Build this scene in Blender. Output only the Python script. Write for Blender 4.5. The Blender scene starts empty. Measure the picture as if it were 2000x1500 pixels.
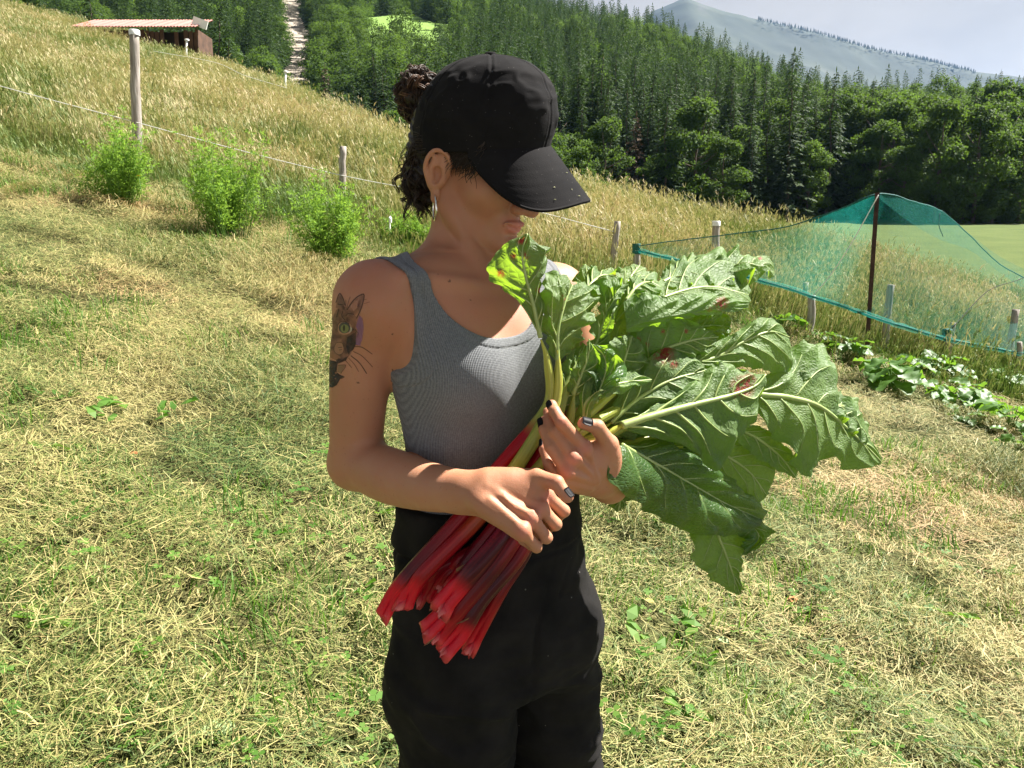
import bpy, math, random
import numpy as np
from mathutils import Vector, Matrix

R = math.radians
rng = np.random.default_rng(7)
random.seed(7)
scn = bpy.context.scene
COL = scn.collection

# ---------------------------------------------------------------- camera
CAM = np.array([0.0, 0.0, 1.45])
PITCH = R(-10.5)
FPX = 1500.0                      # focal length in photo pixels (2000 px wide)
cam_data = bpy.data.cameras.new("camera")
cam_data.sensor_width = 36.0
cam_data.lens = 36.0 * FPX / 2000.0
cam_data.clip_start = 0.05
cam_data.clip_end = 12000.0
cam = bpy.data.objects.new("camera", cam_data)
cam.location = CAM
cam.rotation_euler = (R(90) + PITCH, 0, 0)
COL.objects.link(cam)
scn.camera = cam

# ---------------------------------------------------------------- sky and sun
SUN = np.array([0.555, 0.23, 0.80]); SUN /= np.linalg.norm(SUN)   # direction towards the sun
SUN_EL = math.asin(SUN[2]); SUN_AZ = math.atan2(SUN[0], SUN[1])
world = bpy.data.worlds.new("World"); scn.world = world
world.use_nodes = True
wn = world.node_tree; wn.nodes.clear()
def wnode(t, **kw):
    n = wn.nodes.new(t)
    for k, v in kw.items():
        setattr(n, k, v)
    return n
w_out = wnode("ShaderNodeOutputWorld")
w_bg = wnode("ShaderNodeBackground"); w_bg.inputs["Strength"].default_value = 0.05
w_sky = wnode("ShaderNodeTexSky", sky_type="NISHITA", sun_disc=False)
w_sky.sun_elevation = SUN_EL; w_sky.sun_rotation = SUN_AZ
w_sky.air_density = 1.0; w_sky.dust_density = 1.5; w_sky.ozone_density = 1.0; w_sky.altitude = 900
w_tc = wnode("ShaderNodeTexCoord")
w_map = wnode("ShaderNodeMapping"); w_map.inputs["Scale"].default_value = (1.0, 1.0, 2.6)
w_map.inputs["Location"].default_value = (0.3, 0.2, 0.55)
w_no = wnode("ShaderNodeTexNoise"); w_no.inputs["Scale"].default_value = 1.6
w_no.inputs["Detail"].default_value = 6; w_no.inputs["Roughness"].default_value = 0.5
w_cr = wnode("ShaderNodeValToRGB")
w_cr.color_ramp.elements[0].position = 0.30; w_cr.color_ramp.elements[0].color = (0.97, 0.97, 0.97, 1)
w_cr.color_ramp.elements[1].position = 0.62; w_cr.color_ramp.elements[1].color = (1, 1, 1, 1)
w_no2 = wnode("ShaderNodeTexNoise"); w_no2.inputs["Scale"].default_value = 2.4
w_no2.inputs["Detail"].default_value = 5
w_cc = wnode("ShaderNodeValToRGB")       # cloud colour: grey-blue bellies to white tops
w_cc.color_ramp.elements[0].position = 0.38; w_cc.color_ramp.elements[0].color = (3.35, 3.3, 3.35, 1)
w_cc.color_ramp.elements[1].position = 0.60; w_cc.color_ramp.elements[1].color = (5.0, 4.8, 4.6, 1)
w_mix = wnode("ShaderNodeMixRGB")
wl = wn.links.new
wl(w_tc.outputs["Generated"], w_map.inputs["Vector"])
wl(w_map.outputs[0], w_no.inputs["Vector"]); wl(w_map.outputs[0], w_no2.inputs["Vector"])
wl(w_no.outputs["Fac"], w_cr.inputs["Fac"]); wl(w_no2.outputs["Fac"], w_cc.inputs["Fac"])
wl(w_cr.outputs["Color"], w_mix.inputs["Fac"])
w_sep = wnode("ShaderNodeSeparateXYZ"); w_gr = wnode("ShaderNodeMapRange")      # clouds thicken and brighten to the horizon
w_gr.inputs["From Min"].default_value = 0.0; w_gr.inputs["From Max"].default_value = 0.5; w_gr.inputs["To Min"].default_value = 1.25; w_gr.inputs["To Max"].default_value = 0.24
w_mul = wnode("ShaderNodeMixRGB", blend_type="MULTIPLY"); w_mul.inputs[0].default_value = 1.0
wl(w_tc.outputs["Generated"], w_sep.inputs[0]); wl(w_sep.outputs[2], w_gr.inputs["Value"])
wl(w_cc.outputs["Color"], w_mul.inputs[1]); wl(w_gr.outputs[0], w_mul.inputs[2])
wl(w_sky.outputs["Color"], w_mix.inputs[1]); wl(w_mul.outputs[0], w_mix.inputs[2])
wl(w_mix.outputs[0], w_bg.inputs["Color"]); wl(w_bg.outputs[0], w_out.inputs["Surface"])

sun_data = bpy.data.lights.new("sun", "SUN")
sun_data.energy = 5.0; sun_data.angle = R(0.6); sun_data.color = (1.0, 0.955, 0.88)
sun = bpy.data.objects.new("sun", sun_data)
sun.rotation_euler = Vector(SUN).to_track_quat("Z", "Y").to_euler()
COL.objects.link(sun)

scn.view_settings.view_transform = "Standard"
scn.view_settings.look = "None"
scn.view_settings.exposure = 1.85
scn.view_settings.gamma = 1.0
scn.view_settings.use_curve_mapping = False
scn.render.engine = "CYCLES"
scn.cycles.use_denoising = True
scn.cycles.denoising_prefilter = "ACCURATE"
scn.cycles.max_bounces = 5
scn.cycles.diffuse_bounces = 3
scn.cycles.glossy_bounces = 2
scn.cycles.transmission_bounces = 4
scn.cycles.use_adaptive_sampling = True
scn.cycles.adaptive_threshold = 0.01
scn.cycles.transparent_max_bounces = 24
scn.cycles.volume_bounces = 0

# ---------------------------------------------------------------- helpers
FW = np.array([0, math.cos(PITCH), math.sin(PITCH)])
UP = np.array([0, -math.sin(PITCH), math.cos(PITCH)])
def ray(px, py):
    u = (px - 1000.0) / FPX; v = (750.0 - py) / FPX
    return FW + np.array([u, 0, 0]) + v * UP
def P(px, py, y):
    """place seen at photo pixel (px, py) and standing y metres in front of the camera"""
    d = ray(px, py)
    return CAM + d * (y / d[1])

def tag(o, label=None, cat=None, group=None, kind=None):
    if label: o["label"] = label
    if cat: o["category"] = cat
    if group: o["group"] = group
    if kind: o["kind"] = kind
    return o
def empty(name, loc=(0, 0, 0), rz=0.0):
    o = bpy.data.objects.new(name, None); COL.objects.link(o)
    o.location = loc; o.rotation_euler = (0, 0, rz); o.empty_display_size = 0.1
    return o
def mesh_obj(name, V, F, mat=None, parent=None, smooth=True, attrs=None, uv=None, link=True):
    me = bpy.data.meshes.new(name)
    V = np.asarray(V, dtype=np.float32)
    if isinstance(F, np.ndarray):
        n = F.shape[1]
        me.vertices.add(len(V)); me.vertices.foreach_set("co", V.ravel())
        me.loops.add(F.size); me.loops.foreach_set("vertex_index", F.astype(np.int32).ravel())
        me.polygons.add(len(F))
        me.polygons.foreach_set("loop_start", np.arange(0, F.size, n, dtype=np.int32))
        me.update(calc_edges=True)
    else:
        me.from_pydata(V.tolist(), [], F); me.update()
    if smooth:
        me.polygons.foreach_set("use_smooth", np.ones(len(me.polygons), dtype=bool))
    if attrs:
        for k, a in attrs.items():
            a = np.asarray(a, dtype=np.float32)
            if a.ndim == 1:
                at = me.attributes.new(k, "FLOAT", "POINT"); at.data.foreach_set("value", a)
            else:
                at = me.attributes.new(k, "FLOAT_COLOR", "POINT")
                c = np.ones((len(a), 4), np.float32); c[:, :3] = a[:, :3]
                at.data.foreach_set("color", c.ravel())
    if mat is not None: me.materials.append(mat)
    o = bpy.data.objects.new(name, me)
    if link: COL.objects.link(o)
    if parent is not None: o.parent = parent
    return o
class MB:
    """collects pieces of one mesh"""
    def __init__(self): self.v = []; self.f = []; self.n = 0; self.c = []
    def add(self, V, F, col=None):
        V = np.asarray(V, float)
        self.v.append(V); self.f += [tuple(int(i) + self.n for i in f) for f in F]; self.n += len(V)
        if col is not None: self.c.append(np.tile(np.asarray(col, float), (len(V), 1)) if np.ndim(col) == 1 else np.asarray(col, float))
        return self
    def box(self, c, s, rot=None, col=None):
        c = np.asarray(c, float); s = np.asarray(s, float) / 2
        V = np.array([[x, y, z] for x in (-1, 1) for y in (-1, 1) for z in (-1, 1)]) * s
        if rot is not None: V = V @ np.asarray(rot).T
        return self.add(V + c, [(0, 1, 3, 2), (4, 6, 7, 5), (0, 4, 5, 1), (2, 3, 7, 6), (0, 2, 6, 4), (1, 5, 7, 3)], col)
    def tube(self, pts, rad, n=8, cap=True, col=None):
        V, F = tube_vf(pts, rad, n, cap); return self.add(V, F, col)
    def build(self, name, mat, parent=None, smooth=True):
        V = np.concatenate(self.v)
        at = {"col": np.concatenate(self.c)} if self.c else None
        return mesh_obj(name, V, self.f, mat, parent, smooth, at)
def frames(pts):
    pts = np.asarray(pts, float)
    T = np.gradient(pts, axis=0); T /= np.linalg.norm(T, axis=1, keepdims=True) + 1e-12
    N = np.zeros_like(T); ref = np.array([0.0, 0, 1]) if abs(T[0][2]) < 0.9 else np.array([1.0, 0, 0])
    n = np.cross(T[0], ref); n /= np.linalg.norm(n)
    for i in range(len(pts)):
        n = n - T[i] * np.dot(n, T[i]); n /= np.linalg.norm(n) + 1e-12
        N[i] = n
    return T, N, np.cross(T, N)
def tube_vf(pts, rad, n=8, cap=True):
    pts = np.asarray(pts, float); m = len(pts)
    rad = np.broadcast_to(np.asarray(rad, float), (m,))
    T, N, B = frames(pts)
    a = np.arange(n) * 2 * math.pi / n
    V = pts[:, None] + rad[:, None, None] * (np.cos(a)[None, :, None] * N[:, None] + np.sin(a)[None, :, None] * B[:, None])
    V = V.reshape(-1, 3)
    F = [(i * n + j, i * n + (j + 1) % n, (i + 1) * n + (j + 1) % n, (i + 1) * n + j) for i in range(m - 1) for j in range(n)]
    if cap:
        F.append(tuple(range(n))[::-1]); F.append(tuple((m - 1) * n + j for j in range(n)))
    return V, F
def spline(pts, n):
    """Catmull-Rom through pts (any dimension), n samples evenly by chord"""
    pts = np.asarray(pts, float)
    if len(pts) == 2: 
        return pts[0] + (pts[1] - pts[0]) * np.linspace(0, 1, n)[:, None]
    d = np.r_[0, np.cumsum(np.linalg.norm(np.diff(pts, axis=0), axis=1) + 1e-9)]; d /= d[-1]
    m = np.zeros_like(pts)
    m[1:-1] = (pts[2:] - pts[:-2]) / (d[2:] - d[:-2])[:, None]
    m[0] = (pts[1] - pts[0]) / (d[1] - d[0]); m[-1] = (pts[-1] - pts[-2]) / (d[-1] - d[-2])
    t = np.linspace(0, 1, n); i = np.clip(np.searchsorted(d, t, side="right") - 1, 0, len(pts) - 2)
    h = (d[i + 1] - d[i]); s = ((t - d[i]) / h)[:, None]; h = h[:, None]
    return ((2 * s**3 - 3 * s**2 + 1) * pts[i] + (s**3 - 2 * s**2 + s) * h * m[i] + (-2 * s**3 + 3 * s**2) * pts[i + 1] + (s**3 - s**2) * h * m[i + 1])
def smooth01(a, b, x):
    t = np.clip((x - a) / (b - a), 0, 1); return t * t * (3 - 2 * t)
def vnoise(p, seed=0):
    """value noise, p (...,3) -> -1..1"""
    p = np.asarray(p, np.float64); i = np.floor(p).astype(np.int64); f = p - i
    f = f * f * (3 - 2 * f); out = 0
    for dx in (0, 1):
        for dy in (0, 1):
            for dz in (0, 1):
                h = (i[..., 0] + dx) * 374761393 + (i[..., 1] + dy) * 668265263 + (i[..., 2] + dz) * 2147483647 + seed * 1274126177
                h = (h ^ (h >> 13)) * 1274126177; h = (h ^ (h >> 16)) & 0xFFFFF
                w = (f[..., 0] if dx else 1 - f[..., 0]) * (f[..., 1] if dy else 1 - f[..., 1]) * (f[..., 2] if dz else 1 - f[..., 2])
                out = out + w * h
    return out / 524287.5 - 1.0
def fbm(p, oct=3, seed=0):
    p = np.asarray(p, float); a = 1.0; s = 0; tot = 0
    for k in range(oct):
        s = s + a * vnoise(p * 2**k, seed + k * 17); tot += a; a *= 0.5
    return s / tot

# ---------------------------------------------------------------- material helpers
class NT:
    def __init__(self, name):
        self.m = bpy.data.materials.new(name); self.m.use_nodes = True
        self.t = self.m.node_tree; self.t.nodes.clear()
        self.out = self.n("ShaderNodeOutputMaterial")
    def n(self, t, ins=None, **kw):
        nd = self.t.nodes.new(t)
        for k, v in kw.items(): setattr(nd, k, v)
        if ins:
            for k, v in ins.items():
                s = nd.inputs[k]
                if hasattr(v, "links") or isinstance(v, bpy.types.NodeSocket): self.t.links.new(v, s)
                elif isinstance(v, (tuple, list)) and len(v) == 3 and s.type == "RGBA": s.default_value = (*v, 1)
                else: s.default_value = v
        return nd
    def noise(self, scale, detail=4, rough=0.55, vec=None, coord="Object"):
        if vec is None: vec = self.coord(coord)
        return self.n("ShaderNodeTexNoise", {"Vector": vec, "Scale": scale, "Detail": detail, "Roughness": rough}).outputs["Fac"]
    def coord(self, w="Object"): return self.n("ShaderNodeTexCoord").outputs[w]
    def ramp(self, fac, stops):
        nd = self.n("ShaderNodeValToRGB", {"Fac": fac}); e = nd.color_ramp.elements
        while len(e) < len(stops): e.new(0.5)
        for k, (p, c) in enumerate(stops):
            e[k].position = p; e[k].color = (*c, 1) if len(c) == 3 else c
        return nd.outputs["Color"]
    def mix(self, fac, a, b, mode="MIX"):
        return self.n("ShaderNodeMixRGB", {0: fac, 1: a, 2: b}, blend_type=mode).outputs[0]
    def math(self, op, a, b=0.0, c=0.0):
        return self.n("ShaderNodeMath", {0: a, 1: b, 2: c}, operation=op).outputs[0]
    def attr(self, name, out="Color"): return self.n("ShaderNodeAttribute", attribute_name=name).outputs[out]
    def bump(self, h, strength=0.3, dist=0.01):
        return self.n("ShaderNodeBump", {"Height": h, "Strength": strength, "Distance": dist}).outputs["Normal"]
    def pbsdf(self, **ins):
        nd = self.n("ShaderNodeBsdfPrincipled", {k.replace("_", " "): v for k, v in ins.items()})
        return nd.outputs[0]
    def done(self, sh):
        self.t.links.new(sh, self.out.inputs["Surface"]); return self.m
def simple_mat(name, color, rough=0.7, var=0.15, scale=30, bump=0.0, spec=0.4, metal=0.0):
    t = NT(name); f = t.noise(scale)
    a = tuple(c * (1 - var) for c in color); b = tuple(min(1, c * (1 + var)) for c in color)
    ins = dict(Base_Color=t.ramp(f, [(0.3, a), (0.7, b)]), Roughness=rough, Metallic=metal)
    ins["Specular_IOR_Level"] = spec
    if bump: ins["Normal"] = t.bump(t.noise(scale * 4), bump, 0.005)
    return t.done(t.pbsdf(**ins))
# ================================================================= the lie of the land
CREST = np.array([(-90, 100), (-60, 84), (-40, 66), (-19, 50), (-9, 35), (-2.8, 21.5), (1.6, 18.8), (5.0, 17.4), (7.0, 16.6), (9.2, 15.4), (13, 13.5), (19, 11), (32, 8), (70, -3)], float) * np.array([1, .87])
def crest_s(x, y):
    """signed distance beyond the crest of the near slope (positive = beyond)"""
    x = np.asarray(x, float); y = np.asarray(y, float); best = np.full(x.shape, 1e9); sg = np.ones(x.shape)
    for a, b in zip(CREST[:-1], CREST[1:]):
        d = b - a; t = np.clip(((x - a[0]) * d[0] + (y - a[1]) * d[1]) / (d @ d), 0, 1)
        qx, qy = x - a[0] - t * d[0], y - a[1] - t * d[1]; dist = np.hypot(qx, qy)
        s = np.where(d[0] * (y - a[1]) - d[1] * (x - a[0]) > 0, 1.0, -1.0)
        sg = np.where(dist < best, s, sg); best = np.minimum(best, dist)
    return best * sg
def ridge(w):
    """wooded ridge seen along direction w = x / y: distance and height of its skyline"""
    rat = np.interp(w, [-.75, -.35, -.05, .05, .16, .26, .32, .40, .60, .9], [.40, .37, .33, .298, .262, .233, .217, .205, .200, .195])
    yr = np.interp(w, [-.75, -.2, .05, .2, .35, .6, .9], [470, 450, 420, 380, 320, 300, 300])
    return yr, rat * yr + 1.45 - 15.0
def ground(x, y):
    x = np.asarray(x, float); y = np.asarray(y, float)
    z = .19 * (y - 1.1) - .20 * x + .035 * vnoise(np.stack([x * .55, y * .55, 0 * x], -1), 3) * np.clip((np.hypot(x, y - 1.1) - .6), 0, 1) + .012 * vnoise(np.stack([x * 2.3, y * 2.3, 0 * x], -1), 5)
    s = crest_s(x, y)
    s2 = np.maximum(s + 2.0, 0); z = z - .45 * s2 * s2 / (s2 + 5.0)
    val = .55 + .062 * (y - 50) + .25 * vnoise(np.stack([x * .06, y * .06, 0 * x], -1), 8)
    w = x / np.maximum(y, 20.0); yr, zr = ridge(w)
    y0 = 112.0 + 10 * vnoise(np.stack([x * .02, 0 * x, 0 * x], -1), 4); zb = .55 + .062 * (y0 - 50)
    t = (y - y0) / (yr - y0)
    hill = np.where(t > 0, zb + (zr - zb) * np.where(t < 1, np.clip(t, 0, 1) ** .92, 1 - .35 * (np.clip(t, 1, 3) - 1) ** 1.2), -50)
    hill = hill + 5.0 * vnoise(np.stack([x * .018, y * .018, 0 * x], -1), 6) * np.clip(t, 0, .5) * 2
    far = np.where(t > 0, hill, val)
    return np.where(y > 8, np.where(s > -3, np.maximum(z, np.maximum(far, val * (t <= 0) - 99 * (t > 0))), z), z)
def hit(px, py, far=150.0):
    """where the ray through a photo pixel meets the ground"""
    d = ray(px, py); t = np.linspace(.8, far, 6000); p = CAM + d * t[:, None]
    below = np.nonzero(p[:, 2] < ground(p[:, 0], p[:, 1]))[0]
    return p[below[0]] if len(below) else None
def on_ground(px, y):
    """ground point under photo column px at distance y"""
    x = (px - 1000) / FPX * y * 1.0
    for _ in range(4):
        z = float(ground(np.array([x]), np.array([y]))[0]); dz = np.array([0, y, z]) - CAM; dep = dz @ FW; x = (px - 1000) / FPX * dep
    return np.array([x, y, z])
def project(p):
    q = np.asarray(p) - CAM; dep = q @ FW
    return 1000 + FPX * q[..., 0] / dep, 750 - FPX * (q @ UP) / dep

# ---- ground sheet, finer near the camera, out past the wooded ridge
gy = np.unique(np.concatenate([np.linspace(-6, 12, 190), np.geomspace(12, 60, 120), np.geomspace(60, 900, 120)]))
gw = np.linspace(-1, 1, 261)
YY, WW = np.meshgrid(gy, gw, indexing="ij"); XX = WW * (11 + np.maximum(YY, 0) * 1.02)
ZZ = ground(XX, YY)
i, j = np.meshgrid(np.arange(len(gy) - 1), np.arange(len(gw) - 1), indexing="ij"); a = i * len(gw) + j
GF = np.stack([a, a + 1, a + len(gw) + 1, a + len(gw)], -1).reshape(-1, 4)
dist = np.hypot(XX, YY)
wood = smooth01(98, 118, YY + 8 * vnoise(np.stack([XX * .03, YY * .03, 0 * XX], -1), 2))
# mown ground in front of the line where the tall grass begins
MOWN = np.array([(-30, 7.5), (-9, 7.9), (-5.6, 7.8), (-3.4, 7.1), (-1.6, 6.6), (.2, 6.6), (1.4, 6.8), (2.4, 6.6), (3.2, 6.2), (4.2, 5.6), (6, 4.9), (12, 3)], float)
def mown_s(x, y): return y - np.interp(x, MOWN[:, 0], MOWN[:, 1]) + .25 * vnoise(np.stack([x * 1.3, y * 1.3, 0 * x], -1), 12)
tall = smooth01(-.2, .4, mown_s(XX, YY)) * (1 - smooth01(2, 10, crest_s(XX, YY)))
meadow = smooth01(4, 9, crest_s(XX, YY)) * (1 - wood)
t = NT("field_soil_and_stubble")
co = t.coord("Object")
n1, n2, n3 = t.noise(1.1, 4, .6, co), t.noise(7, 4, .65, co), t.noise(70, 3, .7, co)
base = t.ramp(n1, [(0.25, (.060, .075, .020)), (0.5, (.100, .095, .038)), (0.75, (.150, .112, .052))])
base = t.mix(t.math("MULTIPLY", n2, .6), base, (.070, .100, .025))
base = t.mix(t.ramp(n3, [(.45, (0, 0, 0)), (.7, (.8,) * 3)]), base, (.035, .035, .014))
tg = t.ramp(n2, [(0.3, (.085, .105, .025)), (0.7, (.210, .170, .070))])
base = t.mix(t.attr("tall", "Fac"), base, tg)
mg = t.ramp(t.noise(.35, 5, .6, co), [(0.3, (.045, .090, .018)), (0.7, (.095, .140, .034))])
mg = t.mix(t.math("MULTIPLY", t.noise(2.5, 5, .7, co), .7), mg, (.10, .105, .035))
base = t.mix(t.attr("meadow", "Fac"), base, mg)
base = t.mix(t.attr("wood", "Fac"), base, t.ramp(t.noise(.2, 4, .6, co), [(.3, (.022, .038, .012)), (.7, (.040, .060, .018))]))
M_GROUND = t.done(t.pbsdf(Base_Color=base, Roughness=.95, Specular_IOR_Level=.15, Normal=t.bump(t.math("ADD", n3, n2), .8, .03)))
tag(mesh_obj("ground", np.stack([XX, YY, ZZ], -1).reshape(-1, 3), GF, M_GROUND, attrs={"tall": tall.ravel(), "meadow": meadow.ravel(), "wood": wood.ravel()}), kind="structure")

# ---- clearings on the wooded hillside: a mown meadow and a bare scree gully
def patch(name, poly_fn, x0, x1, y0, y1, nx, ny, mat, lift=.6):
    xs, ys = np.linspace(x0, x1, nx), np.linspace(y0, y1, ny); X, Y = np.meshgrid(xs, ys, indexing="ij"); Z = ground(X, Y) + lift
    keep = poly_fn(X, Y); F = []
    for i in range(nx - 1):
        for j in range(ny - 1):
            if keep[i, j] and keep[i + 1, j] and keep[i, j + 1] and keep[i + 1, j + 1]:
                F.append((i * ny + j, (i + 1) * ny + j, (i + 1) * ny + j + 1, i * ny + j + 1))
    return tag(mesh_obj(name, np.stack([X, Y, Z], -1).reshape(-1, 3), F, mat), kind="structure")
def in_clearing(x, y):
    w = x / y; c = (w + .125) / .058
    return (np.abs(c) < 1) & (y > 200) & (y < 290 - 12 * c * c + 6 * np.sin(x * .3))
def in_scree(x, y, pad=0.0):
    w = x / y
    return (np.abs(w + .266 + .004 * np.sin(y * .05)) < .0150 + pad + .004 * np.sin(y * .11)) & (y > 120)
M_CLEAR = simple_mat("bright_alpine_meadow", (.16, .27, .045), .95, .18, .08)
t = NT("bare_scree"); co = t.coord("Object")
M_SCREE = t.done(t.pbsdf(Base_Color=t.ramp(t.noise(.5, 5, .7, co), [(.3, (.20, .16, .12)), (.7, (.46, .40, .33))]), Roughness=.95, Normal=t.bump(t.noise(1.0, 4), 1.0, .5)))
patch("hillside_meadow", in_clearing, -70, -10, 200, 302, 90, 100, M_CLEAR)
patch("scree_gully", in_scree, -135, -25, 122, 450, 170, 180, M_SCREE)

# ---- far mountain
MX = np.linspace(-900, 3400, 260); MYs = np.linspace(2000, 3600, 70)
X, Y = np.meshgrid(MX, MYs, indexing="ij")
px_ = np.array([900, 1180, 1250, 1270, 1300, 1340, 1400, 1500, 1600, 1700, 1800, 1905, 2100, 2400], float)
py_ = np.array([150, 110, 52, 22, 8, -6, 14, 40, 62, 92, 112, 138, 160, 190], float)
cx = np.array([P(a, b, 2700) for a, b in zip(px_, py_)])
zr = np.interp(X, cx[:, 0], cx[:, 2]) * (Y / 2700) ** .0
sl = np.abs(Y - 2700) / 900
Z = zr - np.where(Y < 2700, 520, 420) * sl ** .85 + 34 * fbm(np.stack([X * .004, Y * .004, 0 * X], -1), 4, 5) * np.clip(sl * 3, 0, 1) + 5 * fbm(np.stack([X * .02, Y * .02, 0 * X], -1), 3, 9)
i, j = np.meshgrid(np.arange(259), np.arange(69), indexing="ij"); a = i * 70 + j
t = NT("mountain_woods_and_pasture"); co = t.coord("Object")
f = t.noise(.006, 6, .62, co)
M_MOUNT = t.done(t.pbsdf(Base_Color=t.ramp(f, [(.38, (.010, .020, .012)), (.52, (.018, .030, .018)), (.62, (.030, .042, .024)), (.78, (.06, .062, .06))]), Roughness=.95))
tag(mesh_obj("mountain", np.stack([X, Y, Z], -1).reshape(-1, 3), np.stack([a, a + 70, a + 71, a + 1], -1).reshape(-1, 4), M_MOUNT), kind="structure")
M_FARWOOD = simple_mat("far_spruce", (.022, .040, .018), .95, .3, .05)
mb = MB(); gm = np.random.default_rng(4)
for k in range(420):
    px = gm.uniform(1480, 1910); yy = 2690 - abs(gm.normal(0, 25)); c = P(px, np.interp(px, px_, py_) + gm.uniform(-1, 3), yy); h = gm.uniform(4, 9); r = h * .26
    V = [c + np.array([r * math.cos(q), r * math.sin(q), -4]) for q in (0, 2.1, 4.2)] + [c + np.array([0, 0, h])]
    mb.add(np.array(V), [(0, 1, 3), (1, 2, 3), (2, 0, 3)])
tag(mb.build("mountain_spruce_fringe", M_FARWOOD, smooth=False), "tiny spruces fringing the far mountain's right-hand ridge", "trees", kind="stuff")
# ================================================================= trees
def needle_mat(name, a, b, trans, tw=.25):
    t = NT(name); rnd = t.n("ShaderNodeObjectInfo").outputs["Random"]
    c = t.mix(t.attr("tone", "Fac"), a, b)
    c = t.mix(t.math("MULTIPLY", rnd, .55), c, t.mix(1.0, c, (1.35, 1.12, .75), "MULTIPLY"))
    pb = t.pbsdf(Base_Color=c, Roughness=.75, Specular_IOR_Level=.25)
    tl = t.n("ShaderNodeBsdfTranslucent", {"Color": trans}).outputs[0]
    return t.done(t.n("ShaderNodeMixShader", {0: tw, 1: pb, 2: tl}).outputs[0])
M_SPRUCE = needle_mat("spruce_needles", (.013, .033, .012), (.038, .072, .024), (.07, .13, .02), .20)
M_BEECH = needle_mat("beech_leaves", (.022, .055, .011), (.062, .118, .022), (.13, .22, .025), .34)
M_LIGHT = needle_mat("light_ash_leaves", (.036, .080, .014), (.085, .155, .028), (.18, .30, .035), .36)
M_DEADN = needle_mat("bare_brown_twigs", (.07, .05, .035), (.14, .10, .07), (.10, .07, .04), .1)
M_BARK = simple_mat("tree_bark", (.10, .075, .055), .95, .3, 4, .5)
def cards(c, d, n, L, W, tone):
    """leaf-shaped quads at c along d, face normal n"""
    d = d / (np.linalg.norm(d, axis=1, keepdims=True) + 1e-9); s = np.cross(d, n); s /= np.linalg.norm(s, axis=1, keepdims=True) + 1e-9
    L = L[:, None]; W = W[:, None]
    V = np.stack([c, c + d * L * .45 + s * W * .5, c + d * L, c + d * L * .45 - s * W * .5], 1).reshape(-1, 3)
    F = np.arange(len(V)).reshape(-1, 4)
    return V, F, np.repeat(tone, 4)
def spruce(seed, h=16.0, dens=1.0, dead=False):
    g = np.random.default_rng(seed); C, D, N, L, W, T = [], [], [], [], [], []
    nb = int(150 * dens)
    for k in range(nb):
        u = (k + g.uniform(0, 1)) / nb; z = h * (.05 + .93 * u ** .92); R_ = (h * .185) * (1 - u) ** .85 + .15; R_ *= g.uniform(.65, 1.15)
        a = k * 2.399 + g.normal(0, .3); dr = np.array([math.cos(a), math.sin(a), 0])
        m = max(4, int(R_ * 7 * dens * (.3 if dead else 1)))
        for q in np.linspace(.12, 1, m):
            p = dr * R_ * q + np.array([0, 0, z - R_ * (.18 * q + .32 * q * q) + .14 * R_ * q ** 4])
            for side in (-1, 1):
                sd = np.array([-dr[1], dr[0], 0]) * side
                C.append(p + g.normal(0, .05, 3)); D.append(dr * .7 + sd * g.uniform(.3, .9) + np.array([0, 0, g.uniform(-.75, -.05)]))
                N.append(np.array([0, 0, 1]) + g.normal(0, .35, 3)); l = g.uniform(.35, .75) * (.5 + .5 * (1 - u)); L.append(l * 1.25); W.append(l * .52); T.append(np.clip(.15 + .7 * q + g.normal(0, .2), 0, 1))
    C.append(np.array([0, 0, h * .97])); D.append(np.array([0, 0, 1.0])); N.append(np.array([1.0, 0, 0])); L.append(.9); W.append(.25); T.append(.5)
    V, F, T_ = cards(np.array(C), np.array(D), np.array(N), np.array(L), np.array(W), np.array(T))
    return V, F, T_
def broadleaf(seed, h=14.0, n=5200, wide=.30, low=.12):
    g = np.random.default_rng(seed); lobes = []
    for k in range(52):
        u = g.uniform(low, .96); prof = math.sin(min(1, (u - low) / (1 - low) * .94 + .10) * math.pi) ** .55
        a = g.uniform(0, 6.28); rr = h * wide * prof * math.sqrt(g.uniform(.1, 1)); lobes.append((rr * math.cos(a), rr * math.sin(a), h * u, h * g.uniform(.045, .095)))
    lobes.append((0, 0, h * .93, h * .07)); lob = np.array(lobes)
    wts = lob[:, 3] ** 2; pk = g.choice(len(lob), n, p=wts / wts.sum())
    q = g.normal(0, 1, (n, 3)); q /= np.linalg.norm(q, axis=1, keepdims=True); rad = g.uniform(.35, 1.06, n) ** .5
    c = lob[pk, :3] + q * (lob[pk, 3] * rad)[:, None] * np.array([1.1, 1.1, .8])
    d = q * .5 + g.normal(0, .7, (n, 3)) + np.array([0, 0, -.25]); nn = q + np.array([0, 0, .8]) + g.normal(0, .5, (n, 3))
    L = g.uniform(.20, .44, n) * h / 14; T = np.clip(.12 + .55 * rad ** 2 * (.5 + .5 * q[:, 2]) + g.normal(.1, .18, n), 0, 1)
    return cards(c, d, nn, L, L * .72, T)
def trunk_mesh(h, r, seed, limbs=0, spread=.25):
    g = np.random.default_rng(seed); mb = MB()
    p = np.array([[g.normal(0, .02) * z, g.normal(0, .02) * z, z] for z in np.linspace(-.6, h * .9, 9)]); mb.tube(p, np.linspace(r, r * .15, 9), 8)
    for k in range(limbs):
        z = h * g.uniform(.2, .65); a = g.uniform(0, 6.28); L = h * spread * g.uniform(.6, 1.1)
        e = np.array([math.cos(a) * L, math.sin(a) * L, z + L * g.uniform(.5, 1.1)]); b = np.array([0, 0, z])
        mb.tube(spline([b, b * .5 + e * .5 + np.array([0, 0, -.1 * L]), e], 6), np.linspace(r * .45, r * .06, 6), 6)
    V = np.concatenate(mb.v); return V, mb.f
TREES = []                                           # (kind, crown mesh, trunk mesh, height)
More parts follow.
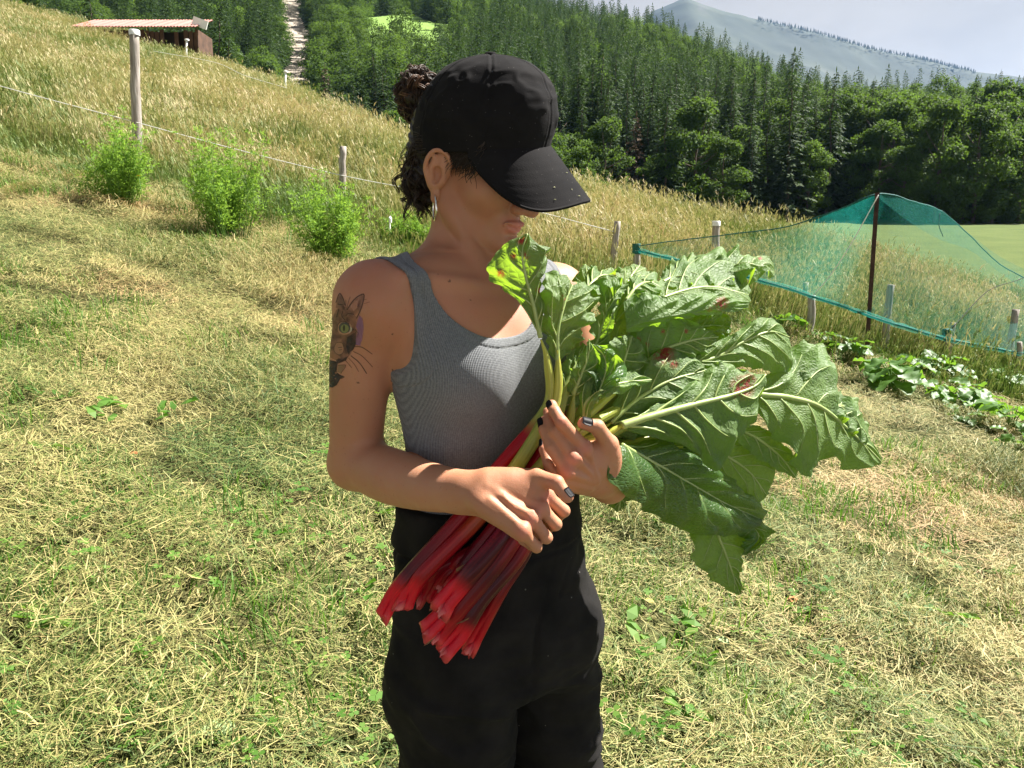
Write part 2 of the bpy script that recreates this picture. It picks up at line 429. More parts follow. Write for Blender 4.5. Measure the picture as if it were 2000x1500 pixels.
def proto(kind, crown, trunk, mat, h):
    oc = mesh_obj("crown", crown[0], crown[1], mat, None, False, {"tone": crown[2]}, link=False)
    ot = mesh_obj("trunk", trunk[0], trunk[1], M_BARK, None, True, link=False)
    TREES.append((kind, oc.data, ot.data, h))
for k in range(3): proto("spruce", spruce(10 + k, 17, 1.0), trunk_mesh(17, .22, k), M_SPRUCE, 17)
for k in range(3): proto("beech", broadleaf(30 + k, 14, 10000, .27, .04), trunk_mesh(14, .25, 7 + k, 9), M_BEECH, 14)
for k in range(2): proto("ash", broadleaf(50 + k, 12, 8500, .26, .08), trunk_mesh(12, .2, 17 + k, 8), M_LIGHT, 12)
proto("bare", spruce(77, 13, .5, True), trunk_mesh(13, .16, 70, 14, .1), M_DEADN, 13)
# far, cheaper versions for the mass of the wood
far_col = bpy.data.collections.new("far_trees")
def far_proto(name, crown, mat):
    o = mesh_obj(name, crown[0], crown[1], mat, None, False, {"tone": crown[2]}, link=False); far_col.objects.link(o)
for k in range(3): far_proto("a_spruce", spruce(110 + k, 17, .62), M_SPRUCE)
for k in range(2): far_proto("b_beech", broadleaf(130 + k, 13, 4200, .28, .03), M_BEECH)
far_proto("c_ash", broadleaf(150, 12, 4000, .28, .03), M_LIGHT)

gt = np.random.default_rng(21); pts = []
tries = 0
cell = {}
def free(x, y, r):
    cx, cy = int(x // 6), int(y // 6)
    for i in range(cx - 1, cx + 2):
        for j in range(cy - 1, cy + 2):
            for (a, b) in cell.get((i, j), ()):
                if (a - x) ** 2 + (b - y) ** 2 < r * r: return False
    cell.setdefault((cx, cy), []).append((x, y)); return True
cand_y = 100 + 470 * gt.uniform(0, 1, 90000) ** 1.25; cand_w = gt.uniform(-.74, .80, 90000)
edge_y = 103 + 9 * vnoise(np.stack([cand_w * 14, 0 * cand_w, 0 * cand_w], -1), 4)
yrr, zrr = ridge(cand_w)
ok = (cand_y > edge_y) & (cand_y < yrr + 25)
cx_, cy_ = (cand_w * cand_y)[ok], cand_y[ok]
ok2 = ~in_clearing(cx_, cy_) & ~in_scree(cx_, cy_, .009); cx_, cy_ = cx_[ok2], cy_[ok2]
for x, y in zip(cx_, cy_):
    if free(x, y, 2.7 + y * .0035): pts.append((x, y))
pts = np.array(pts); zz_ = ground(pts[:, 0], pts[:, 1])
# leave out what the near slope hides completely
tpx, tpy = project(np.c_[pts, zz_ + 16]); sky_x = np.array([0, 400, 600, 800, 1130, 1400, 1550, 1700, 2000]); sky_y = np.array([0, 95, 165, 255, 340, 410, 460, 520, 560])
vis = (tpy < np.interp(tpx, sky_x, sky_y)) & (tpx > -60) & (tpx < 2060); pts, zz_, tpx, tpy = pts[vis], zz_[vis], tpx[vis], tpy[vis]
conif = .5 + .5 * vnoise(np.stack([pts[:, 0] * .03, pts[:, 1] * .022, 0 * zz_], -1), 14) + .10 * (pts[:, 1] > 170) + gt.normal(0, .18, len(pts))
front_band = (pts[:, 1] < 150)
kind = np.where(conif > np.where(front_band, .56, np.where(pts[:, 0] < -10, .62, .50)), 0, np.where(gt.uniform(0, 1, len(pts)) < np.where(front_band, .24, .35), 2, 1))
size = gt.uniform(.62, 1.12, len(pts)) + .22 * gt.uniform(0, 1, len(pts)) ** 4
bare = gt.uniform(0, 1, len(pts)) < .012
order = np.argsort(pts[:, 1]); near_n = 290
names = {0: "spruce_tree", 1: "beech_tree", 2: "ash_tree", 3: "bare_tree"}
labs = {0: "dark pointed spruce of the wood", 1: "rounded dark green beech of the wood", 2: "bright green leafy tree of the wood", 3: "thin brown half-dead spruce of the wood"}
pool = {0: [0, 1, 2], 1: [3, 4, 5], 2: [6, 7], 3: [8]}
for q, i_ in enumerate(order[:near_n]):
    kd = 3 if bare[i_] else int(kind[i_]); pr = TREES[pool[kd][q % len(pool[kd])]]
    e = empty(names[kd], (pts[i_, 0], pts[i_, 1], zz_[i_] - .3), gt.uniform(0, 6.28)); s = size[i_]; e.scale = (s * gt.uniform(.9, 1.15),) * 2 + (s,)
    wh = ["left of the cap", "behind the cap", "just right of the cap", "left of the rusty pole", "above the rusty pole", "above the net's right fold", "at the right picture edge"][int(np.searchsorted([780, 1120, 1400, 1620, 1740, 1890], tpx[i_]))]
    row = "front row" if pts[i_, 1] < 116 else "second row" if pts[i_, 1] < 132 else "middle rows" if pts[i_, 1] < 150 else "back rows"
    sz = "low" if s < .86 else "tall" if s > 1.04 else "middling"
    tag(e, f"{sz} {labs[kd]}, {row}, {wh}", "tree", "trees of the wood in front")
    for nm, me in (("crown", pr[1]), ("trunk", pr[2])):
        o = bpy.data.objects.new(nm, me); COL.objects.link(o); o.parent = e
rest = order[near_n:]
def instancer(name, V, idx, rot, scl, tint, coll, label, cat):
    """geometry-node instances of the meshes of a collection on a set of points: one uncountable mass"""
    me = bpy.data.meshes.new(name); me.vertices.add(len(V)); me.vertices.foreach_set("co", np.asarray(V, np.float32).ravel())
    at = me.attributes.new("idx", "INT", "POINT"); at.data.foreach_set("value", np.asarray(idx, np.int32))
    at = me.attributes.new("rot", "FLOAT_VECTOR", "POINT"); at.data.foreach_set("vector", np.asarray(rot, np.float32).ravel())
    at = me.attributes.new("scl", "FLOAT_VECTOR", "POINT"); at.data.foreach_set("vector", np.asarray(scl, np.float32).ravel())
    at = me.attributes.new("tint", "FLOAT", "POINT"); at.data.foreach_set("value", np.asarray(tint, np.float32))
    o = bpy.data.objects.new(name, me); COL.objects.link(o)
    ng = bpy.data.node_groups.new(name, "GeometryNodeTree")
    ng.interface.new_socket("Geometry", in_out="INPUT", socket_type="NodeSocketGeometry")
    ng.interface.new_socket("Geometry", in_out="OUTPUT", socket_type="NodeSocketGeometry")
    N = ng.nodes.new; gi, go = N("NodeGroupInput"), N("NodeGroupOutput"); iop = N("GeometryNodeInstanceOnPoints"); ci = N("GeometryNodeCollectionInfo"); mp = N("GeometryNodeMeshToPoints")
    ci.inputs["Collection"].default_value = coll; ci.inputs["Separate Children"].default_value = True; ci.inputs["Reset Children"].default_value = True
    iop.inputs["Pick Instance"].default_value = True
    def na(nm, ty):
        n = N("GeometryNodeInputNamedAttribute"); n.data_type = ty; n.inputs["Name"].default_value = nm
        return next(s for s in n.outputs if s.enabled and s.name == "Attribute")
    lk = ng.links.new
    lk(gi.outputs[0], mp.inputs["Mesh"]); lk(mp.outputs[0], iop.inputs["Points"]); lk(ci.outputs[0], iop.inputs["Instance"])
    lk(na("idx", "INT"), iop.inputs["Instance Index"]); lk(na("rot", "FLOAT_VECTOR"), iop.inputs["Rotation"]); lk(na("scl", "FLOAT_VECTOR"), iop.inputs["Scale"])
    lk(iop.outputs[0], go.inputs[0])
    md = o.modifiers.new("scatter", "NODES"); md.node_group = ng
    return tag(o, label, cat, kind="stuff")
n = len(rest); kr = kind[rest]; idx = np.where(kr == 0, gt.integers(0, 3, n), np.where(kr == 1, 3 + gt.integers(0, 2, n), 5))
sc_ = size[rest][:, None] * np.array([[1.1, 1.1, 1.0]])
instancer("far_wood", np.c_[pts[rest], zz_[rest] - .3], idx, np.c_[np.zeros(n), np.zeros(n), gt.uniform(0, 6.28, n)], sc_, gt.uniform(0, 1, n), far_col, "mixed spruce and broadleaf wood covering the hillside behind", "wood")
print("TREES", len(pts))

# ---- haze: even pale air over the whole scene
V = np.array([[x, y, z] for x in (-2600, 4400) for y in (-500, 4200) for z in (-170, 790)], float)
t = NT("haze_air"); t.t.links.new(t.n("ShaderNodeVolumePrincipled", {"Color": (.34, .58, 1.0), "Density": .00005, "Anisotropy": .25}).outputs[0], t.out.inputs["Volume"])
tag(mesh_obj("haze", V, [(0, 1, 3, 2), (4, 6, 7, 5), (0, 4, 5, 1), (2, 3, 7, 6), (0, 2, 6, 4), (1, 5, 7, 3)], t.m, smooth=False), "pale summer haze filling the valley air", "haze", kind="stuff")
# ================================================================= grasses: tall meadow, cut hay, short turf
def blade_mat(name, stops, trans, tw=.3, rough=.6):
    t = NT(name)
    tint = t.n("ShaderNodeAttribute", attribute_name="tint", attribute_type="INSTANCER").outputs["Fac"]
    v = t.math("ADD", t.math("MULTIPLY", t.attr("tone", "Fac"), .62), t.math("MULTIPLY", tint, .38))
    c = t.ramp(v, stops)
    pb = t.pbsdf(Base_Color=c, Roughness=rough, Specular_IOR_Level=.3)
    tl = t.n("ShaderNodeBsdfTranslucent", {"Color": t.mix(1.0, c, trans, "MULTIPLY")}).outputs[0]
    return t.done(t.n("ShaderNodeMixShader", {0: tw, 1: pb, 2: tl}).outputs[0])
M_TALL = blade_mat("meadow_grass", [(0, (.046, .105, .018)), (.36, (.120, .170, .040)), (.60, (.27, .265, .105)), (.84, (.44, .375, .205)), (1, (.42, .31, .18))], (1.2, 1.25, .95), .20)
M_HAY = blade_mat("cut_hay", [(0, (.024, .066, .011)), (.26, (.090, .142, .032)), (.48, (.250, .245, .078)), (.76, (.45, .375, .165)), (1, (.39, .24, .11))], (1.15, 1.2, .9), .10)
M_TURF = blade_mat("short_turf", [(0, (.035, .105, .014)), (.5, (.085, .190, .026)), (1, (.17, .26, .05))], (1.6, 1.7, .8), .35)
def ribbons(P0, P1, P2, W, tone):
    """two-piece curved blades: base, middle, tip"""
    d = P2 - P0; s = np.cross(d, np.array([0, 0, 1.0]) + .01); s /= np.linalg.norm(s, axis=1, keepdims=True) + 1e-9; W = W[:, None] / 2
    V = np.stack([P0 - s * W, P0 + s * W, P1 + s * W * .9, P1 - s * W * .9, P2], 1).reshape(-1, 3); n = len(P0); b = np.arange(n)[:, None] * 5
    F = [tuple(r) for r in (b + np.array([[0, 1, 2, 3]])).tolist()] + [tuple(r) for r in (b + np.array([[3, 2, 4]])).tolist()]
    return V, F, np.repeat(tone, 5)
def join(parts):
    V, F, T, o = [], [], [], 0
    for v, f, t_ in parts: V.append(v); F += [tuple(int(i) + o for i in q) for q in f]; T.append(t_); o += len(v)
    return np.concatenate(V), F, np.concatenate(T)
def coll_of(name, meshes, mat):
    c = bpy.data.collections.new(name)
    for k, (V, F, T) in enumerate(meshes): c.objects.link(mesh_obj(f"{name}_{k:02d}", V, F, mat, None, False, {"tone": T}, link=False))
    return c
gg = np.random.default_rng(33)
def tall_clump(g, h, n, straw):
    a = g.uniform(0, 6.28, n); r = .13 * np.sqrt(g.uniform(0, 1, n)); p0 = np.c_[r * np.cos(a), r * np.sin(a), np.full(n, -.03)]
    hh = h * g.uniform(.45, 1.05, n); lean = g.uniform(.05, .45, n); b = g.uniform(0, 6.28, n) * .35 + 2.6
    dr = np.c_[np.cos(b), np.sin(b), np.zeros(n)]
    p1 = p0 + dr * (hh * lean * .35)[:, None] + np.c_[np.zeros(n), np.zeros(n), hh * .62]; p2 = p0 + dr * (hh * lean)[:, None] + np.c_[np.zeros(n), np.zeros(n), hh * (1 - .3 * lean)]
    tone = np.clip(g.normal(straw, .24, n), 0, 1); parts = [ribbons(p0, p1, p2, g.uniform(.003, .0065, n), tone)]
    m = int(n * .30)                                  # flowering stems with plumes
    sel = g.choice(n, m, replace=False); top = p2[sel] + np.c_[np.zeros(m), np.zeros(m), hh[sel] * .12]
    parts.append(ribbons(p0[sel], (p0[sel] + top) / 2 + g.normal(0, .01, (m, 3)), top, np.full(m, .0024), np.clip(g.normal(straw + .18, .12, m), 0, 1)))
    for k in range(3):
        e = top + dr[sel] * g.uniform(.01, .05, (m, 1)) + np.c_[g.normal(0, .012, (m, 2)), g.uniform(-.02, .06, m)]
        parts.append(ribbons(top - np.array([0, 0, .03]), (top + e) / 2 + g.normal(0, .006, (m, 3)), e, g.uniform(.003, .0075, m), np.clip(g.normal(straw + .26, .12, m), 0, 1)))
    return join(parts)
def green_clump(g, h, n): return tall_clump(g, h, n, .12)
def tall_tile(g, h, straw, spec, R_=.30):
    """a patch of many tufts in one piece, so that patches need not overlap much"""
    parts = []
    for k in range(spec):
        V, F, T = tall_clump(g, h * g.uniform(.7, 1.15), 15, np.clip(straw + g.normal(0, .10), 0, 1)); a = g.uniform(0, 6.28); r = R_ * math.sqrt(g.uniform(0, 1)); V = V + np.array([r * math.cos(a), r * math.sin(a), 0]); parts.append((V, F, T))
    return join(parts)
tall_c = coll_of("tall_grass_tuft", [tall_tile(gg, .40, s_, 15) for s_ in (.42, .48, .54, .60, .64, .45, .52, .57)] + [tall_tile(gg, .30, .14, 17) for _ in range(4)], M_TALL)
def hay_clump(g, n, straw, R_=.15, up=.05):
    a = g.uniform(0, 6.28, n); r = R_ * np.sqrt(g.uniform(0, 1, n)); c = np.c_[r * np.cos(a), r * np.sin(a), g.uniform(.004, up, n)]
    b = g.normal(.4, .9, n); L = g.uniform(.018, .075, n) * g.choice([.5, .7, .8, 1, 1.2, 2.1], n); dr = np.c_[np.cos(b), np.sin(b), g.normal(0, .20, n)]
    bow = np.c_[g.normal(0, .2, n) * L, g.normal(0, .2, n) * L, g.uniform(-.004, .016, n)]
    return ribbons(c - dr * L[:, None] / 2, c + bow, c + dr * L[:, None] / 2, g.uniform(.0007, .0025, n) * g.choice([1, 1, 1.5], n), np.clip(g.normal(straw, .27, n), 0, 1))
hay_c = coll_of("hay_swath", [hay_clump(gg, n_, s_, .25, u_) for s_, n_, u_ in ((.36, 1500, .05), (.42, 1000, .06), (.46, 1700, .05), (.52, 1500, .06), (.58, 900, .04), (.44, 750, .04), (.30, 1500, .05), (.62, 1000, .05), (.48, 450, .03), (.40, 1900, .07), (.54, 550, .03), (.34, 400, .03), (.97, 900, .035), (.92, 600, .03))], M_HAY)
def turf_clump(g, n, R_=.11, h=.072):
    a = g.uniform(0, 6.28, n); r = R_ * np.sqrt(g.uniform(0, 1, n)); p0 = np.c_[r * np.cos(a), r * np.sin(a), np.full(n, -.008)]
    b = g.uniform(0, 6.28, n); hh = h * g.uniform(.4, 1.4, n); dr = np.c_[np.cos(b), np.sin(b), np.zeros(n)] * g.uniform(.2, .9, n)[:, None]
    return ribbons(p0, p0 + dr * hh[:, None] * .4 + np.c_[np.zeros((n, 2)), hh * .6], p0 + dr * hh[:, None] + np.c_[np.zeros((n, 2)), hh * .9], g.uniform(.0018, .004, n), np.clip(g.normal(.5, .25, n), 0, 1))
def clover_clump(g, n=12):
    parts = []
    for k in range(n):
        c = np.array([g.normal(0, .05), g.normal(0, .05), g.uniform(.035, .075)]); s = g.uniform(.008, .016); a0 = g.uniform(0, 6.28); V = []; F = []
        for l in range(3):
            a = a0 + l * 2.094; d = np.array([math.cos(a), math.sin(a), g.uniform(-.1, .25)]); e = np.array([-d[1], d[0], 0])
            b = len(V); V += [c, c + d * s * .6 + e * s * .55, c + d * s * 1.15 + e * s * .35, c + d * s * 1.05, c + d * s * 1.15 - e * s * .35, c + d * s * .6 - e * s * .55]; F.append(tuple(range(b, b + 6)))
        V += [c, c + np.array([.0012, 0, 0]), c + np.array([g.normal(0, .01), g.normal(0, .01), -.06])]; F.append((len(V) - 3, len(V) - 2, len(V) - 1))
        parts.append((np.array(V), F, np.full(len(V), np.clip(g.normal(.55, .2), 0, 1))))
    return join(parts)
def broad_clump(g, n=6):
    parts = []
    for k in range(n):
        a = g.uniform(0, 6.28); L = g.uniform(.03, .07); d = np.array([math.cos(a), math.sin(a), g.uniform(.1, .6)]); e = np.array([-d[1], d[0], 0]); c = np.array([g.normal(0, .03), g.normal(0, .03), .035]); w = L * .24
        V = np.array([c, c + d * L * .4 + e * w, c + d * L * .8 + e * w * .7, c + d * L, c + d * L * .8 - e * w * .7, c + d * L * .4 - e * w]); V[3, 2] -= L * .2
        parts.append((V, [(0, 1, 2, 3, 4, 5)], np.full(6, np.clip(g.normal(.6, .2), 0, 1))))
    return join(parts)
turf_c = coll_of("turf_tuft", [turf_clump(gg, 70) for _ in range(4)] + [clover_clump(gg) for _ in range(3)] + [broad_clump(gg) for _ in range(2)], M_TURF)
def tiles(ymin, ymax, sp0, sp1, g, wmax=.9):
    """jittered rows of patch centres, spacing sp0 near to sp1 far"""
    X, Y, S = [], [], []; y = ymin
    while y < ymax:
        sp = np.interp(math.log(y), [math.log(ymin), math.log(ymax)], [sp0, sp1]); m = int(2 * wmax * (y + .9) / sp) + 2
        X.append(np.linspace(-1, 1, m) * wmax * (y + .9) + g.uniform(-.5, .5) * sp + g.normal(0, sp * .16, m)); Y.append(y + g.normal(0, sp * .16, m)); S.append(np.full(m, sp)); y += sp * .88
    return np.concatenate(X), np.concatenate(Y), np.concatenate(S)
def rots(n, g, spin): return np.c_[np.full(n, .187) + g.normal(0, .03, n), np.full(n, .197) + g.normal(0, .03, n), g.normal(.2, spin, n)]
# tall meadow grass beyond the mown edge, in larger patches further off
x, y, sp = tiles(3.6, 70, .34, .95, gg); s = mown_s(x, y); c = crest_s(x, y)
k = (s > .1) & (c < 3.0); x, y, s, sp = x[k], y[k], s[k], sp[k]; n = len(x); z = ground(x, y)
green = smooth01(1.5, .1, s + .5 * vnoise(np.stack([x * .8, y * .8, 0 * x], -1), 7)) + .6 * (vnoise(np.stack([x * .45, y * .30, 0 * x], -1), 9) > .05)
isg = gg.uniform(0, 1, n) < .27 + .60 * green
idx = np.where(isg, 8 + gg.integers(0, 4, n), gg.integers(0, 8, n)); tint = np.clip(.60 + .55 * vnoise(np.stack([x * .5, y * .4, 0 * x], -1), 10) + gg.normal(0, .15, n), 0, 1)
f_ = sp / .34; sc_ = (1 + .25 * vnoise(np.stack([x * .4, y * .4, 0 * x], -1), 15)) * np.interp(s, [0, 1.0], [.6, 1])
instancer("tall_grass", np.c_[x, y, z - .02], idx, rots(n, gg, .5) * np.array([.8, .8, 1]), np.c_[f_, f_, sc_ * np.minimum(f_, 1 + (f_ - 1) * .22)], tint, tall_c, "tall straw-coloured meadow grass gone to seed on the slope", "grass")
# cut hay lying on the mown ground
x, y, sp = tiles(1.0, 10, .27, .36, gg, .95); s = mown_s(x, y); k = (s < .3) & ~((np.hypot(x, y - 1.14) < .2)); x, y, sp = x[k], y[k], sp[k]; n = len(x); z = ground(x, y)
pat = vnoise(np.stack([x * 1.3, y * 1.7, 0 * x], -1), 23) + .6 * vnoise(np.stack([x * 3.0, y * 3.4, 0 * x], -1), 24) + gg.normal(0, .25, n)
idx = np.where(pat < -.55, gg.choice([8, 10, 11], n), np.where(pat < .1, gg.choice([0, 1, 5, 6, 9], n), gg.choice([2, 3, 4, 7, 9, 1], n)))
brn = vnoise(np.stack([x * 1.7 + 3, y * 1.5, 0 * x], -1), 61) + .15 * (y > 2.2); idx = np.where(brn + gg.normal(0, .12, n) > .58, 12 + gg.integers(0, 2, n), idx)
tint = np.clip(.50 + .60 * vnoise(np.stack([x * .9, y * .9, 0 * x], -1), 25) - .12 * np.clip(-x / 1.5, 0, 1) + .62 * np.clip((y - 2.9) / 4, -.40, .70) + gg.normal(0, .12, n), 0, 1); f_ = sp / .27
instancer("cut_hay", np.c_[x, y, z + .004], idx, rots(n, gg, .8), np.c_[f_, f_, 1.0 * f_ + 1.6 * np.clip(pat - .1, 0, 1)], tint, hay_c, "freshly cut hay lying loose over the mown slope", "hay")
# short green turf and clover between
x, y, sp = tiles(1.0, 9.5, .13, .22, gg, .95); s = mown_s(x, y); gp = vnoise(np.stack([x * 1.2 + 5, y * 1.2, 0 * x], -1), 27) + .4 * vnoise(np.stack([x * 4, y * 4, 0 * x], -1), 28)
k = (s < .5) & (gp > gg.uniform(-.78, .60, len(x)) - .60 * np.clip(-x / 1.5, 0, 1) * (y < 3.2) + .35 * np.clip((y - 2.2) / 2.5, 0, 1)); x, y, sp = x[k], y[k], sp[k]; n = len(x); z = ground(x, y)
cl = gg.uniform(0, 1, n) + .25 * (y > 3); idx = np.where(cl < .50, gg.integers(0, 4, n), np.where(cl < .84, 4 + gg.integers(0, 3, n), 7 + gg.integers(0, 2, n))); idx = np.where(y > 3.2, gg.integers(0, 4, n), idx)
sc_ = sp / .13 * gg.uniform(.65, 1.05, n)
instancer("short_turf", np.c_[x, y, z + .014], idx, rots(n, gg, 2.0), np.c_[sc_, sc_, sc_], gg.uniform(0, 1, n), turf_c, "short green grass and clover growing through the hay", "turf")
# ================================================================= fences, net, shed, plants
t = NT("weathered_post_wood"); co = t.coord("Object")
st_ = t.n("ShaderNodeTexNoise", {"Vector": t.n("ShaderNodeMapping", {"Vector": co, "Scale": (34.0, 34.0, 2.2)}).outputs[0], "Scale": 1.6, "Detail": 6.0}).outputs["Fac"]
M_POST = t.done(t.pbsdf(Base_Color=t.ramp(st_, [(.3, (.17, .14, .115)), (.55, (.34, .30, .265)), (.75, (.47, .43, .385))]), Roughness=.92, Normal=t.bump(st_, .8, .01)))
M_WHITE = simple_mat("white_plastic", (.78, .78, .76), .5, .06, 20)
M_ROPE = simple_mat("white_fence_cord", (.74, .73, .70), .8, .15, 200)
M_RUST = simple_mat("rusty_steel", (.055, .030, .022), .8, .45, 25, .4, .3, .3)
M_TEALP = simple_mat("teal_net_bundle", (.012, .10, .085), .7, .4, 60)
M_STRING = simple_mat("dark_string", (.03, .03, .03), .9, .2, 60)
def post(label, px, y, top_py, r=.045, top_px=None, cap=False, wrap=False, name="fence_post"):
    b = on_ground(px, y); tp = P(top_px if top_px else px, top_py, y); h = tp[2] - b[2]; g = np.random.default_rng(int(px))
    e = empty(name, b); tag(e, label, "post", "fence and net posts")
    zs = np.linspace(-.25, h, 12); lean = (tp - b) / h
    pts = np.array([lean * max(z, 0) + np.array([0, 0, min(z, 0)]) for z in zs]) * 1.0; pts[:, 2] = zs
    pts[1:-1, :2] += g.normal(0, .004, (10, 2))
    V, F = tube_vf(pts, r * (1.05 - .12 * np.linspace(0, 1, 12) + g.normal(0, .018, 12)), 14)
    mesh_obj("shaft", V, F, M_POST, e)
    if cap:
        V, F = disc(np.array([pts[-1][0], pts[-1][1], h - .05]), (0, 0, 1), r * 1.07, .058, 16, ((1, 0), (1.0, .92), (.9, 1), (0, 1.0))); mesh_obj("cap", V, F, M_WHITE, e)
    if wrap:
        q = np.array([pts[-1] + np.array([0, 0, z]) for z in np.linspace(-.09, .012, 7)]); V, F = tube_vf(q, r * (1.18 + .14 * g.uniform(-1, 1, 7)), 12); mesh_obj("net_wrap", V, F, M_TEALP, e)
    return e, b, tp
def disc(c, n, r, h, seg=20, rings=((1, 0), (1, .7), (.86, 1), (.62, .82), (0.0, .82))):
    n = np.asarray(n, float) / np.linalg.norm(n); u = np.cross(n, [0.13, 0.2, 1.0] if abs(n[2]) < .9 else [1.0, 0, 0]); u /= np.linalg.norm(u); w = np.cross(n, u); V = []; F = []
    for k, (q, e) in enumerate(rings):
        for j in range(seg):
            a = 2 * math.pi * j / seg; V.append(c + n * (h * e) + (u * math.cos(a) + w * math.sin(a)) * r * max(q, .02))
    for k in range(len(rings) - 1):
        F += [(k * seg + j, k * seg + (j + 1) % seg, (k + 1) * seg + (j + 1) % seg, (k + 1) * seg + j) for j in range(seg)]
    F.append(tuple((len(rings) - 1) * seg + j for j in range(seg)))
    return np.array(V), F
post("tall grey wooden fence post with white cap, at the upper left", 268, 9.13, 60, .054, 262, True)
post("short grey fence post left of the person's head", 668, 8.88, 286, .040, 670)
post("slim fence post leaning right, just left of the net's corner", 1192, 7.9, 432, .034, 1206)
post("stub post at the net's left corner wrapped in teal netting", 1243, 7.65, 478, .036, None, False, True)
post("white-capped fence post standing behind the left part of the net", 1397, 9.4, 433, .047, 1399, True)
post("pale stout post holding the net's lower edge left of the rusty pole", 1582, 6.85, 576, .036, 1586)
post("thin post behind the net, just left of the pale stout one", 1566, 7.7, 552, .028, 1574)
post("slim grey post behind the net right of the rusty pole", 1724, 7.03, 556, .034, 1741)
post("teal-wrapped stub post at the net's lower edge, right of the rusty pole", 1849, 7.06, 645, .036, 1850, False, True)
post("thin post doubled just behind the teal-wrapped stub at lower right", 1856, 7.35, 630, .024, 1862)
post("tall slim post at the right edge behind the net", 1968, 7.5, 604, .034, 1984)
post("short post at the far right picture edge under the net", 1991, 7.1, 668, .024)
# fence cord
cord = [P(-120, 130, 9.7), P(0, 168, 9.45), P(262, 238, 9.09), P(470, 294, 8.97), P(669, 343, 8.84), P(800, 368, 8.7), P(1000, 402, 8.4), P(1198, 452, 7.87)]
V, F = tube_vf(spline(cord, 90), .0052, 6); tag(mesh_obj("fence_string", V, F, M_ROPE), "white electric fence cord strung between the wooden posts", "cord")
cord = [P(300, 100, 24), P(420, 122, 22.5), P(480, 148, 21), P(560, 172, 20.5)]
V, F = tube_vf(spline(cord, 40), .006, 5); tag(mesh_obj("fence_string", V, F, M_ROPE), "faint second cord higher on the slope below the shed", "cord")
def stake(label, px, y, top, w=.012):
    b = on_ground(px, y); tp = P(px, top, y); e = empty("fence_stake", b); tag(e, label, "stake", "white plastic fence stakes")
    V, F = tube_vf(np.array([[0, 0, -.1], [0, 0, (tp - b)[2] * .5], tp - b]), [w, w, w * .8], 8); mesh_obj("rod", V, F, M_WHITE, e)
    V, F = disc(tp - b - np.array([0, 0, .06]), (0, 0, 1), w * 1.8, .05, 10); mesh_obj("insulator", V, F, M_WHITE, e)
stake("thin white stake between the bushes beside the person's neck", 762, 7.2, 422, .0085)
stake("small white stake in front of the shed", 365, 30, 76, .045)
stake("small white stake on the skyline below the scree gully", 558, 26.5, 138, .040)

# ---- crop net
t = NT("teal_insect_net"); co = t.coord("Object")
fn = t.noise(26, 4, .65, co)
pb = t.pbsdf(Base_Color=(.018, .250, .215), Roughness=.6, Specular_IOR_Level=.3); tl = t.n("ShaderNodeBsdfTranslucent", {"Color": (.03, .46, .39)}).outputs[0]
cloth = t.n("ShaderNodeMixShader", {0: .5, 1: pb, 2: tl}).outputs[0]
M_NET = t.done(t.n("ShaderNodeMixShader", {0: t.ramp(fn, [(.3, (.15,) * 3), (.7, (.29,) * 3)]), 1: t.n("ShaderNodeBsdfTransparent").outputs[0], 2: cloth}).outputs[0])
net = empty("crop_net", on_ground(1690, 6.4)); tag(net, "teal crop netting stretched over posts and a rusty pole", "net")
def nchild(o): o.parent = net; o.matrix_parent_inverse = Matrix.Translation(net.location).inverted(); return o
def sheet(name, top, bot, nu, nv, sag, mat, amp=.02):
    T, B = spline([P(*k) for k in top], nu), spline([P(*k) for k in bot], nu); v = np.linspace(0, 1, nv)[None, :, None]
    Q = T[:, None] * (1 - v) + B[:, None] * v
    Q[..., 2] -= sag * np.sin(v[..., 0] * math.pi) * np.sin(np.linspace(0, 1, nu) * math.pi)[:, None]
    Q += amp * fbm(Q * 2.2, 2, 41)[..., None] * np.array([.2, 1, .3])
    i, j = np.meshgrid(np.arange(nu - 1), np.arange(nv - 1), indexing="ij"); a = i * nv + j
    return nchild(mesh_obj(name, Q.reshape(-1, 3), np.stack([a, a + 1, a + nv + 1, a + nv], -1).reshape(-1, 4), mat)), T, B
TOPE = [(1243, 481, 7.65), (1320, 470, 7.5), (1420, 458, 7.2), (1540, 442, 6.9), (1640, 408, 6.6), (1712, 379, 6.42), (1790, 396, 7.0), (1838, 412, 7.5), (1890, 456, 7.8), (1960, 520, 8.0), (2080, 580, 8.3)]
BOTE = [(1243, 489, 7.65), (1320, 508, 7.3), (1420, 532, 7.0), (1500, 552, 6.85), (1583, 578, 6.80), (1690, 614, 6.36), (1770, 640, 6.7), (1850, 662, 7.0), (1915, 676, 7.1), (1990, 690, 7.1), (2080, 706, 7.2)]
_, Tn, Bn = sheet("net_wall", TOPE, BOTE, 80, 26, .03, M_NET)
sheet("net_fold", [(1714, 379, 6.40), (1790, 394, 6.9), (1840, 412, 7.35), (1895, 458, 7.6), (1960, 505, 7.8), (2080, 560, 8.1)], [(1722, 392, 6.42), (1780, 436, 6.7), (1840, 470, 7.1), (1900, 492, 7.5), (1970, 545, 7.7), (2080, 605, 8.0)], 50, 12, .0, M_NET, .03)
for nm, Q in (("upper_hem", Tn), ("lower_hem", Bn)):
    V, F = tube_vf(Q + .006 * fbm(Q * 8, 2, 3)[:, None], .011 if nm == "lower_hem" else .0055, 6); nchild(mesh_obj(nm, V, F, M_TEALP))
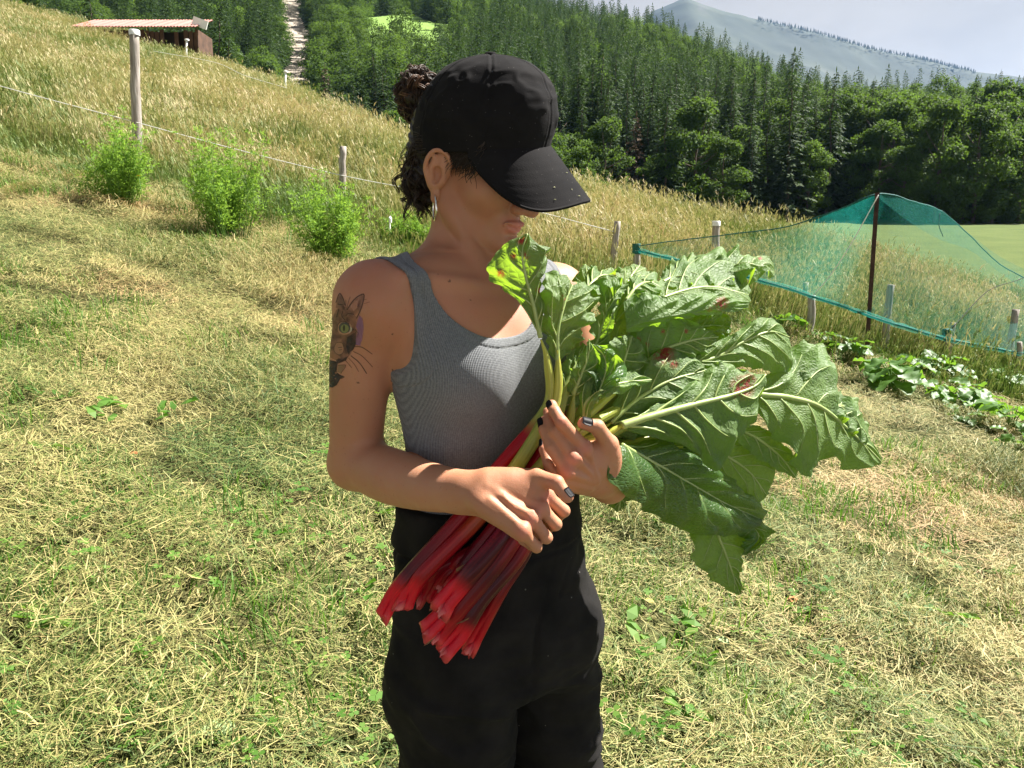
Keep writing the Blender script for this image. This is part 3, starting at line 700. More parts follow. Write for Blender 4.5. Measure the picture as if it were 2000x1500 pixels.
# gathered netting along the lower edge
gq = Bn + np.array([0, -.02, .0]); V, F = tube_vf(gq + .012 * fbm(gq * 9, 2, 6)[:, None], .020 + .012 * np.abs(fbm(gq * 3, 2, 8)), 8); nchild(mesh_obj("gathered_hem", V, F, M_NET))
b = on_ground(1690, 6.39); tp = P(1713, 376, 6.39); e = empty("net_pole", b); tag(e, "rusty steel angle pole holding up the teal net", "pole")
mb = MB(); d = tp - b; d = d / np.linalg.norm(d); L = np.linalg.norm(tp - b); rot = np.array(Vector((0, 0, 1)).rotation_difference(Vector(d)).to_matrix())
mb.box(d * (L / 2 - .1), (.030, .005, L + .2), rot); mb.box(d * (L / 2 - .1) + rot @ np.array([.0175, .013, 0]), (.005, .030, L + .2), rot)
mb.build("angle_bar", M_RUST, e, False)
V, F = tube_vf(spline([tp + [0, -.03, -.02], P(1660, 480, 6.5), P(1620, 540, 6.65), P(1590, 575, 6.78)], 24), .0042, 5); tag(mesh_obj("guy_string", V, F, M_ROPE), "white guy cord slung from the pole top down to the pale post", "cord")
V, F = tube_vf(spline([P(2060, 520, 7.9), P(1985, 548, 7.7), P(1930, 568, 7.5), P(1860, 640, 7.1)], 24), .0036, 5); tag(mesh_obj("guy_string", V, F, M_STRING), "dark string tied across the net near the right edge", "string")
V, F = tube_vf(spline([P(1836, 416, 7.45), P(1834, 440, 7.4), P(1842, 462, 7.38)], 12), .004, 5); tag(mesh_obj("guy_string", V, F, M_STRING), "short dark string hanging from the net's upper bend", "string")

# ---- shed on the slope
sh0 = P(388, 110, 34.0); e = empty("shed", sh0); tag(e, "low brown board shed with a long pink-red metal roof on the slope", "shed")
def schild(o, p=None): o.parent = p or e; o.matrix_parent_inverse = (Matrix.Translation(e.location).inverted() if p is None else Matrix.Identity(4)); return o
M_BOARD = simple_mat("dark_brown_boards", (.085, .045, .028), .85, .4, 3, .3); M_ROOF = simple_mat("faded_red_roof_metal", (.36, .15, .125), .5, .15, 3)
M_INSIDE = simple_mat("shed_inside_shade", (.018, .013, .010), .95, .2, 2)
xl, xr = P(160, 60, 34)[0], P(386, 60, 34)[0]; zt = P(386, 58, 34)[2]; zb = sh0[2] - 1.2
nb = 24; wv = (xr - xl) / nb
mb = MB(); mb.box(((xl + xr) / 2, 34.9, (zt + zb) / 2), (xr - xl - .1, 1.4, zt - zb - .1)); wall = schild(mb.build("wall", M_INSIDE, None, False))  # solid near-black block, painted as the shade inside behind the missing boards
pl = MB().box((0, 0, 0), (wv - .035, .04, zt - zb)); plm = None
for k in range(nb):
    if k in (17, 18, 20): continue                        # gaps where the boards are missing
    if plm is None: o = pl.build("plank", M_BOARD, None, False); plm = o.data
    else: o = bpy.data.objects.new("plank", plm); COL.objects.link(o)
    o.location = (xl + wv * (k + .5) - e.location[0], 34 + .012 * (k % 3) - e.location[1], (zt + zb) / 2 - .03 * (k % 4) - e.location[2]); o.parent = e
nr = 130; xs = np.linspace(xl - .25, xr + .12, nr); V = []
for dz in (0, -.03):
    for yy, zz in ((33.55, zt + .02), (35.6, zt + .02 + 2.05 * math.tan(R(21)))):
        V.append(np.c_[xs, np.full(nr, yy), zz + .022 * np.sin(np.arange(nr) * 1.9) + dz])
V = np.concatenate(V); F = []
for k in range(nr - 1): F += [(k, k + 1, nr + k + 1, nr + k), (2 * nr + k, 3 * nr + k, 3 * nr + k + 1, 2 * nr + k + 1), (k, 2 * nr + k, 2 * nr + k + 1, k + 1)]
roof = schild(mesh_obj("roof", V, F, M_ROOF, None, False))
mb = MB(); mb.box((xr + .12, 34.0, zt + .26), (.62, .06, .34), np.array(Matrix.Rotation(R(20), 3, "Y"))); schild(mb.build("gable_plate", M_WHITE, None, False))
mb = MB(); mb.box((xr - .02, 34.7, (zt + zb) / 2), (.09, 1.6, zt - zb)); schild(mb.build("side_wall", M_BOARD, None, False))

# ---- feathery bushes along the fence
M_FERN = needle_mat("feathery_green", (.085, .190, .022), (.200, .360, .060), (.32, .50, .06), .42)
M_STEM = simple_mat("green_stem", (.10, .20, .04), .7, .2, 30)
def bush(label, px, y, top_py, width, seed, dens=1.0):
    g = np.random.default_rng(seed); b = on_ground(px, y); h = P(px, top_py, y)[2] - b[2]; e = empty("feathery_bush", b); tag(e, label, "bush", "feathery green bushes along the fence")
    C, D, N, L, W, T = [], [], [], [], [], []; mb = MB()
    cl = [(g.uniform(0, 6.28), width * g.uniform(.1, .95), g.uniform(.55, 1.1)) for _ in range(9)]     # uneven clusters of stems
    for k in range(int(54 * dens)):
        a, sp, hk = cl[int(g.integers(0, 9))]; a += g.normal(0, .35); sp = max(.01, sp + g.normal(0, .04)); hh = h * hk * g.uniform(.55, 1.10); ln = g.normal(0, .11, 2) * h
        p = spline([[sp * .45 * math.cos(a), sp * .45 * math.sin(a), 0], [sp * .85 * math.cos(a), sp * .85 * math.sin(a), hh * .5], [sp * math.cos(a) + ln[0], sp * math.sin(a) + ln[1], hh]], 12); mb.tube(p, np.linspace(.0035, .001, 12), 4)
        for q in range(3, 12):
            for m in range(5):
                a2 = g.uniform(0, 6.28); l2 = .095 * (1.18 - q / 12.2) * g.uniform(.3, 1.3); br = np.array([math.cos(a2), math.sin(a2), g.uniform(.1, .8)])
                for u in np.linspace(.25, 1, 4):
                    C.append(p[q] + br * l2 * u + g.normal(0, .006, 3)); D.append(br + g.normal(0, .8, 3)); N.append(g.normal(0, 1, 3)); L.append(g.uniform(.018, .040)); W.append(g.uniform(.005, .011)); T.append(np.clip(g.normal(.35 + .35 * q / 12, .2), 0, 1))
    V, F, T_ = cards(np.array(C), np.array(D), np.array(N), np.array(L), np.array(W), np.array(T))
    mesh_obj("foliage", V, F, M_FERN, e, False, {"tone": T_}); mb.build("stems", M_STEM, e)
bush("loose feathery bush at left, in front of the white-capped post", 232, 6.45, 240, .30, 1, 1.1)
bush("tallest, densest feathery bush, second from the left", 456, 6.2, 262, .24, 2, 1.4)
bush("broad feathery bush between the short post and the person's shoulder", 648, 6.0, 340, .34, 3, 1.2)
bush("small feathery bush half hidden behind the person's neck", 800, 7.3, 420, .22, 4, .7)

# ---- rhubarb growing in the bed, and weeds
t = NT("garden_leaf"); co = t.coord("Object"); nn = t.noise(18, 3, .6, co)
pb = t.pbsdf(Base_Color=t.ramp(nn, [(.3, (.045, .125, .018)), (.7, (.110, .215, .040))]), Roughness=.5); tl = t.n("ShaderNodeBsdfTranslucent", {"Color": (.20, .38, .03)}).outputs[0]
M_GLEAF = t.done(t.n("ShaderNodeMixShader", {0: .38, 1: pb, 2: tl}).outputs[0])
def gleaf(L, W, seed):
    g = np.random.default_rng(seed); ns, nt = 14, 9; s = np.linspace(0, 1, ns)[:, None]; q = np.linspace(-1, 1, nt)[None, :]
    w = W * np.sin(np.clip(s * .93 + .07, 0, 1) * math.pi) ** .6 * (1 + .12 * np.sin(s * 22 + seed)); x = q * w; y = L * s + 0 * q
    z = -.35 * L * s ** 2 + .22 * np.abs(q) * w + .10 * W * np.sin(s * 17 + seed + 2 * q) * np.abs(q) + .012 * fbm(np.stack(np.broadcast_arrays(x * 30, y * 30, 0 * x + seed), -1), 2, seed)
    i, j = np.meshgrid(np.arange(ns - 1), np.arange(nt - 1), indexing="ij"); a = i * nt + j
    return np.stack([x, y, z], -1).reshape(-1, 3), np.stack([a, a + 1, a + nt + 1, a + nt], -1).reshape(-1, 4)
GL = [mesh_obj("leaf", *gleaf(.20, .085, k + 1), M_GLEAF, link=False).data for k in range(4)]
def garden_plant(label, px, py, n, size, seed):
    g = np.random.default_rng(seed); b = hit(px, py); e = empty("rhubarb_plant", b, g.uniform(0, 6)); tag(e, label, "plant", "leafy plants in the bed under the net")
    for k in range(n):
        a = 2.399 * k + g.normal(0, .3); r = size * g.uniform(.12, .55); z = size * g.uniform(.35, .95); tip = np.array([r * math.cos(a), r * math.sin(a), z])
        o = bpy.data.objects.new("leaf", GL[k % 4]); COL.objects.link(o); o.parent = e; o.location = tip; o.rotation_euler = (g.uniform(-.5, .45), g.normal(0, .25), a - math.pi / 2); o.scale = (size * g.uniform(2.4, 3.9),) * 3
        V, F = tube_vf(spline([[0, 0, -.02], tip * np.array([.4, .4, .6]), tip], 7), np.linspace(.007, .004, 7) * size * 3, 5); mesh_obj("petiole", V, F, M_STEM, e)
garden_plant("biggest leafy plant right of the rusty pole's foot", 1742, 772, 20, .30, 1)
garden_plant("leafy plant just left of the rusty pole's foot", 1650, 712, 14, .24, 2)
garden_plant("leafy plant under the net's lower edge by the pale stout post", 1530, 660, 12, .22, 3)
garden_plant("leafy plant behind the biggest one, nearer the teal-wrapped stub", 1835, 745, 14, .22, 4)
garden_plant("low leafy plant at right, beyond the orange flower", 1900, 800, 14, .20, 5)
garden_plant("leafy plant at the right picture edge in the bed", 1975, 845, 14, .22, 6)
garden_plant("small leafy plant at right nearest the mown hay", 1880, 830, 9, .15, 7)
garden_plant("leafy plant in the bed between the pole and the teal-wrapped stub", 1790, 735, 14, .20, 9)
garden_plant("leafy plant low in the bed just right of the orange flower", 1840, 795, 12, .18, 10)
garden_plant("leafy plant left of the pole, farther back by the hem", 1605, 685, 12, .18, 11)
garden_plant("leafy plant in the far right corner of the bed, nearest the hay", 1985, 890, 12, .18, 12)
garden_plant("leafy plant at the right edge under the tall slim post", 1960, 765, 12, .20, 8)
# flowers
M_ORANGE = simple_mat("orange_petals", (.75, .25, .02), .6, .1, 90); M_YEL = simple_mat("yellow_petals", (.80, .62, .04), .6, .1, 90); M_PURP = simple_mat("purple_petals", (.30, .12, .38), .6, .1, 90); M_PINKF = simple_mat("pink_petals", (.55, .22, .36), .6, .1, 90)
def flower(label, px, py, y, r, mat, stem=.25):
    c = P(px, py, y); e = empty("wild_flower", c); tag(e, label, "flower", "wild flowers in the grass"); mb = MB()
    for k in range(9):
        a = k * .698; d = np.array([math.cos(a), math.sin(a) * .8, .35]); s_ = np.array([-math.sin(a), math.cos(a), 0]); mb.add(np.array([[0, 0, 0], d * r * .6 + s_ * r * .22, d * r, d * r * .6 - s_ * r * .22]), [(0, 1, 2, 3)])
    mb.build("petals", mat, e, False); V, F = tube_vf(np.array([[0, 0, 0], [.01, 0, -stem * .5], [0, .01, -stem]]), .0022, 5); mesh_obj("stem", V, F, M_STEM, e)
flower("orange flower in the bed right of the rusty pole's foot", 1772, 792, 5.45, .030, M_ORANGE, .12)
flower("yellow flower beside the left-most feathery bush", 271, 344, 6.3, .022, M_YEL)
flower("pink flower above the left shoulder of the tallest bush", 373, 292, 8.0, .022, M_PINKF)
flower("second pink flower just below the other pink one", 379, 306, 7.9, .020, M_PINKF)
flower("purple flower left of the short grey fence post", 638, 348, 8.2, .024, M_PURP)
flower("yellow flower low between the two left bushes", 534, 405, 6.9, .016, M_YEL)
# things lying on the hay: dried leaves and a plucked leaf or two
M_DRYL = simple_mat("dry_orange_leaf", (.45, .17, .06), .8, .3, 60); M_PALEL = simple_mat("pale_wilted_leaf", (.30, .40, .17), .7, .15, 60)
def fallen(label, px, py, L, W, mat, rz, seed):
    b = hit(px, py); V, F = gleaf(L, W, seed); V[:, 2] = V[:, 2] * .35; V[:, 1] -= L / 2
    c, s_ = math.cos(rz), math.sin(rz); Rm = np.array([[c, -s_, 0], [s_, c, 0], [0, 0, 1]]); V = V @ Rm.T; V[:, 2] += .19 * V[:, 1] - .20 * V[:, 0]
    o = mesh_obj("fallen_leaf", V, F, mat); o.location = b + np.array([0, 0, .045]); tag(o, label, "leaf", "leaves lying on the hay")
fallen("pale wilted leaf lying at the bottom edge left of the trousers", 425, 1452, .085, .022, M_PALEL, 1.9, 3)
fallen("small orange dry leaf on the hay left of the tattooed arm", 210, 520, .05, .02, M_DRYL, .4, 4)
fallen("orange dry leaf on the hay far left, below the middle", 262, 905, .035, .013, M_DRYL, 1.2, 5)
fallen("brown dry leaf among the hay at lower right", 1545, 1192, .05, .015, M_DRYL, 2.0, 6)
fallen("yellowed leaf on the hay right of the trouser pocket", 1268, 1196, .03, .014, simple_mat("yellow_leaf", (.55, .45, .10), .7, .15, 60), .3, 7)
fallen("pale leaf lying on the hay right of the trousers", 1410, 1272, .045, .016, M_PALEL, 1.0, 8)
# ================================================================= implicit-surface modelling (for the person)
class Field:
    def __init__(self, lo, hi, h):
        self.lo = np.array(lo, np.float32); self.h = h
        self.n = np.ceil((np.array(hi) - self.lo) / h).astype(int) + 1
        self.D = np.full(self.n, 0.08, np.float32)
        self.ax = [self.lo[i] + h * np.arange(self.n[i], dtype=np.float32) for i in range(3)]
    def win(self, lo, hi):
        a = np.clip(np.floor((np.asarray(lo) - self.lo) / self.h).astype(int), 0, self.n)
        b = np.clip(np.ceil((np.asarray(hi) - self.lo) / self.h).astype(int) + 1, 0, self.n)
        if np.any(b <= a): return None, None
        s = tuple(slice(a[i], b[i]) for i in range(3))
        X = self.ax[0][s[0]][:, None, None]; Y = self.ax[1][s[1]][None, :, None]; Z = self.ax[2][s[2]][None, None, :]
        return s, (X, Y, Z)
    def union(self, s, d, k):
        A = self.D[s]
        if k > 0:
            hh = np.maximum(k - np.abs(A - d), 0) / k
            self.D[s] = np.minimum(A, d) - hh * hh * (k / 4)
        else: self.D[s] = np.minimum(A, d)
    def cut(self, s, d, k):
        A = self.D[s]; d = -d
        if k > 0:
            hh = np.maximum(k - np.abs(A - d), 0) / k
            self.D[s] = np.maximum(A, d) + hh * hh * (k / 4)
        else: self.D[s] = np.maximum(A, d)
    def cone(self, a, b, ra, rb, k=0.02, sub=False):
        a = np.asarray(a, np.float32); b = np.asarray(b, np.float32); m = max(ra, rb) + k + 0.012
        s, G = self.win(np.minimum(a, b) - m, np.maximum(a, b) + m)
        if s is None: return
        ab = b - a; L2 = float(ab @ ab) + 1e-9
        px, py, pz = G[0] - a[0], G[1] - a[1], G[2] - a[2]
        t = np.clip((px * ab[0] + py * ab[1] + pz * ab[2]) / L2, 0, 1)
        d = np.sqrt((px - t * ab[0]) ** 2 + (py - t * ab[1]) ** 2 + (pz - t * ab[2]) ** 2) - (ra + t * (rb - ra))
        (self.cut if sub else self.union)(s, d.astype(np.float32), k)
    def chain(self, pts, rad, k=0.02, sub=None):
        """smooth bent limb: cones along a spline, joined to the rest once"""
        pts = [np.asarray(p, float) for p in pts]
        if len(pts) > 2:
            q = spline(np.c_[np.array(pts), np.asarray(rad)[:, None] * 1.0], 5 * (len(pts) - 1) + 1)
            pts = list(q[:, :3]); rad = list(q[:, 3])
        m = max(rad) + k + 0.012; A = np.array(pts)
        s, G = self.win(A.min(0) - m, A.max(0) + m)
        if s is None: return
        best = None
        for i in range(len(pts) - 1):
            a = pts[i].astype(np.float32); ab = (pts[i + 1] - pts[i]).astype(np.float32); L2 = float(ab @ ab) + 1e-9
            px, py, pz = G[0] - a[0], G[1] - a[1], G[2] - a[2]
            t = np.clip((px * ab[0] + py * ab[1] + pz * ab[2]) / L2, 0, 1)
            d = np.sqrt((px - t * ab[0]) ** 2 + (py - t * ab[1]) ** 2 + (pz - t * ab[2]) ** 2) - (rad[i] + t * (rad[i + 1] - rad[i]))
            best = d if best is None else np.minimum(best, d)
        (self.cut if sub else self.union)(s, best.astype(np.float32), k)
    def chain_sharp(self, pts, rad, k):
        """finger: straight bones with rounded joints, joined once"""
        q = []; r = []
        for i in range(len(pts) - 1):
            for t in (0, .35, .7):
                q.append(pts[i] + (pts[i + 1] - pts[i]) * t)
                r.append((rad[i] + (rad[i + 1] - rad[i]) * t) * (1.05 if t == 0 and i else (.96 if t == .35 else .95 if t else 1)))
        q.append(pts[-1]); r.append(rad[-1])
        f = self.part(np.min(q, axis=0) - .03, np.max(q, axis=0) + .03) if not hasattr(self, "off") else self.part0(np.min(q, axis=0) - .03, np.max(q, axis=0) + .03)
        for i in range(len(q) - 1): f.cone(q[i], q[i + 1], r[i], r[i + 1], 0.0)
        self.merge(f, k)
    def part0(self, lo, hi):
        o = self.off; f = self.part(lo, hi); return f
    def part(self, lo, hi):
        """an empty field on the same grid, to be modelled apart and merged"""
        a = np.clip(np.floor((np.asarray(lo) - self.lo) / self.h).astype(int), 0, self.n - 2)
        b = np.clip(np.ceil((np.asarray(hi) - self.lo) / self.h).astype(int) + 1, 2, self.n)
        f = Field.__new__(Field); f.h = self.h; f.off = a; f.n = b - a
        f.lo = self.lo + self.h * a; f.D = np.full(f.n, 0.08, np.float32)
        f.ax = [self.ax[i][a[i]:b[i]] for i in range(3)]
        return f
    def merge(self, f, k):
        s = tuple(slice(f.off[i], f.off[i] + f.n[i]) for i in range(3))
        self.union(s, f.D, k)
    def ell(self, c, r, M=None, k=0.02, sub=False):
        c = np.asarray(c, np.float32); r = np.asarray(r, np.float32); m = float(max(r)) + k + 0.012
        s, G = self.win(c - m, c + m)
        if s is None: return
        x, y, z = G[0] - c[0], G[1] - c[1], G[2] - c[2]
        if M is not None:
            M = np.asarray(M, np.float32)      # columns = axes
            x, y, z = (M[0, 0] * x + M[1, 0] * y + M[2, 0] * z, M[0, 1] * x + M[1, 1] * y + M[2, 1] * z, M[0, 2] * x + M[1, 2] * y + M[2, 2] * z)
        k0 = np.sqrt((x / r[0]) ** 2 + (y / r[1]) ** 2 + (z / r[2]) ** 2)
        k1 = np.sqrt((x / r[0] ** 2) ** 2 + (y / r[1] ** 2) ** 2 + (z / r[2] ** 2) ** 2) + 1e-6
        d = k0 * (k0 - 1) / k1
        d = np.where(k0 < 1e-3, -float(min(r)), d)
        (self.cut if sub else self.union)(s, d.astype(np.float32), k)
    def loft(self, zs, cx, cy, ra, rb, yaw, k=0.02, p=2.0, pad=0.06):
        """stack of (super)ellipses along z: ra lateral, rb fore-aft"""
        zs, cx, cy, ra, rb = [np.asarray(q, float) for q in (zs, cx, cy, ra, rb)]
        o = np.argsort(zs); zs, cx, cy, ra, rb = zs[o], cx[o], cy[o], ra[o], rb[o]
        m = max(ra.max(), rb.max()) + pad
        s, G = self.win((cx.min() - m, cy.min() - m, zs[0] - pad), (cx.max() + m, cy.max() + m, zs[-1] + pad))
        if s is None: return
        z = G[2][0, 0]; zc = np.clip(z, zs[0], zs[-1])
        it = lambda q: spline_i(zs, q, zc).astype(np.float32)
        X = G[0] - it(cx)[None, None]; Y = G[1] - it(cy)[None, None]
        c, sn = math.cos(yaw), math.sin(yaw)
        l = c * X + sn * Y; f = sn * X - c * Y          # lateral (her left), forward
        A = it(ra)[None, None]; B = it(rb)[None, None]
        q = (np.abs(l / A) ** p + np.abs(f / B) ** p) ** (1 / p)
        g = np.sqrt((l / A**2) ** 2 + (f / B**2) ** 2) + 1e-6
        d = np.where(q < 0.3, (q - 1) * np.minimum(A, B), q * (q - 1) / g) if p == 2.0 else (q - 1) * np.minimum(A, B)
        dz = np.maximum(zs[0] - z, z - zs[-1])[None, None]
        d = np.where(dz > 0, np.sqrt(np.maximum(d, 0) ** 2 + dz**2), np.maximum(d, dz))
        self.union(s, d.astype(np.float32), k)
    def sample(self, pts):
        q = (np.asarray(pts) - self.lo) / self.h
        q = np.clip(q, 0, np.array(self.n) - 1.001); i = q.astype(int); f = q - i; out = 0
        for dx in (0, 1):
            for dy in (0, 1):
                for dz in (0, 1):
                    w = (f[:, 0] if dx else 1 - f[:, 0]) * (f[:, 1] if dy else 1 - f[:, 1]) * (f[:, 2] if dz else 1 - f[:, 2])
                    out = out + w * self.D[i[:, 0] + dx, i[:, 1] + dy, i[:, 2] + dz]
        return out
    def grad(self, pts, e=None):
        e = e or self.h; g = np.zeros_like(pts)
        for a in range(3):
            d = np.zeros(3); d[a] = e
            g[:, a] = self.sample(pts + d) - self.sample(pts - d)
        return g / (np.linalg.norm(g, axis=1, keepdims=True) + 1e-9)
    def project(self, pts, it=4):
        pts = np.array(pts, float)
        for _ in range(it): pts = pts - self.grad(pts) * self.sample(pts)[:, None]
        return pts
    def mesh(self):
        D = self.D; S = D < 0
        nx, ny, nz = D.shape
        c = S[:-1, :-1, :-1].astype(np.int8)
        tot = np.zeros((nx - 1, ny - 1, nz - 1), np.int8)
        for dx in (0, 1):
            for dy in (0, 1):
                for dz in (0, 1): tot += S[dx:nx - 1 + dx, dy:ny - 1 + dy, dz:nz - 1 + dz]
        ci = np.argwhere((tot > 0) & (tot < 8)); del tot, c
        idx = np.full((nx - 1, ny - 1, nz - 1), -1, np.int32)
        idx[ci[:, 0], ci[:, 1], ci[:, 2]] = np.arange(len(ci))
        acc = np.zeros((len(ci), 3)); cnt = np.zeros(len(ci))
        corners = [(a, b, e) for a in (0, 1) for b in (0, 1) for e in (0, 1)]
        val = {q: D[ci[:, 0] + q[0], ci[:, 1] + q[1], ci[:, 2] + q[2]] for q in corners}
        for a in corners:
            for ax in range(3):
                if a[ax]: continue
                b = list(a); b[ax] = 1; b = tuple(b)
                va, vb = val[a], val[b]; m = (va < 0) != (vb < 0)
                t = np.where(m, va / np.where(m, va - vb, 1), 0)
                p = np.array(a, float)[None] + np.zeros((len(ci), 3)); p[:, ax] += t
                acc += p * m[:, None]; cnt += m
        V = self.lo + self.h * (ci + acc / cnt[:, None])
        quads = []
        for ax in range(3):
            o1, o2 = [(1, 2), (2, 0), (0, 1)][ax]
            sl = [slice(0, n) for n in D.shape]; sl2 = list(sl)
            sl[ax] = slice(0, D.shape[ax] - 1); sl2[ax] = slice(1, D.shape[ax])
            ed = S[tuple(sl)] != S[tuple(sl2)]
            e = np.argwhere(ed)
            e = e[(e[:, o1] > 0) & (e[:, o2] > 0) & (e[:, o1] < D.shape[o1] - 1) & (e[:, o2] < D.shape[o2] - 1)]
            flip = S[e[:, 0], e[:, 1], e[:, 2]]
            def cell(d1, d2):
                q = e.copy(); q[:, o1] += d1; q[:, o2] += d2; return idx[q[:, 0], q[:, 1], q[:, 2]]
            Q = np.stack([cell(-1, -1), cell(0, -1), cell(0, 0), cell(-1, 0)], 1)
            Q[~flip] = Q[~flip][:, ::-1]; quads.append(Q)
        return V, np.concatenate(quads)
def spline_i(x, y, q):
    x = np.asarray(x, float); y = np.asarray(y, float)
    m = np.gradient(y, x); i = np.clip(np.searchsorted(x, q, side="right") - 1, 0, len(x) - 2)
    h = x[i + 1] - x[i]; s = (q - x[i]) / h
    return ((2 * s**3 - 3 * s**2 + 1) * y[i] + (s**3 - 2 * s**2 + s) * h * m[i] + (-2 * s**3 + 3 * s**2) * y[i + 1] + (s**3 - s**2) * h * m[i + 1])
# ================================================================= the person
TY = R(39)                                       # torso turned to the camera's right
TL = np.array([math.cos(TY), math.sin(TY), 0]); TF = np.array([math.sin(TY), -math.cos(TY), 0])
HY, HP = R(60), R(21)                            # head: yaw and bow
_f0 = np.array([math.sin(HY), -math.cos(HY), 0]); HL = np.array([math.cos(HY), math.sin(HY), 0])
HF = _f0 * math.cos(HP) - np.array([0, 0, math.sin(HP)]); HU = _f0 * math.sin(HP) + np.array([0, 0, math.cos(HP)])
H0 = P(920, 333, 1.15)
HM = np.stack([HF, HL, HU], 1)                    # columns: forward, left, up
def H(x, y, z): return H0 + HF * x + HL * y + HU * z

body = Field((-0.30, 0.80, 0.88), (0.30, 1.40, 1.70), 0.0018)
TZ = [0.88, 0.94, 1.00, 1.07, 1.12, 1.18, 1.24, 1.30, 1.36, 1.405, 1.435]
TCX = [-.035, -.035, -.035, -.036, -.037, -.042, -.048, -.052, -.058, -.062, -.064]
TCY = [1.12, 1.12, 1.12, 1.12, 1.12, 1.12, 1.122, 1.125, 1.13, 1.14, 1.145]
TRA = [.100, .106, .116, .128, .124, .125, .132, .140, .136, .108, .06]
TRB = [.066, .072, .080, .088, .088, .090, .096, .098, .084, .060, .045]
body.loft(TZ, TCX, TCY, TRA, TRB, TY, k=0.0)
def tors(l, f, z):
    return np.array([np.interp(z, TZ, TCX), np.interp(z, TZ, TCY), 0]) + TL * l + TF * f + np.array([0, 0, z])
TM = np.stack([TL, TF, np.array([0, 0, 1.0])], 1)
for sgn in (-1, 1):                              # bust, shoulder blades
    body.ell(tors(sgn * .064, .060, 1.270), (.052, .048, .054), TM, 0.04)
    body.ell(tors(sgn * .070, -.06, 1.33), (.05, .035, .07), TM, 0.05)
SR = P(732, 592, 1.040); SL = P(1084, 584, 1.225)
NB = P(902, 540, 1.150); NT_ = P(910, 400, 1.158)
body.ell(SR, (.052, .050, .052), None, 0.035)
body.ell(SL, (.050, .048, .050), None, 0.035)
body.chain([NB + np.array([0, .014, .006]), P(815, 540, 1.115), SR + np.array([.004, .010, .008])], [.046, .030, .034], 0.04)
body.chain([NB + np.array([0, .014, .006]), P(1000, 545, 1.20), SL + np.array([-.004, .005, .008])], [.046, .030, .034], 0.04)
body.chain([NB - np.array([0, 0, .03]), (NB + NT_) / 2 + np.array([-.004, .006, 0]), NT_], [.053, .0470, .0465], 0.025)
for sgn in (-1, 1): body.ell(tors(sgn * .074, .012, 1.380), (.048, .040, .046), TM, 0.035)
ster = tors(0, .060, 1.385)                      # collar bones, neck tendons
body.chain([ster + TL * -.012, ster + TL * -.06 + np.array([0, 0, .010]), SR + np.array([.035, -.020, .036])], [.006, .0055, .005], 0.018)
body.chain([ster + TL * .012, ster + TL * .06 + np.array([0, 0, .010]), SL + np.array([-.028, -.015, .036])], [.006, .0055, .005], 0.018)
body.cone(ster + TL * -.008 + np.array([0, 0, .004]), H(-.010, -.052, -.03), .006, .010, 0.02)
body.cone(ster + TL * .008 + np.array([0, 0, .004]), H(-.010, .052, -.03), .006, .010, 0.02)
tank_base = body.D.copy()                        # what the vest follows: trunk without arms and head

# ---- arms
ER = P(694, 903, 1.085)
WR = P(914, 961, .912)
body.chain([SR, P(708, 680, 1.055), P(700, 780, 1.07), ER], [.049, .0435, .0405, .0365], 0.02)
body.ell(ER + np.array([-.004, .012, -.008]), (.030, .030, .030), None, 0.02)
body.chain([ER + np.array([0, .005, 0]), P(765, 930, 1.020), P(845, 952, .955), WR], [.036, .0385, .0315, .0255], 0.018)
body.ell(P(890, 978, .918), (.012, .012, .010), None, 0.015)     # end of the ulna
EL = P(1195, 890, 1.235); WL = P(1190, 947, 1.005)
body.chain([SL, P(1125, 700, 1.235), EL], [.047, .042, .035], 0.02)
body.chain([EL, P(1200, 925, 1.13), WL], [.035, .034, .0245], 0.018)

# ---- hands
NAILS = []                                       # (position, direction of the finger, outward normal, radius, size)
def finger(f, pts, rad, nail_n=None, kroot=0.0035, nail_size=.0052):
    pts = [np.asarray(p, float) for p in pts]
    f.chain_sharp(pts, rad, kroot)
    if nail_n is not None:
        d = pts[-1] - pts[-2]; d /= np.linalg.norm(d); n = np.asarray(nail_n, float); n = n - d * (n @ d); n /= np.linalg.norm(n)
        NAILS.append((pts[-1], d, n, rad[-1], nail_size))
def hand(wrist, C, M, flesh, out, up):
    """palm of one hand: wrist, carpals C, knuckles M; flesh = towards the palm, out = towards the back of the hand"""
    f = body.part(np.min([wrist] + C + M, axis=0) - .09, np.max([wrist] + C + M, axis=0) + .09)
    for c, m in zip(C, M): f.chain([wrist, c, m - out * .004], [.019, .0150, .0110], 0.006)
    for c, m in zip(C, M): f.chain([wrist + flesh * .4, c + flesh, m + flesh * .75 + (c - m) * .18], [.016, .0125, .0090], 0.010)
    for c, m in zip(C, M):                         # tendons, knuckles
        a = f.project(np.array([c + (m - c) * q + out * .016 for q in (.15, .4, .65, .85)]), 6)
        f.chain(list(a - out * .0012), [.0016, .0020, .0022, .0026], 0.006)
        f.ell(m + out * .0020, (.0090,) * 3, None, 0.006)
    return f
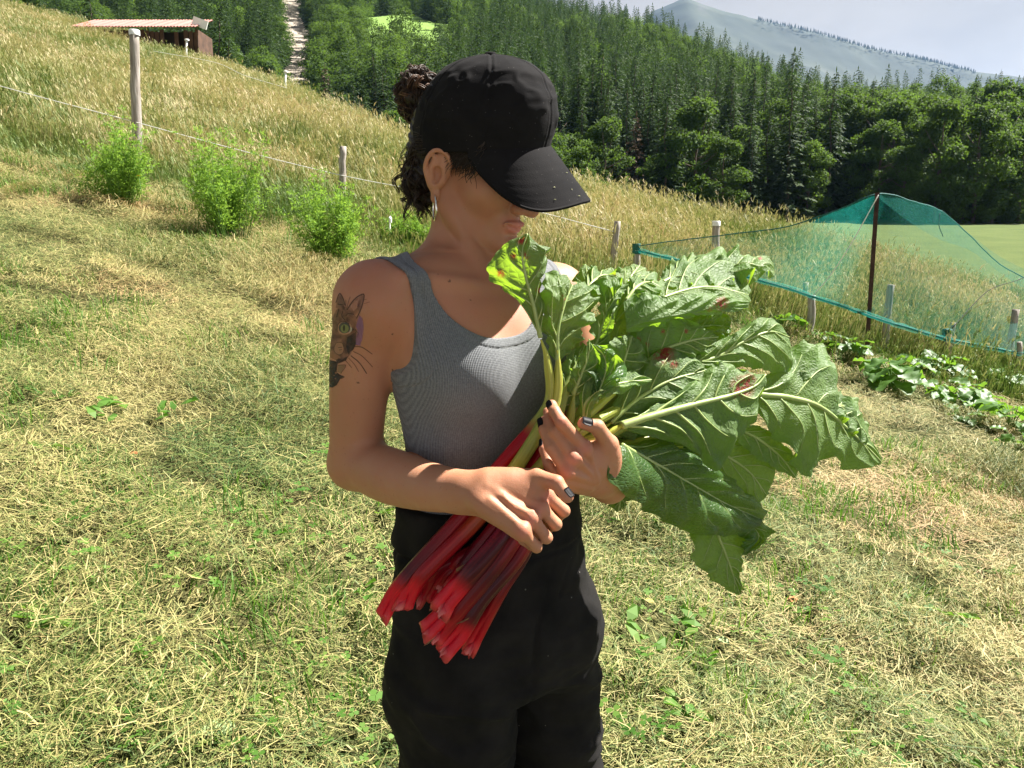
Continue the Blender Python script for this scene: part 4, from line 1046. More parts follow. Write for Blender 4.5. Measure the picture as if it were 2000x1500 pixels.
# right hand (camera left), back of the hand up, gripping the stalks
MR = [P(1066, 967, .900), P(1055, 991, .884), P(1038, 1013, .870), P(1020, 1037, .857)]
CR = [P(962, 947, .910), P(957, 958, .898), P(951, 969, .889), P(943, 981, .880)]
rout = np.array([.12, -.60, .79]); rout /= np.linalg.norm(rout)
fr = hand(WR, CR, MR, np.array([.0, .018, -.013]), rout, None)
for q in ([(975, 962, .87), (1008, 977, .86), (1035, 982, .855), (1050, 977, .855)], [(985, 965, .87), (1005, 990, .86), (1030, 1001, .855)], [(952, 948, .88), (995, 947, .87), (1035, 960, .86)]):
    pp = fr.project(spline([P(*k) for k in q], 9), 6); fr.chain(list(pp - rout * .0006), [.0014] * len(pp), 0.004)
fr.chain([P(955, 946, .902), P(1000, 940, .902), P(1040, 939, .901)], [.020, .0165, .0110], 0.016)
fr.cone(P(1000, 946, .898), P(1046, 956, .892), .010, .007, 0.014)   # web between thumb and forefinger
finger(fr, [MR[0], P(1101, 998, .902), P(1088, 1010, .925), P(1066, 1002, .938)], [.0088, .0080, .0074, .0066])
finger(fr, [MR[1], P(1085, 1024, .886), P(1070, 1030, .917), P(1046, 1020, .932)], [.0088, .0080, .0074, .0066])
finger(fr, [MR[2], P(1067, 1050, .872), P(1052, 1050, .915), P(1030, 1040, .930)], [.0084, .0077, .0070, .0062])
finger(fr, [MR[3], P(1048, 1069, .864), P(1038, 1066, .914), P(1020, 1056, .928)], [.0076, .0069, .0062, .0056])
finger(fr, [P(1012, 936, .904), P(1046, 931, .898), P(1087, 943, .884), P(1108, 970, .876)], [.0130, .0105, .0094, .0078], (.55, -.35, .75), 0.006, .0062)
body.merge(fr, 0.012)
# left hand (camera right), fingers laid up along the stalks
ML = [P(1141, 875, .930), P(1119, 894, .921), P(1107, 919, .918), P(1090, 941, .923)]
CL = [P(1174, 926, .972), P(1169, 934, .966), P(1164, 941, .963), P(1157, 948, .965)]
lout = np.array([.12, -.95, .10]); lout /= np.linalg.norm(lout)
fl = hand(WL, CL, ML, np.array([.004, .020, .002]), lout, None)
fl.chain([P(1182, 930, .975), P(1190, 895, .962), P(1189, 870, .952)], [.0190, .0165, .0120], 0.018)
fl.chain([P(1165, 905, .952), P(1180, 880, .952)], [.012, .009], 0.016)
for q in ([(1165, 940, .93), (1150, 915, .92), (1140, 895, .91)], [(1170, 945, .94), (1163, 915, .93), (1158, 893, .925)]):
    pp = fl.project(spline([P(*k) for k in q], 8), 6); fl.chain(list(pp - lout * .0006), [.0014] * len(pp), 0.004)
finger(fl, [ML[0], P(1096, 824, .920), P(1083, 803, .932), P(1078, 791, .942)], [.0090, .0082, .0076, .0068], (-.55, -.45, .2))
finger(fl, [ML[1], P(1083, 843, .928), P(1073, 820, .944), P(1070, 805, .954)], [.0090, .0081, .0074, .0064])
finger(fl, [ML[2], P(1075, 873, .924), P(1063, 840, .936), P(1060, 824, .944)], [.0086, .0078, .0071, .0063], (-.62, -.62, .1))
finger(fl, [ML[3], P(1071, 906, .930), P(1062, 878, .943), P(1062, 865, .950)], [.0078, .0070, .0063, .0056], (-.8, -.2, .1))
finger(fl, [P(1189, 880, .955), P(1188, 866, .948), P(1166, 834, .934), P(1140, 827, .930)], [.0125, .0115, .0098, .0078], (-.1, -.62, .78), 0.006, .0066)
body.merge(fl, 0.012)

# ---- head
hd = body.part(H0 - .16, H0 + .17)
hd.ell(H(-.008, 0, .052), (.093, .0740, .080), HM, 0.0)             # skull
hd.ell(H(.030, 0, .010), (.058, .058, .072), HM, 0.02)
hd.ell(H(.040, 0, -.030), (.046, .047, .056), HM, 0.025)              # face
for s in (-1, 1):
    hd.chain([H(-.004, s * .056, -.020), H(.003, s * .0545, -.046), H(.040, s * .039, -.070), H(.085, s * .012, -.077)], [.012, .012, .012, .012], 0.022)   # jaw
hd.ell(H(.0925, 0, -.076), (.0165, .020, .0155), HM, 0.016)              # chin
hd.cone(H(-.02, 0, -.015), H(.055, 0, -.060), .040, .018, 0.015)         # under the jaw
for s in (-1, 1):
    hd.ell(H(.058, s * .040, -.012), (.024, .021, .022), HM, 0.02)      # cheekbone
    hd.ell(H(.068, s * .030, .044), (.022, .030, .012), HM, 0.015)      # brow
    hd.ell(H(.088, s * .032, .022), (.016, .019, .012), HM, 0.012, sub=True)
    hd.ell(H(.0695, s * .031, .021), (.0135, .0135, .0125), HM, 0.004)  # eye under its lid
    hd.ell(H(.100, s * .0125, -.0235), (.0100, .0070, .0072), HM, 0.006)  # wing of the nose
hd.chain([H(.080, 0, .035), H(.097, 0, .005), H(.109, 0, -.018)], [.010, .0088, .0090], 0.012)
hd.ell(H(.1160, 0, -.0200), (.0092, .0092, .0085), HM, 0.006)          # tip
mz = -.0490
hd.ell(H(.0835, 0, mz), (.0165, .025, .018), HM, 0.012)                 # muzzle
for i in range(7):                                                       # lips
    y = (i - 3) / 3 * .021; b = 1 - (y / .025) ** 2
    hd.ell(H(.0930 + .0075 * b, y, mz + .0050 * b - (.0010 if i == 3 else 0) + 5 * y * y), (.0046 * b + .0012, .007, .0038 * b + .0012), HM, 0.002)
    hd.ell(H(.0905 + .0080 * b, y * .85, mz - .0056 * b + 4 * y * y), (.0044 * b + .0012, .008, .0040 * b + .0010), HM, 0.002)
hd.chain([H(.1075 - 22 * y * y, y, mz - .0006 + 5.5 * y * y) for y in np.linspace(-.024, .024, 5)], [.0015] * 5, 0.0015, sub=True)
hd.ell(H(.104, 0, -.0625), (.010, .017, .0038), HM, 0.008, sub=True)    # hollow over the chin
for s in (-1, 1):                                                        # nostrils, ears
    hd.ell(H(.104, s * .0062, -.0310), (.0045, .0032, .0030), HM, 0.003, sub=True)
    def E(x, o, z): return H(.003 + x, s * (.066 + o), z - .013)
    rim = [E(.008, .002, .004), E(.010, .009, .022), E(.002, .015, .032), E(-.012, .019, .031), E(-.020, .020, .018), E(-.021, .017, .002), E(-.014, .011, -.013), E(-.003, .007, -.024)]
    hd.ell(E(-.007, .007, .006), (.0165, .0105, .0300), HM, 0.006)
    hd.chain(rim, [.0032] * 8, 0.003)
    hd.ell(E(.000, .007, -.028), (.0070, .0045, .0100), HM, 0.005)
    hd.ell(E(-.003, .0150, .000), (.0080, .0085, .0125), HM, 0.003, sub=True)
    hd.ell(E(-.005, .0200, .019), (.0060, .0055, .0070), HM, 0.003, sub=True)
    hd.chain([E(-.012, .0155, .022), E(-.0135, .0145, .008), E(-.010, .0115, -.006)], [.0024] * 3, 0.004)
    hd.ell(E(.006, .007, -.004), (.0042, .0042, .0060), HM, 0.004)
body.merge(hd, 0.012)
BV, BF = body.mesh()

def skin_mat():
    t = NT("skin")
    co = t.coord("Object")
    n1 = t.noise(9, 3, .5, co); n2 = t.noise(300, 2, .6, co); n3 = t.noise(45, 3, .6, co)
    base = t.ramp(n1, [(0.3, (.375, .183, .094)), (0.7, (.465, .243, .140))])
    base = t.mix(t.math("MULTIPLY", n3, .45), base, (.50, .17, .11))
    fre = t.n("ShaderNodeTexVoronoi", {"Vector": co, "Scale": 120.0, "Randomness": 1.0}).outputs["Distance"]
    frm = t.math("MULTIPLY", t.math("LESS_THAN", fre, .15), t.math("GREATER_THAN", t.noise(60, 2, .5, co), .52))
    base = t.mix(t.math("MULTIPLY", frm, .22), base, (.23, .095, .05))
    base = t.mix(t.attr("red", "Fac"), base, (.56, .165, .135))
    base = t.mix(t.attr("dark", "Fac"), base, (.045, .022, .014))
    h = t.math("ADD", t.math("MULTIPLY", n2, .6), t.noise(900, 1, .5, co))
    return t.done(t.pbsdf(Base_Color=base, Roughness=t.ramp(n3, [(0.3, (.48,) * 3), (0.7, (.64,) * 3)]), Specular_IOR_Level=.36,
                          Subsurface_Weight=.22, Subsurface_Radius=(.9, .30, .16), Subsurface_Scale=.006, Normal=t.bump(h, .30, .0008)))
M_SKIN = skin_mat()
def near(pts, c, r): return np.clip(1 - np.linalg.norm(pts - c, axis=1) / r, 0, 1)
hl = (BV - H0) @ HM                              # head coordinates of every vertex
red = .75 * np.exp(-((hl[:, 1] / .021) ** 4 + ((hl[:, 2] - mz + .0005) / .0105) ** 4)) * (hl[:, 0] > .080)
tl = (BV - np.array([-.055, 1.13, 1.36])) @ TM
red = np.maximum(red, .38 * np.exp(-(tl[:, 0] / .09) ** 2 - (tl[:, 2] / .055) ** 2) * (tl[:, 1] > 0))
red = np.maximum(red, .30 * near(BV, SR + np.array([0, -.01, .04]), .07))
for m in MR + ML: red = np.maximum(red, .45 * near(BV, m + np.array([0, -.01, 0]), .016))
for n_ in NAILS: red = np.maximum(red, .35 * near(BV, n_[0], .014))
for k_ in (P(1083, 948, .88), P(1096, 824, .915)): red = np.maximum(red, .4 * near(BV, k_, .014))
dark = np.zeros(len(BV))
for px, py, y, r in ((808, 711, 1.06, .0018), (789, 736, 1.06, .0017), (862, 573, 1.07, .0016), (846, 563, 1.07, .001), (910, 601, 1.06, .0011), (754, 632, 1.02, .0013), (699, 748, 1.02, .0012), (985, 560, 1.07, .001), (1010, 611, 1.05, .0012)):
    c = body.project(P(px, py, y)[None], 8)[0]; dark = np.maximum(dark, .8 * (np.linalg.norm(BV - c, axis=1) < r))
brow = np.exp(-(((hl[:, 2] - .046 - .004 * np.cos(np.abs(hl[:, 1]) * 60)) / .004) ** 2) - ((np.abs(hl[:, 1]) - .034) / .018) ** 4) * (hl[:, 0] > .06)
lash = np.exp(-((hl[:, 2] - .0145) / .0018) ** 2 - ((np.abs(hl[:, 1]) - .031) / .012) ** 4) * (hl[:, 0] > .068)
dark = np.maximum(dark, .8 * np.maximum(brow, lash))
person = empty("person", (-.03, 1.12, 0))
def pchild(o, parent=None):
    o.parent = parent or person; o.matrix_parent_inverse = Matrix.Translation((.03, -1.12, 0)) if parent is None else Matrix.Identity(4)
    return o
tag(person, "person in black cap and grey vest looking down at the rhubarb held in both hands", "person")
skin = pchild(mesh_obj("body", BV, BF, M_SKIN, attrs={"red": red, "dark": dark}))

# ---- nails
t = NT("nail_polish"); M_NAIL = t.done(t.pbsdf(Base_Color=(.006, .006, .008), Roughness=.5, Specular_IOR_Level=.12))
for p, d, n, r, s in NAILS:
    side = np.cross(d, n); V = []; F = []
    for i in range(7):
        a = (i / 6 - .66)
        for j in range(7):
            b = (j / 6 - .5) * 2
            w = s * (1 if i < 5 else (.93, .72)[i - 5]) * (.86 if i == 0 else 1)
            ang = b * w / r * .92
            V.append(p + d * (a * s * 2.1) + (n * math.cos(ang) + side * math.sin(ang)) * (r + .0007 - .0009 * max(0, a) ** 2 * 2))
    V = np.array(V); Vb = V - n * .0012
    F = [(i * 7 + j, i * 7 + j + 1, i * 7 + j + 8, i * 7 + j + 7) for i in range(6) for j in range(6)]
    rim = [j for j in range(7)] + [i * 7 + 6 for i in range(1, 7)] + [42 + j for j in range(5, -1, -1)] + [i * 7 for i in range(5, 0, -1)]
    F += [(rim[i], rim[(i + 1) % len(rim)], rim[(i + 1) % len(rim)] + 49, rim[i] + 49) for i in range(len(rim))]
    pchild(mesh_obj("fingernail", np.r_[V, Vb], F, M_NAIL))
# ---- vest (tank top): follows the trunk, with scooped neck and arm holes
tf = Field.__new__(Field); tf.h = body.h
ca = [int((q - body.lo[k]) / body.h) for k, q in enumerate((-.245, .93, 1.03))]; cb = [int((q - body.lo[k]) / body.h) for k, q in enumerate((.16, 1.33, 1.475))]
tf.lo = body.lo + np.array(ca) * body.h; tf.D = tank_base[ca[0]:cb[0], ca[1]:cb[1], ca[2]:cb[2]] - .0035; tf.n = np.array(tf.D.shape)
tf.ax = [body.ax[k][ca[k]:cb[k]] for k in range(3)]
X = tf.ax[0][:, None, None] + .055; Y = tf.ax[1][None, :, None] - 1.13; Z = tf.ax[2][None, None, :]
lt = (math.cos(TY) * X + math.sin(TY) * Y).astype(np.float32); fw = (math.sin(TY) * X - math.cos(TY) * Y).astype(np.float32)
hgt = (.110 + .038 * smooth01(-.05, .01, fw)).astype(np.float32); wid = (.066 + .022 * smooth01(-.045, .02, fw)).astype(np.float32)
def supd(A, B, a, b, p):
    A = np.maximum(A, 1e-4) / a; B = np.maximum(B, 1e-4) / b; q = (A ** p + B ** p) ** (1 / p)
    return (q - 1) / (np.hypot((A / q) ** (p - 1) / a, (B / q) ** (p - 1) / b) + 1e-6)
dn = supd(np.abs(lt + .025), 1.47 - Z, wid, hgt, 2.8)
da = supd(.213 - np.abs(lt), np.abs(1.347 - Z), .082, .108, 3.0)
edge = np.minimum(dn, da).astype(np.float32); del dn, da
# folds around the waist, hem
P3 = np.stack(np.broadcast_arrays(lt, fw, Z + 0 * lt), -1)[::3, ::3, ::3]
nz = fbm(P3 * np.array([13, 13, 62]) + np.array([0, 0, 1]) * (4 * np.sin(P3[..., :1] * 22)), 2, 5).astype(np.float32)
nz = nz.repeat(3, 0).repeat(3, 1).repeat(3, 2)[:tf.n[0], :tf.n[1], :tf.n[2]]
for ax_ in range(3):                              # soften the coarse noise
    for _ in range(2): nz = (np.roll(nz, 1, ax_) + nz * 2 + np.roll(nz, -1, ax_)) / 4
low = smooth01(1.22, 1.10, Z).astype(np.float32)
tf.D -= (.0034 * nz * low + .0016 * low).astype(np.float32); del nz
band = smooth01(.0125, .0105, edge) * 1.0
tf.D -= (.0011 * band - .0009 * np.exp(-((edge - .0125) / .0013) ** 2)).astype(np.float32)
tf.D = np.maximum(tf.D, -edge); tf.D = np.maximum(tf.D, (1.052 - Z).astype(np.float32) + 0.006 * np.sin(lt * 30))
TV, TQ = tf.mesh()
t = NT("ribbed_grey_cotton")
co = t.coord("Object")
sp = t.n("ShaderNodeSeparateXYZ", {0: co})
latc = t.math("ADD", t.math("MULTIPLY", sp.outputs[0], math.cos(TY)), t.math("MULTIPLY", sp.outputs[1], math.sin(TY)))
wob = t.math("MULTIPLY", t.noise(12, 2, .5, co), .004)
rib = t.math("SINE", t.math("MULTIPLY", t.math("ADD", latc, wob), 2 * math.pi / .0021))
row = t.math("SINE", t.math("MULTIPLY", sp.outputs[2], 2 * math.pi / .0022))
hea = t.noise(420, 2, .7, co); big = t.noise(7, 3, .5, co)
colr = t.ramp(hea, [(0.32, (.105, .113, .123)), (0.68, (.215, .222, .234))])
colr = t.mix(t.math("MULTIPLY", big, .25), colr, (.14, .15, .165))
colr = t.mix(.22, colr, t.ramp(t.math("MULTIPLY_ADD", rib, .5, .5), [(0, (.055, .056, .062)), (1, (.28, .282, .29))]))
M_VEST = t.done(t.pbsdf(Base_Color=colr, Roughness=.92, Specular_IOR_Level=.2, Sheen_Weight=.15,
                        Normal=t.bump(t.math("ADD", t.math("ADD", rib, t.math("MULTIPLY", row, .35)), t.math("MULTIPLY", hea, .8)), .45, .0006)))
pchild(mesh_obj("vest", TV, TQ, M_VEST))
del tf, edge, lt, fw, X, Y, Z, tank_base

# ---- trousers
pf = Field((-.26, .84, .06), (.24, 1.40, 1.085), .0038)
pf.loft([.78, .84, .90, .96, 1.02, 1.055, 1.075], [-.020, -.020, -.022, -.027, -.032, -.034, -.034], [1.12] * 7,
        [.124, .129, .134, .141, .147, .148, .147], [.104, .110, .113, .114, .113, .110, .108], TY, 0.0)
pf.loft([.06, .20, .45, .60, .72, .83, .92, 1.0], [-.075, -.075, -.083, -.088, -.090, -.090, -.084, -.072], [1.13, 1.12, 1.10, 1.085, 1.075, 1.07, 1.08, 1.095],
        [.060, .064, .074, .079, .082, .083, .080, .070], [.066, .072, .082, .090, .098, .102, .098, .085], TY, 0.02)
pf.loft([.06, .20, .45, .60, .72, .83, .92, 1.0], [.075, .075, .070, .066, .060, .052, .040, .020], [1.20, 1.19, 1.18, 1.175, 1.17, 1.165, 1.16, 1.15],
        [.058, .062, .070, .074, .076, .077, .076, .070], [.066, .072, .080, .086, .092, .096, .094, .085], TY, 0.045)
pf.ell(P(806, 1120, 1.07), (.030, .040, .070), None, 0.03)           # pocket bulge at her right hip
pf.ell(P(806, 1320, 1.08), (.030, .050, .070), None, 0.04)
PV, PQ = pf.mesh()
G = pf.grad(PV)
zz = PV[:, 2]
fold = fbm(PV * np.array([9, 9, 20]) + np.array([1, 3, 2]), 3, 11)
dg = fbm(np.c_[PV[:, 0] * 10 + PV[:, 2] * 9, PV[:, 1] * 9, PV[:, 2] * 14 - PV[:, 0] * 8], 3, 4)
rid = 1 - np.abs(fbm(np.c_[PV[:, 0] * 8 + PV[:, 2] * 6, PV[:, 1] * 8, PV[:, 2] * 22], 2, 21)) * 2.2
disp = .0075 * fold + .0085 * dg + .0080 * np.clip(rid, 0, 1) * smooth01(.95, .85, zz)
disp *= smooth01(1.07, 1.0, zz) * .85 + .15
wb = smooth01(1.008, 1.013, zz); disp += .0045 * wb - .0035 * np.exp(-((zz - 1.007) / .004) ** 2) - .0012 * np.exp(-((zz - 1.017) / .0022) ** 2)
ga = np.sin((PV @ TL) * 260 + 3 * fbm(PV * 20, 2, 3)); side = smooth01(.02, -.06, (PV - np.array([-.035, 1.12, 0])) @ TF)
disp += .0022 * ga * side * smooth01(.96, 1.0, zz)
# fly seam running down from the button, side seam
def seam(path, w=.0028, dep=.0022, off=None):
    q = spline([P(*k) for k in path], 60); dmin = np.full(len(PV), 9.0)
    for a in q:
        dmin = np.minimum(dmin, np.hypot(np.hypot(PV[:, 0] - a[0], (PV[:, 1] - a[1]) * .35), PV[:, 2] - a[2]))
    return -dep * np.exp(-(dmin / w) ** 2)
fl_path = [(1090, 1085, 1.03), (1084, 1130, 1.03), (1072, 1180, 1.02), (1050, 1230, 1.02), (1040, 1300, 1.03), (1030, 1400, 1.05)]
disp += seam(fl_path, .0042, .0065) + seam([(805, 1080, 1.06), (812, 1200, 1.04), (818, 1330, 1.04), (822, 1500, 1.04)], .0035, .0040)
disp += seam([(1128, 1085, 1.07), (1105, 1140, 1.05), (1098, 1165, 1.05)], .003, .004)
PV2 = PV + G * disp[:, None]
t = NT("black_cotton_twill")
co = t.coord("Object"); n = t.noise(14, 4, .6, co); fib = t.noise(500, 2, .6, co)
base = t.ramp(n, [(0.3, (.0090, .0088, .0092)), (0.7, (.0210, .0195, .0185))])
sp_ = t.n("ShaderNodeTexVoronoi", {"Vector": co, "Scale": 38.0}).outputs["Distance"]
speck = t.math("MULTIPLY", t.math("LESS_THAN", sp_, .045), t.math("GREATER_THAN", t.noise(9, 2, .5, co), .50))
base = t.mix(t.math("MULTIPLY", speck, .30), base, (.35, .34, .30))
M_TROU = t.done(t.pbsdf(Base_Color=base, Roughness=.85, Specular_IOR_Level=.07, Sheen_Weight=.012, Sheen_Roughness=.4, Normal=t.bump(t.math("ADD", fib, t.math("MULTIPLY", n, 3.0)), .25, .0012)))
trou = pchild(mesh_obj("trousers", PV2, PQ, M_TROU))
t = NT("brass_button"); M_BRASS = t.done(t.pbsdf(Base_Color=t.ramp(t.noise(200), [(.3, (.20, .18, .13)), (.7, (.34, .31, .24))]), Metallic=.9, Roughness=.42))
bt_c = pf.project(P(1092, 1053, 1.0)[None], 14)[0]; bt_n = pf.grad(bt_c[None])[0]
V, F = disc(bt_c + bt_n * .0075, bt_n, .0105, .004)
pchild(mesh_obj("button", V, F, M_BRASS))
# shoes on the ground below the frame
M_SHOE = simple_mat("worn_brown_leather", (.10, .06, .035), .7, .25, 40, .3)
for cx_, cy_ in ((-.075, 1.13), (.085, 1.20)):
    sf = Field((cx_ - .16, cy_ - .28, -.08), (cx_ + .22, cy_ + .12, .14), .005)
    c = np.array([cx_, cy_, .0]); fd = TF
    sf.chain([c - fd * .05 + [0, 0, .02], c + fd * .05 + [0, 0, .018], c + fd * .16 + [0, 0, .008]], [.040, .044, .036], 0)
    sf.cone(c + [0, 0, .02], c + [0, 0, .10], .042, .046, .03)
    sf.D = np.maximum(sf.D, (-.032 - sf.ax[2])[None, None, :].astype(np.float32))
    V, F = sf.mesh(); pchild(mesh_obj("shoe", V, F, M_SHOE))

# ---- cap
KP, KR = R(5), R(-9)
KF = _f0 * math.cos(KP) - np.array([0, 0, math.sin(KP)]); KU = _f0 * math.sin(KP) + np.array([0, 0, math.cos(KP)]); KL = HL.copy()
KL, KU = KL * math.cos(KR) - KU * math.sin(KR), KL * math.sin(KR) + KU * math.cos(KR)
KC = H(.008, 0, .035)
def K(p): p = np.asarray(p); return KC + p[..., :1] * KF + p[..., 1:2] * KL + p[..., 2:3] * KU
AX, AY, KH = .101, .0855, .123
prof = spline(np.array([[1.0, 0], [1.010, .14], [1.005, .28], [.97, .44], [.895, .61], [.765, .77], [.58, .895], [.34, .97], [.12, .998], [.0, 1.002]]), 70)
NPH = 240
ph = np.arange(NPH) * 2 * math.pi / NPH
PH, PI_ = np.meshgrid(ph, np.arange(70), indexing="xy")
rho = prof[PI_, 0]; hh = prof[PI_, 1]
front = np.cos(PH)
cx_ = .018 * hh                                     # apex a little forward
px_ = AX * rho * np.cos(PH) + cx_ - .003 + .006 * np.clip(front, 0, 1) * np.sin(np.clip(hh, 0, 1) * math.pi)
py_ = AY * rho * np.sin(PH)
pz_ = KH * hh - .010 * (1 - hh) * np.clip(-front, 0, 1)
CP = np.stack([px_, py_, pz_], -1)
NR = np.stack([np.cos(PH) * rho / AX, np.sin(PH) * rho / AY, (hh ** 2) / KH + 1e-6], -1); NR /= np.linalg.norm(NR, axis=-1, keepdims=True)
seams = np.zeros_like(rho)
for sa in np.arange(6) * math.pi / 3:                # six panels
    dd = np.abs((PH - sa + math.pi) % (2 * math.pi) - math.pi) * .1 * np.maximum(rho, .05)
    seams += -.0011 * np.exp(-(dd / .0016) ** 2) + .0005 * np.exp(-((dd - .0045) / .0022) ** 2) - .0003 * np.exp(-((dd - .0065) / .0008) ** 2)
puff = .0022 * np.abs(np.sin(PH * 3)) * np.sin(np.clip(hh, 0, 1) * math.pi)
dent = .0030 * fbm(np.stack([px_ * 22, py_ * 22, pz_ * 30], -1), 3, 31) * smooth01(.08, .35, hh) * (1 - .55 * smooth01(0.2, .8, front))
crs = np.abs(fbm(np.stack([px_ * 30 + 9, py_ * 30, pz_ * 55], -1), 2, 44)); dent += .0022 * np.exp(-(crs / .16) ** 2) * smooth01(.1, .3, hh) * smooth01(.95, .75, hh)
bandz = -.0010 * np.exp(-((hh - .11) / .012) ** 2)
CP = CP + NR * (seams + puff + dent + bandz)[..., None]
inner = CP[:1] * np.array([.985, .985, 1]) + np.array([0, 0, .012])
CV = K(np.concatenate([inner, CP]).reshape(-1, 3)); rows = 71
ii, jj = np.meshgrid(np.arange(rows - 1), np.arange(NPH), indexing="ij")
CQ = np.stack([ii * NPH + jj, ii * NPH + (jj + 1) % NPH, (ii + 1) * NPH + (jj + 1) % NPH, (ii + 1) * NPH + jj], -1).reshape(-1, 4)
t = NT("washed_black_cotton")
co = t.coord("Object"); n = t.noise(16, 4, .6, co); fib = t.noise(650, 2, .65, co)
base = t.ramp(n, [(0.3, (.0075, .0073, .0082)), (0.7, (.0150, .0140, .0145))])
lint = t.math("MULTIPLY", t.math("LESS_THAN", t.n("ShaderNodeTexVoronoi", {"Vector": co, "Scale": 170.0}).outputs["Distance"], .10), t.math("GREATER_THAN", t.noise(60, 2, .5, co), .50))
base = t.mix(t.math("MULTIPLY", lint, .16), base, (.4, .38, .36))
M_CAP = t.done(t.pbsdf(Base_Color=base, Roughness=.90, Specular_IOR_Level=.07, Sheen_Weight=.015, Sheen_Roughness=.5, Normal=t.bump(t.math("ADD", fib, t.math("MULTIPLY", n, 2.0)), .35, .0010)))
cap = pchild(mesh_obj("cap", CV, CQ, M_CAP))
# visor: stitched, arched sheet
NS, NTt = 80, 34
s_ = np.linspace(-1, 1, NS)[:, None]; t_ = np.linspace(0, 1, NTt)[None, :]
phv = s_ * R(72)
ix, iy = AX * 1.005 * np.cos(phv) - .002, AY * 1.005 * np.sin(phv)
prof_o = np.clip(1 - np.abs(s_) ** 4.2, 0, 1)
ox = ix + .061 * prof_o ** .55; oy = iy + .012 * np.sin(phv) * prof_o ** .5 * np.cos(phv * .9) * 2.2
vx = ix + (ox - ix) * t_; vy = iy + (oy - iy) * t_
run = vx - ix
vz = .005 - 1.07 * run - 1.4 * run * run - 1.6 * (vy ** 2) * smooth01(0, .5, t_) - .0 * t_
vz = vz + .0004 * fbm(np.stack(np.broadcast_arrays(vx * 60, vy * 60, 0 * vx), -1), 2, 9)
for st in (.22, .36, .50, .64, .78, .90):            # rows of stitching
    vz = vz - .0005 * np.exp(-((t_ - st) / .016) ** 2) * (np.abs(s_) < .93)
top = np.stack([vx, vy, vz], -1); bot = top - np.array([0.0012, 0, .0030])
VV = K(np.concatenate([top.reshape(-1, 3), bot.reshape(-1, 3)])); nT = NS * NTt
i2, j2 = np.meshgrid(np.arange(NS - 1), np.arange(NTt - 1), indexing="ij")
a_ = i2 * NTt + j2
Q1 = np.stack([a_, a_ + 1, a_ + NTt + 1, a_ + NTt], -1).reshape(-1, 4)
rim_ = [i * NTt + NTt - 1 for i in range(NS)]
rq = [(rim_[i], rim_[i] + nT, rim_[i + 1] + nT, rim_[i + 1]) for i in range(NS - 1)]
VQ = np.concatenate([Q1[:, ::-1], Q1 + nT, np.array(rq)])
mesh_obj("visor", VV, VQ, M_CAP, cap)
bv, bf = disc(K(np.array([.0155, 0, KH - .001])), KU, .0085, .0045, 18, ((1, 0), (.95, .5), (.7, .9), (.3, 1), (0, 1.02)))
mesh_obj("top_button", bv, bf, M_CAP, cap)
M_BIT = simple_mat("grass_clipping", (.55, .55, .30), .8, .2, 100)
mb = MB()
for s0, t0, an in ((.08, .52, .3), (-.28, .72, 1.2), (-.36, .90, .1), (.0, .93, .8), (-.05, .80, 2)):
    i = int((s0 + 1) / 2 * (NS - 1)); j = int(t0 * (NTt - 1)); c = VV[i * NTt + j] + KU * .0015
    d = KF * math.cos(an) + KL * math.sin(an); mb.tube([c - d * .0016, c + KU * .0006, c + d * .0016], [.0003, .00045, .0002], 5)
mb.build("grass_clippings", M_BIT, cap)

# ---- hair: scalp under the cap, bun behind it, loose curls at the nape
t = NT("dark_curly_hair")
rc = t.attr("tone", "Fac")
M_HAIR = t.done(t.pbsdf(Base_Color=t.ramp(rc, [(0, (.010, .0065, .0045)), (.6, (.046, .025, .014)), (1, (.14, .068, .034))]), Roughness=.48, Specular_IOR_Level=.35))
hs = Field(H0 - .15, H0 + .16, .003)
hs.ell(H(-.010, 0, .048), (.096, .0785, .086), HM, 0)
hs.ell(H(-.050, 0, -.030), (.042, .052, .050), HM, 0.03)
hs.ell(P(846, 352, 1.175), (.030, .042, .050), None, 0.03)
hs.ell(P(838, 290, 1.19), (.024, .035, .040), None, 0.03)
hcx = np.stack(np.meshgrid(*hs.ax, indexing="ij"), -1) - H0
hx = hcx @ HF; hy = hcx @ HL; hz = hcx @ HU
lim = .040 + .0 * hx
face = np.maximum(hx - .030 - .35 * (hz - .02), -(hz + .055) * 0 - 9)
face = np.where(hz > .075, hx - .2, face)
hs.D = np.maximum(hs.D, face.astype(np.float32)); hs.D = np.maximum(hs.D, (-(hz + .060)).astype(np.float32))
hs.cut(tuple(slice(0, n) for n in hs.n), (np.sqrt(((hx - .004) / .026) ** 2 + ((np.abs(hy) - .085) / .03) ** 2 + ((hz - .002) / .040) ** 2) - 1).astype(np.float32) * .025, .01)
SV, SQ = hs.mesh()
SV = SV + hs.grad(SV) * (.0016 * np.sin(((SV - H0) @ HU) * 500 + 4 * fbm((SV - H0) * 60, 2, 8)))[:, None]
hair = pchild(mesh_obj("hair", SV, SQ, M_HAIR, attrs={"tone": .06 + .05 * fbm(SV * 80, 2, 3)}))
def strands(paths, rads, tones, n=4):
    VV_, FF_, TT_ = [], [], []; o = 0
    for p, r, tn in zip(paths, rads, tones):
        m = len(p); taper = r * np.minimum(1, np.linspace(1.25, .25, m) + .1)
        V, F = tube_vf(p, taper, n, False); VV_.append(V); FF_.append(np.array(F) + o); o += len(V); TT_.append(np.full(len(V), tn))
    return np.concatenate(VV_), np.concatenate(FF_), np.concatenate(TT_)
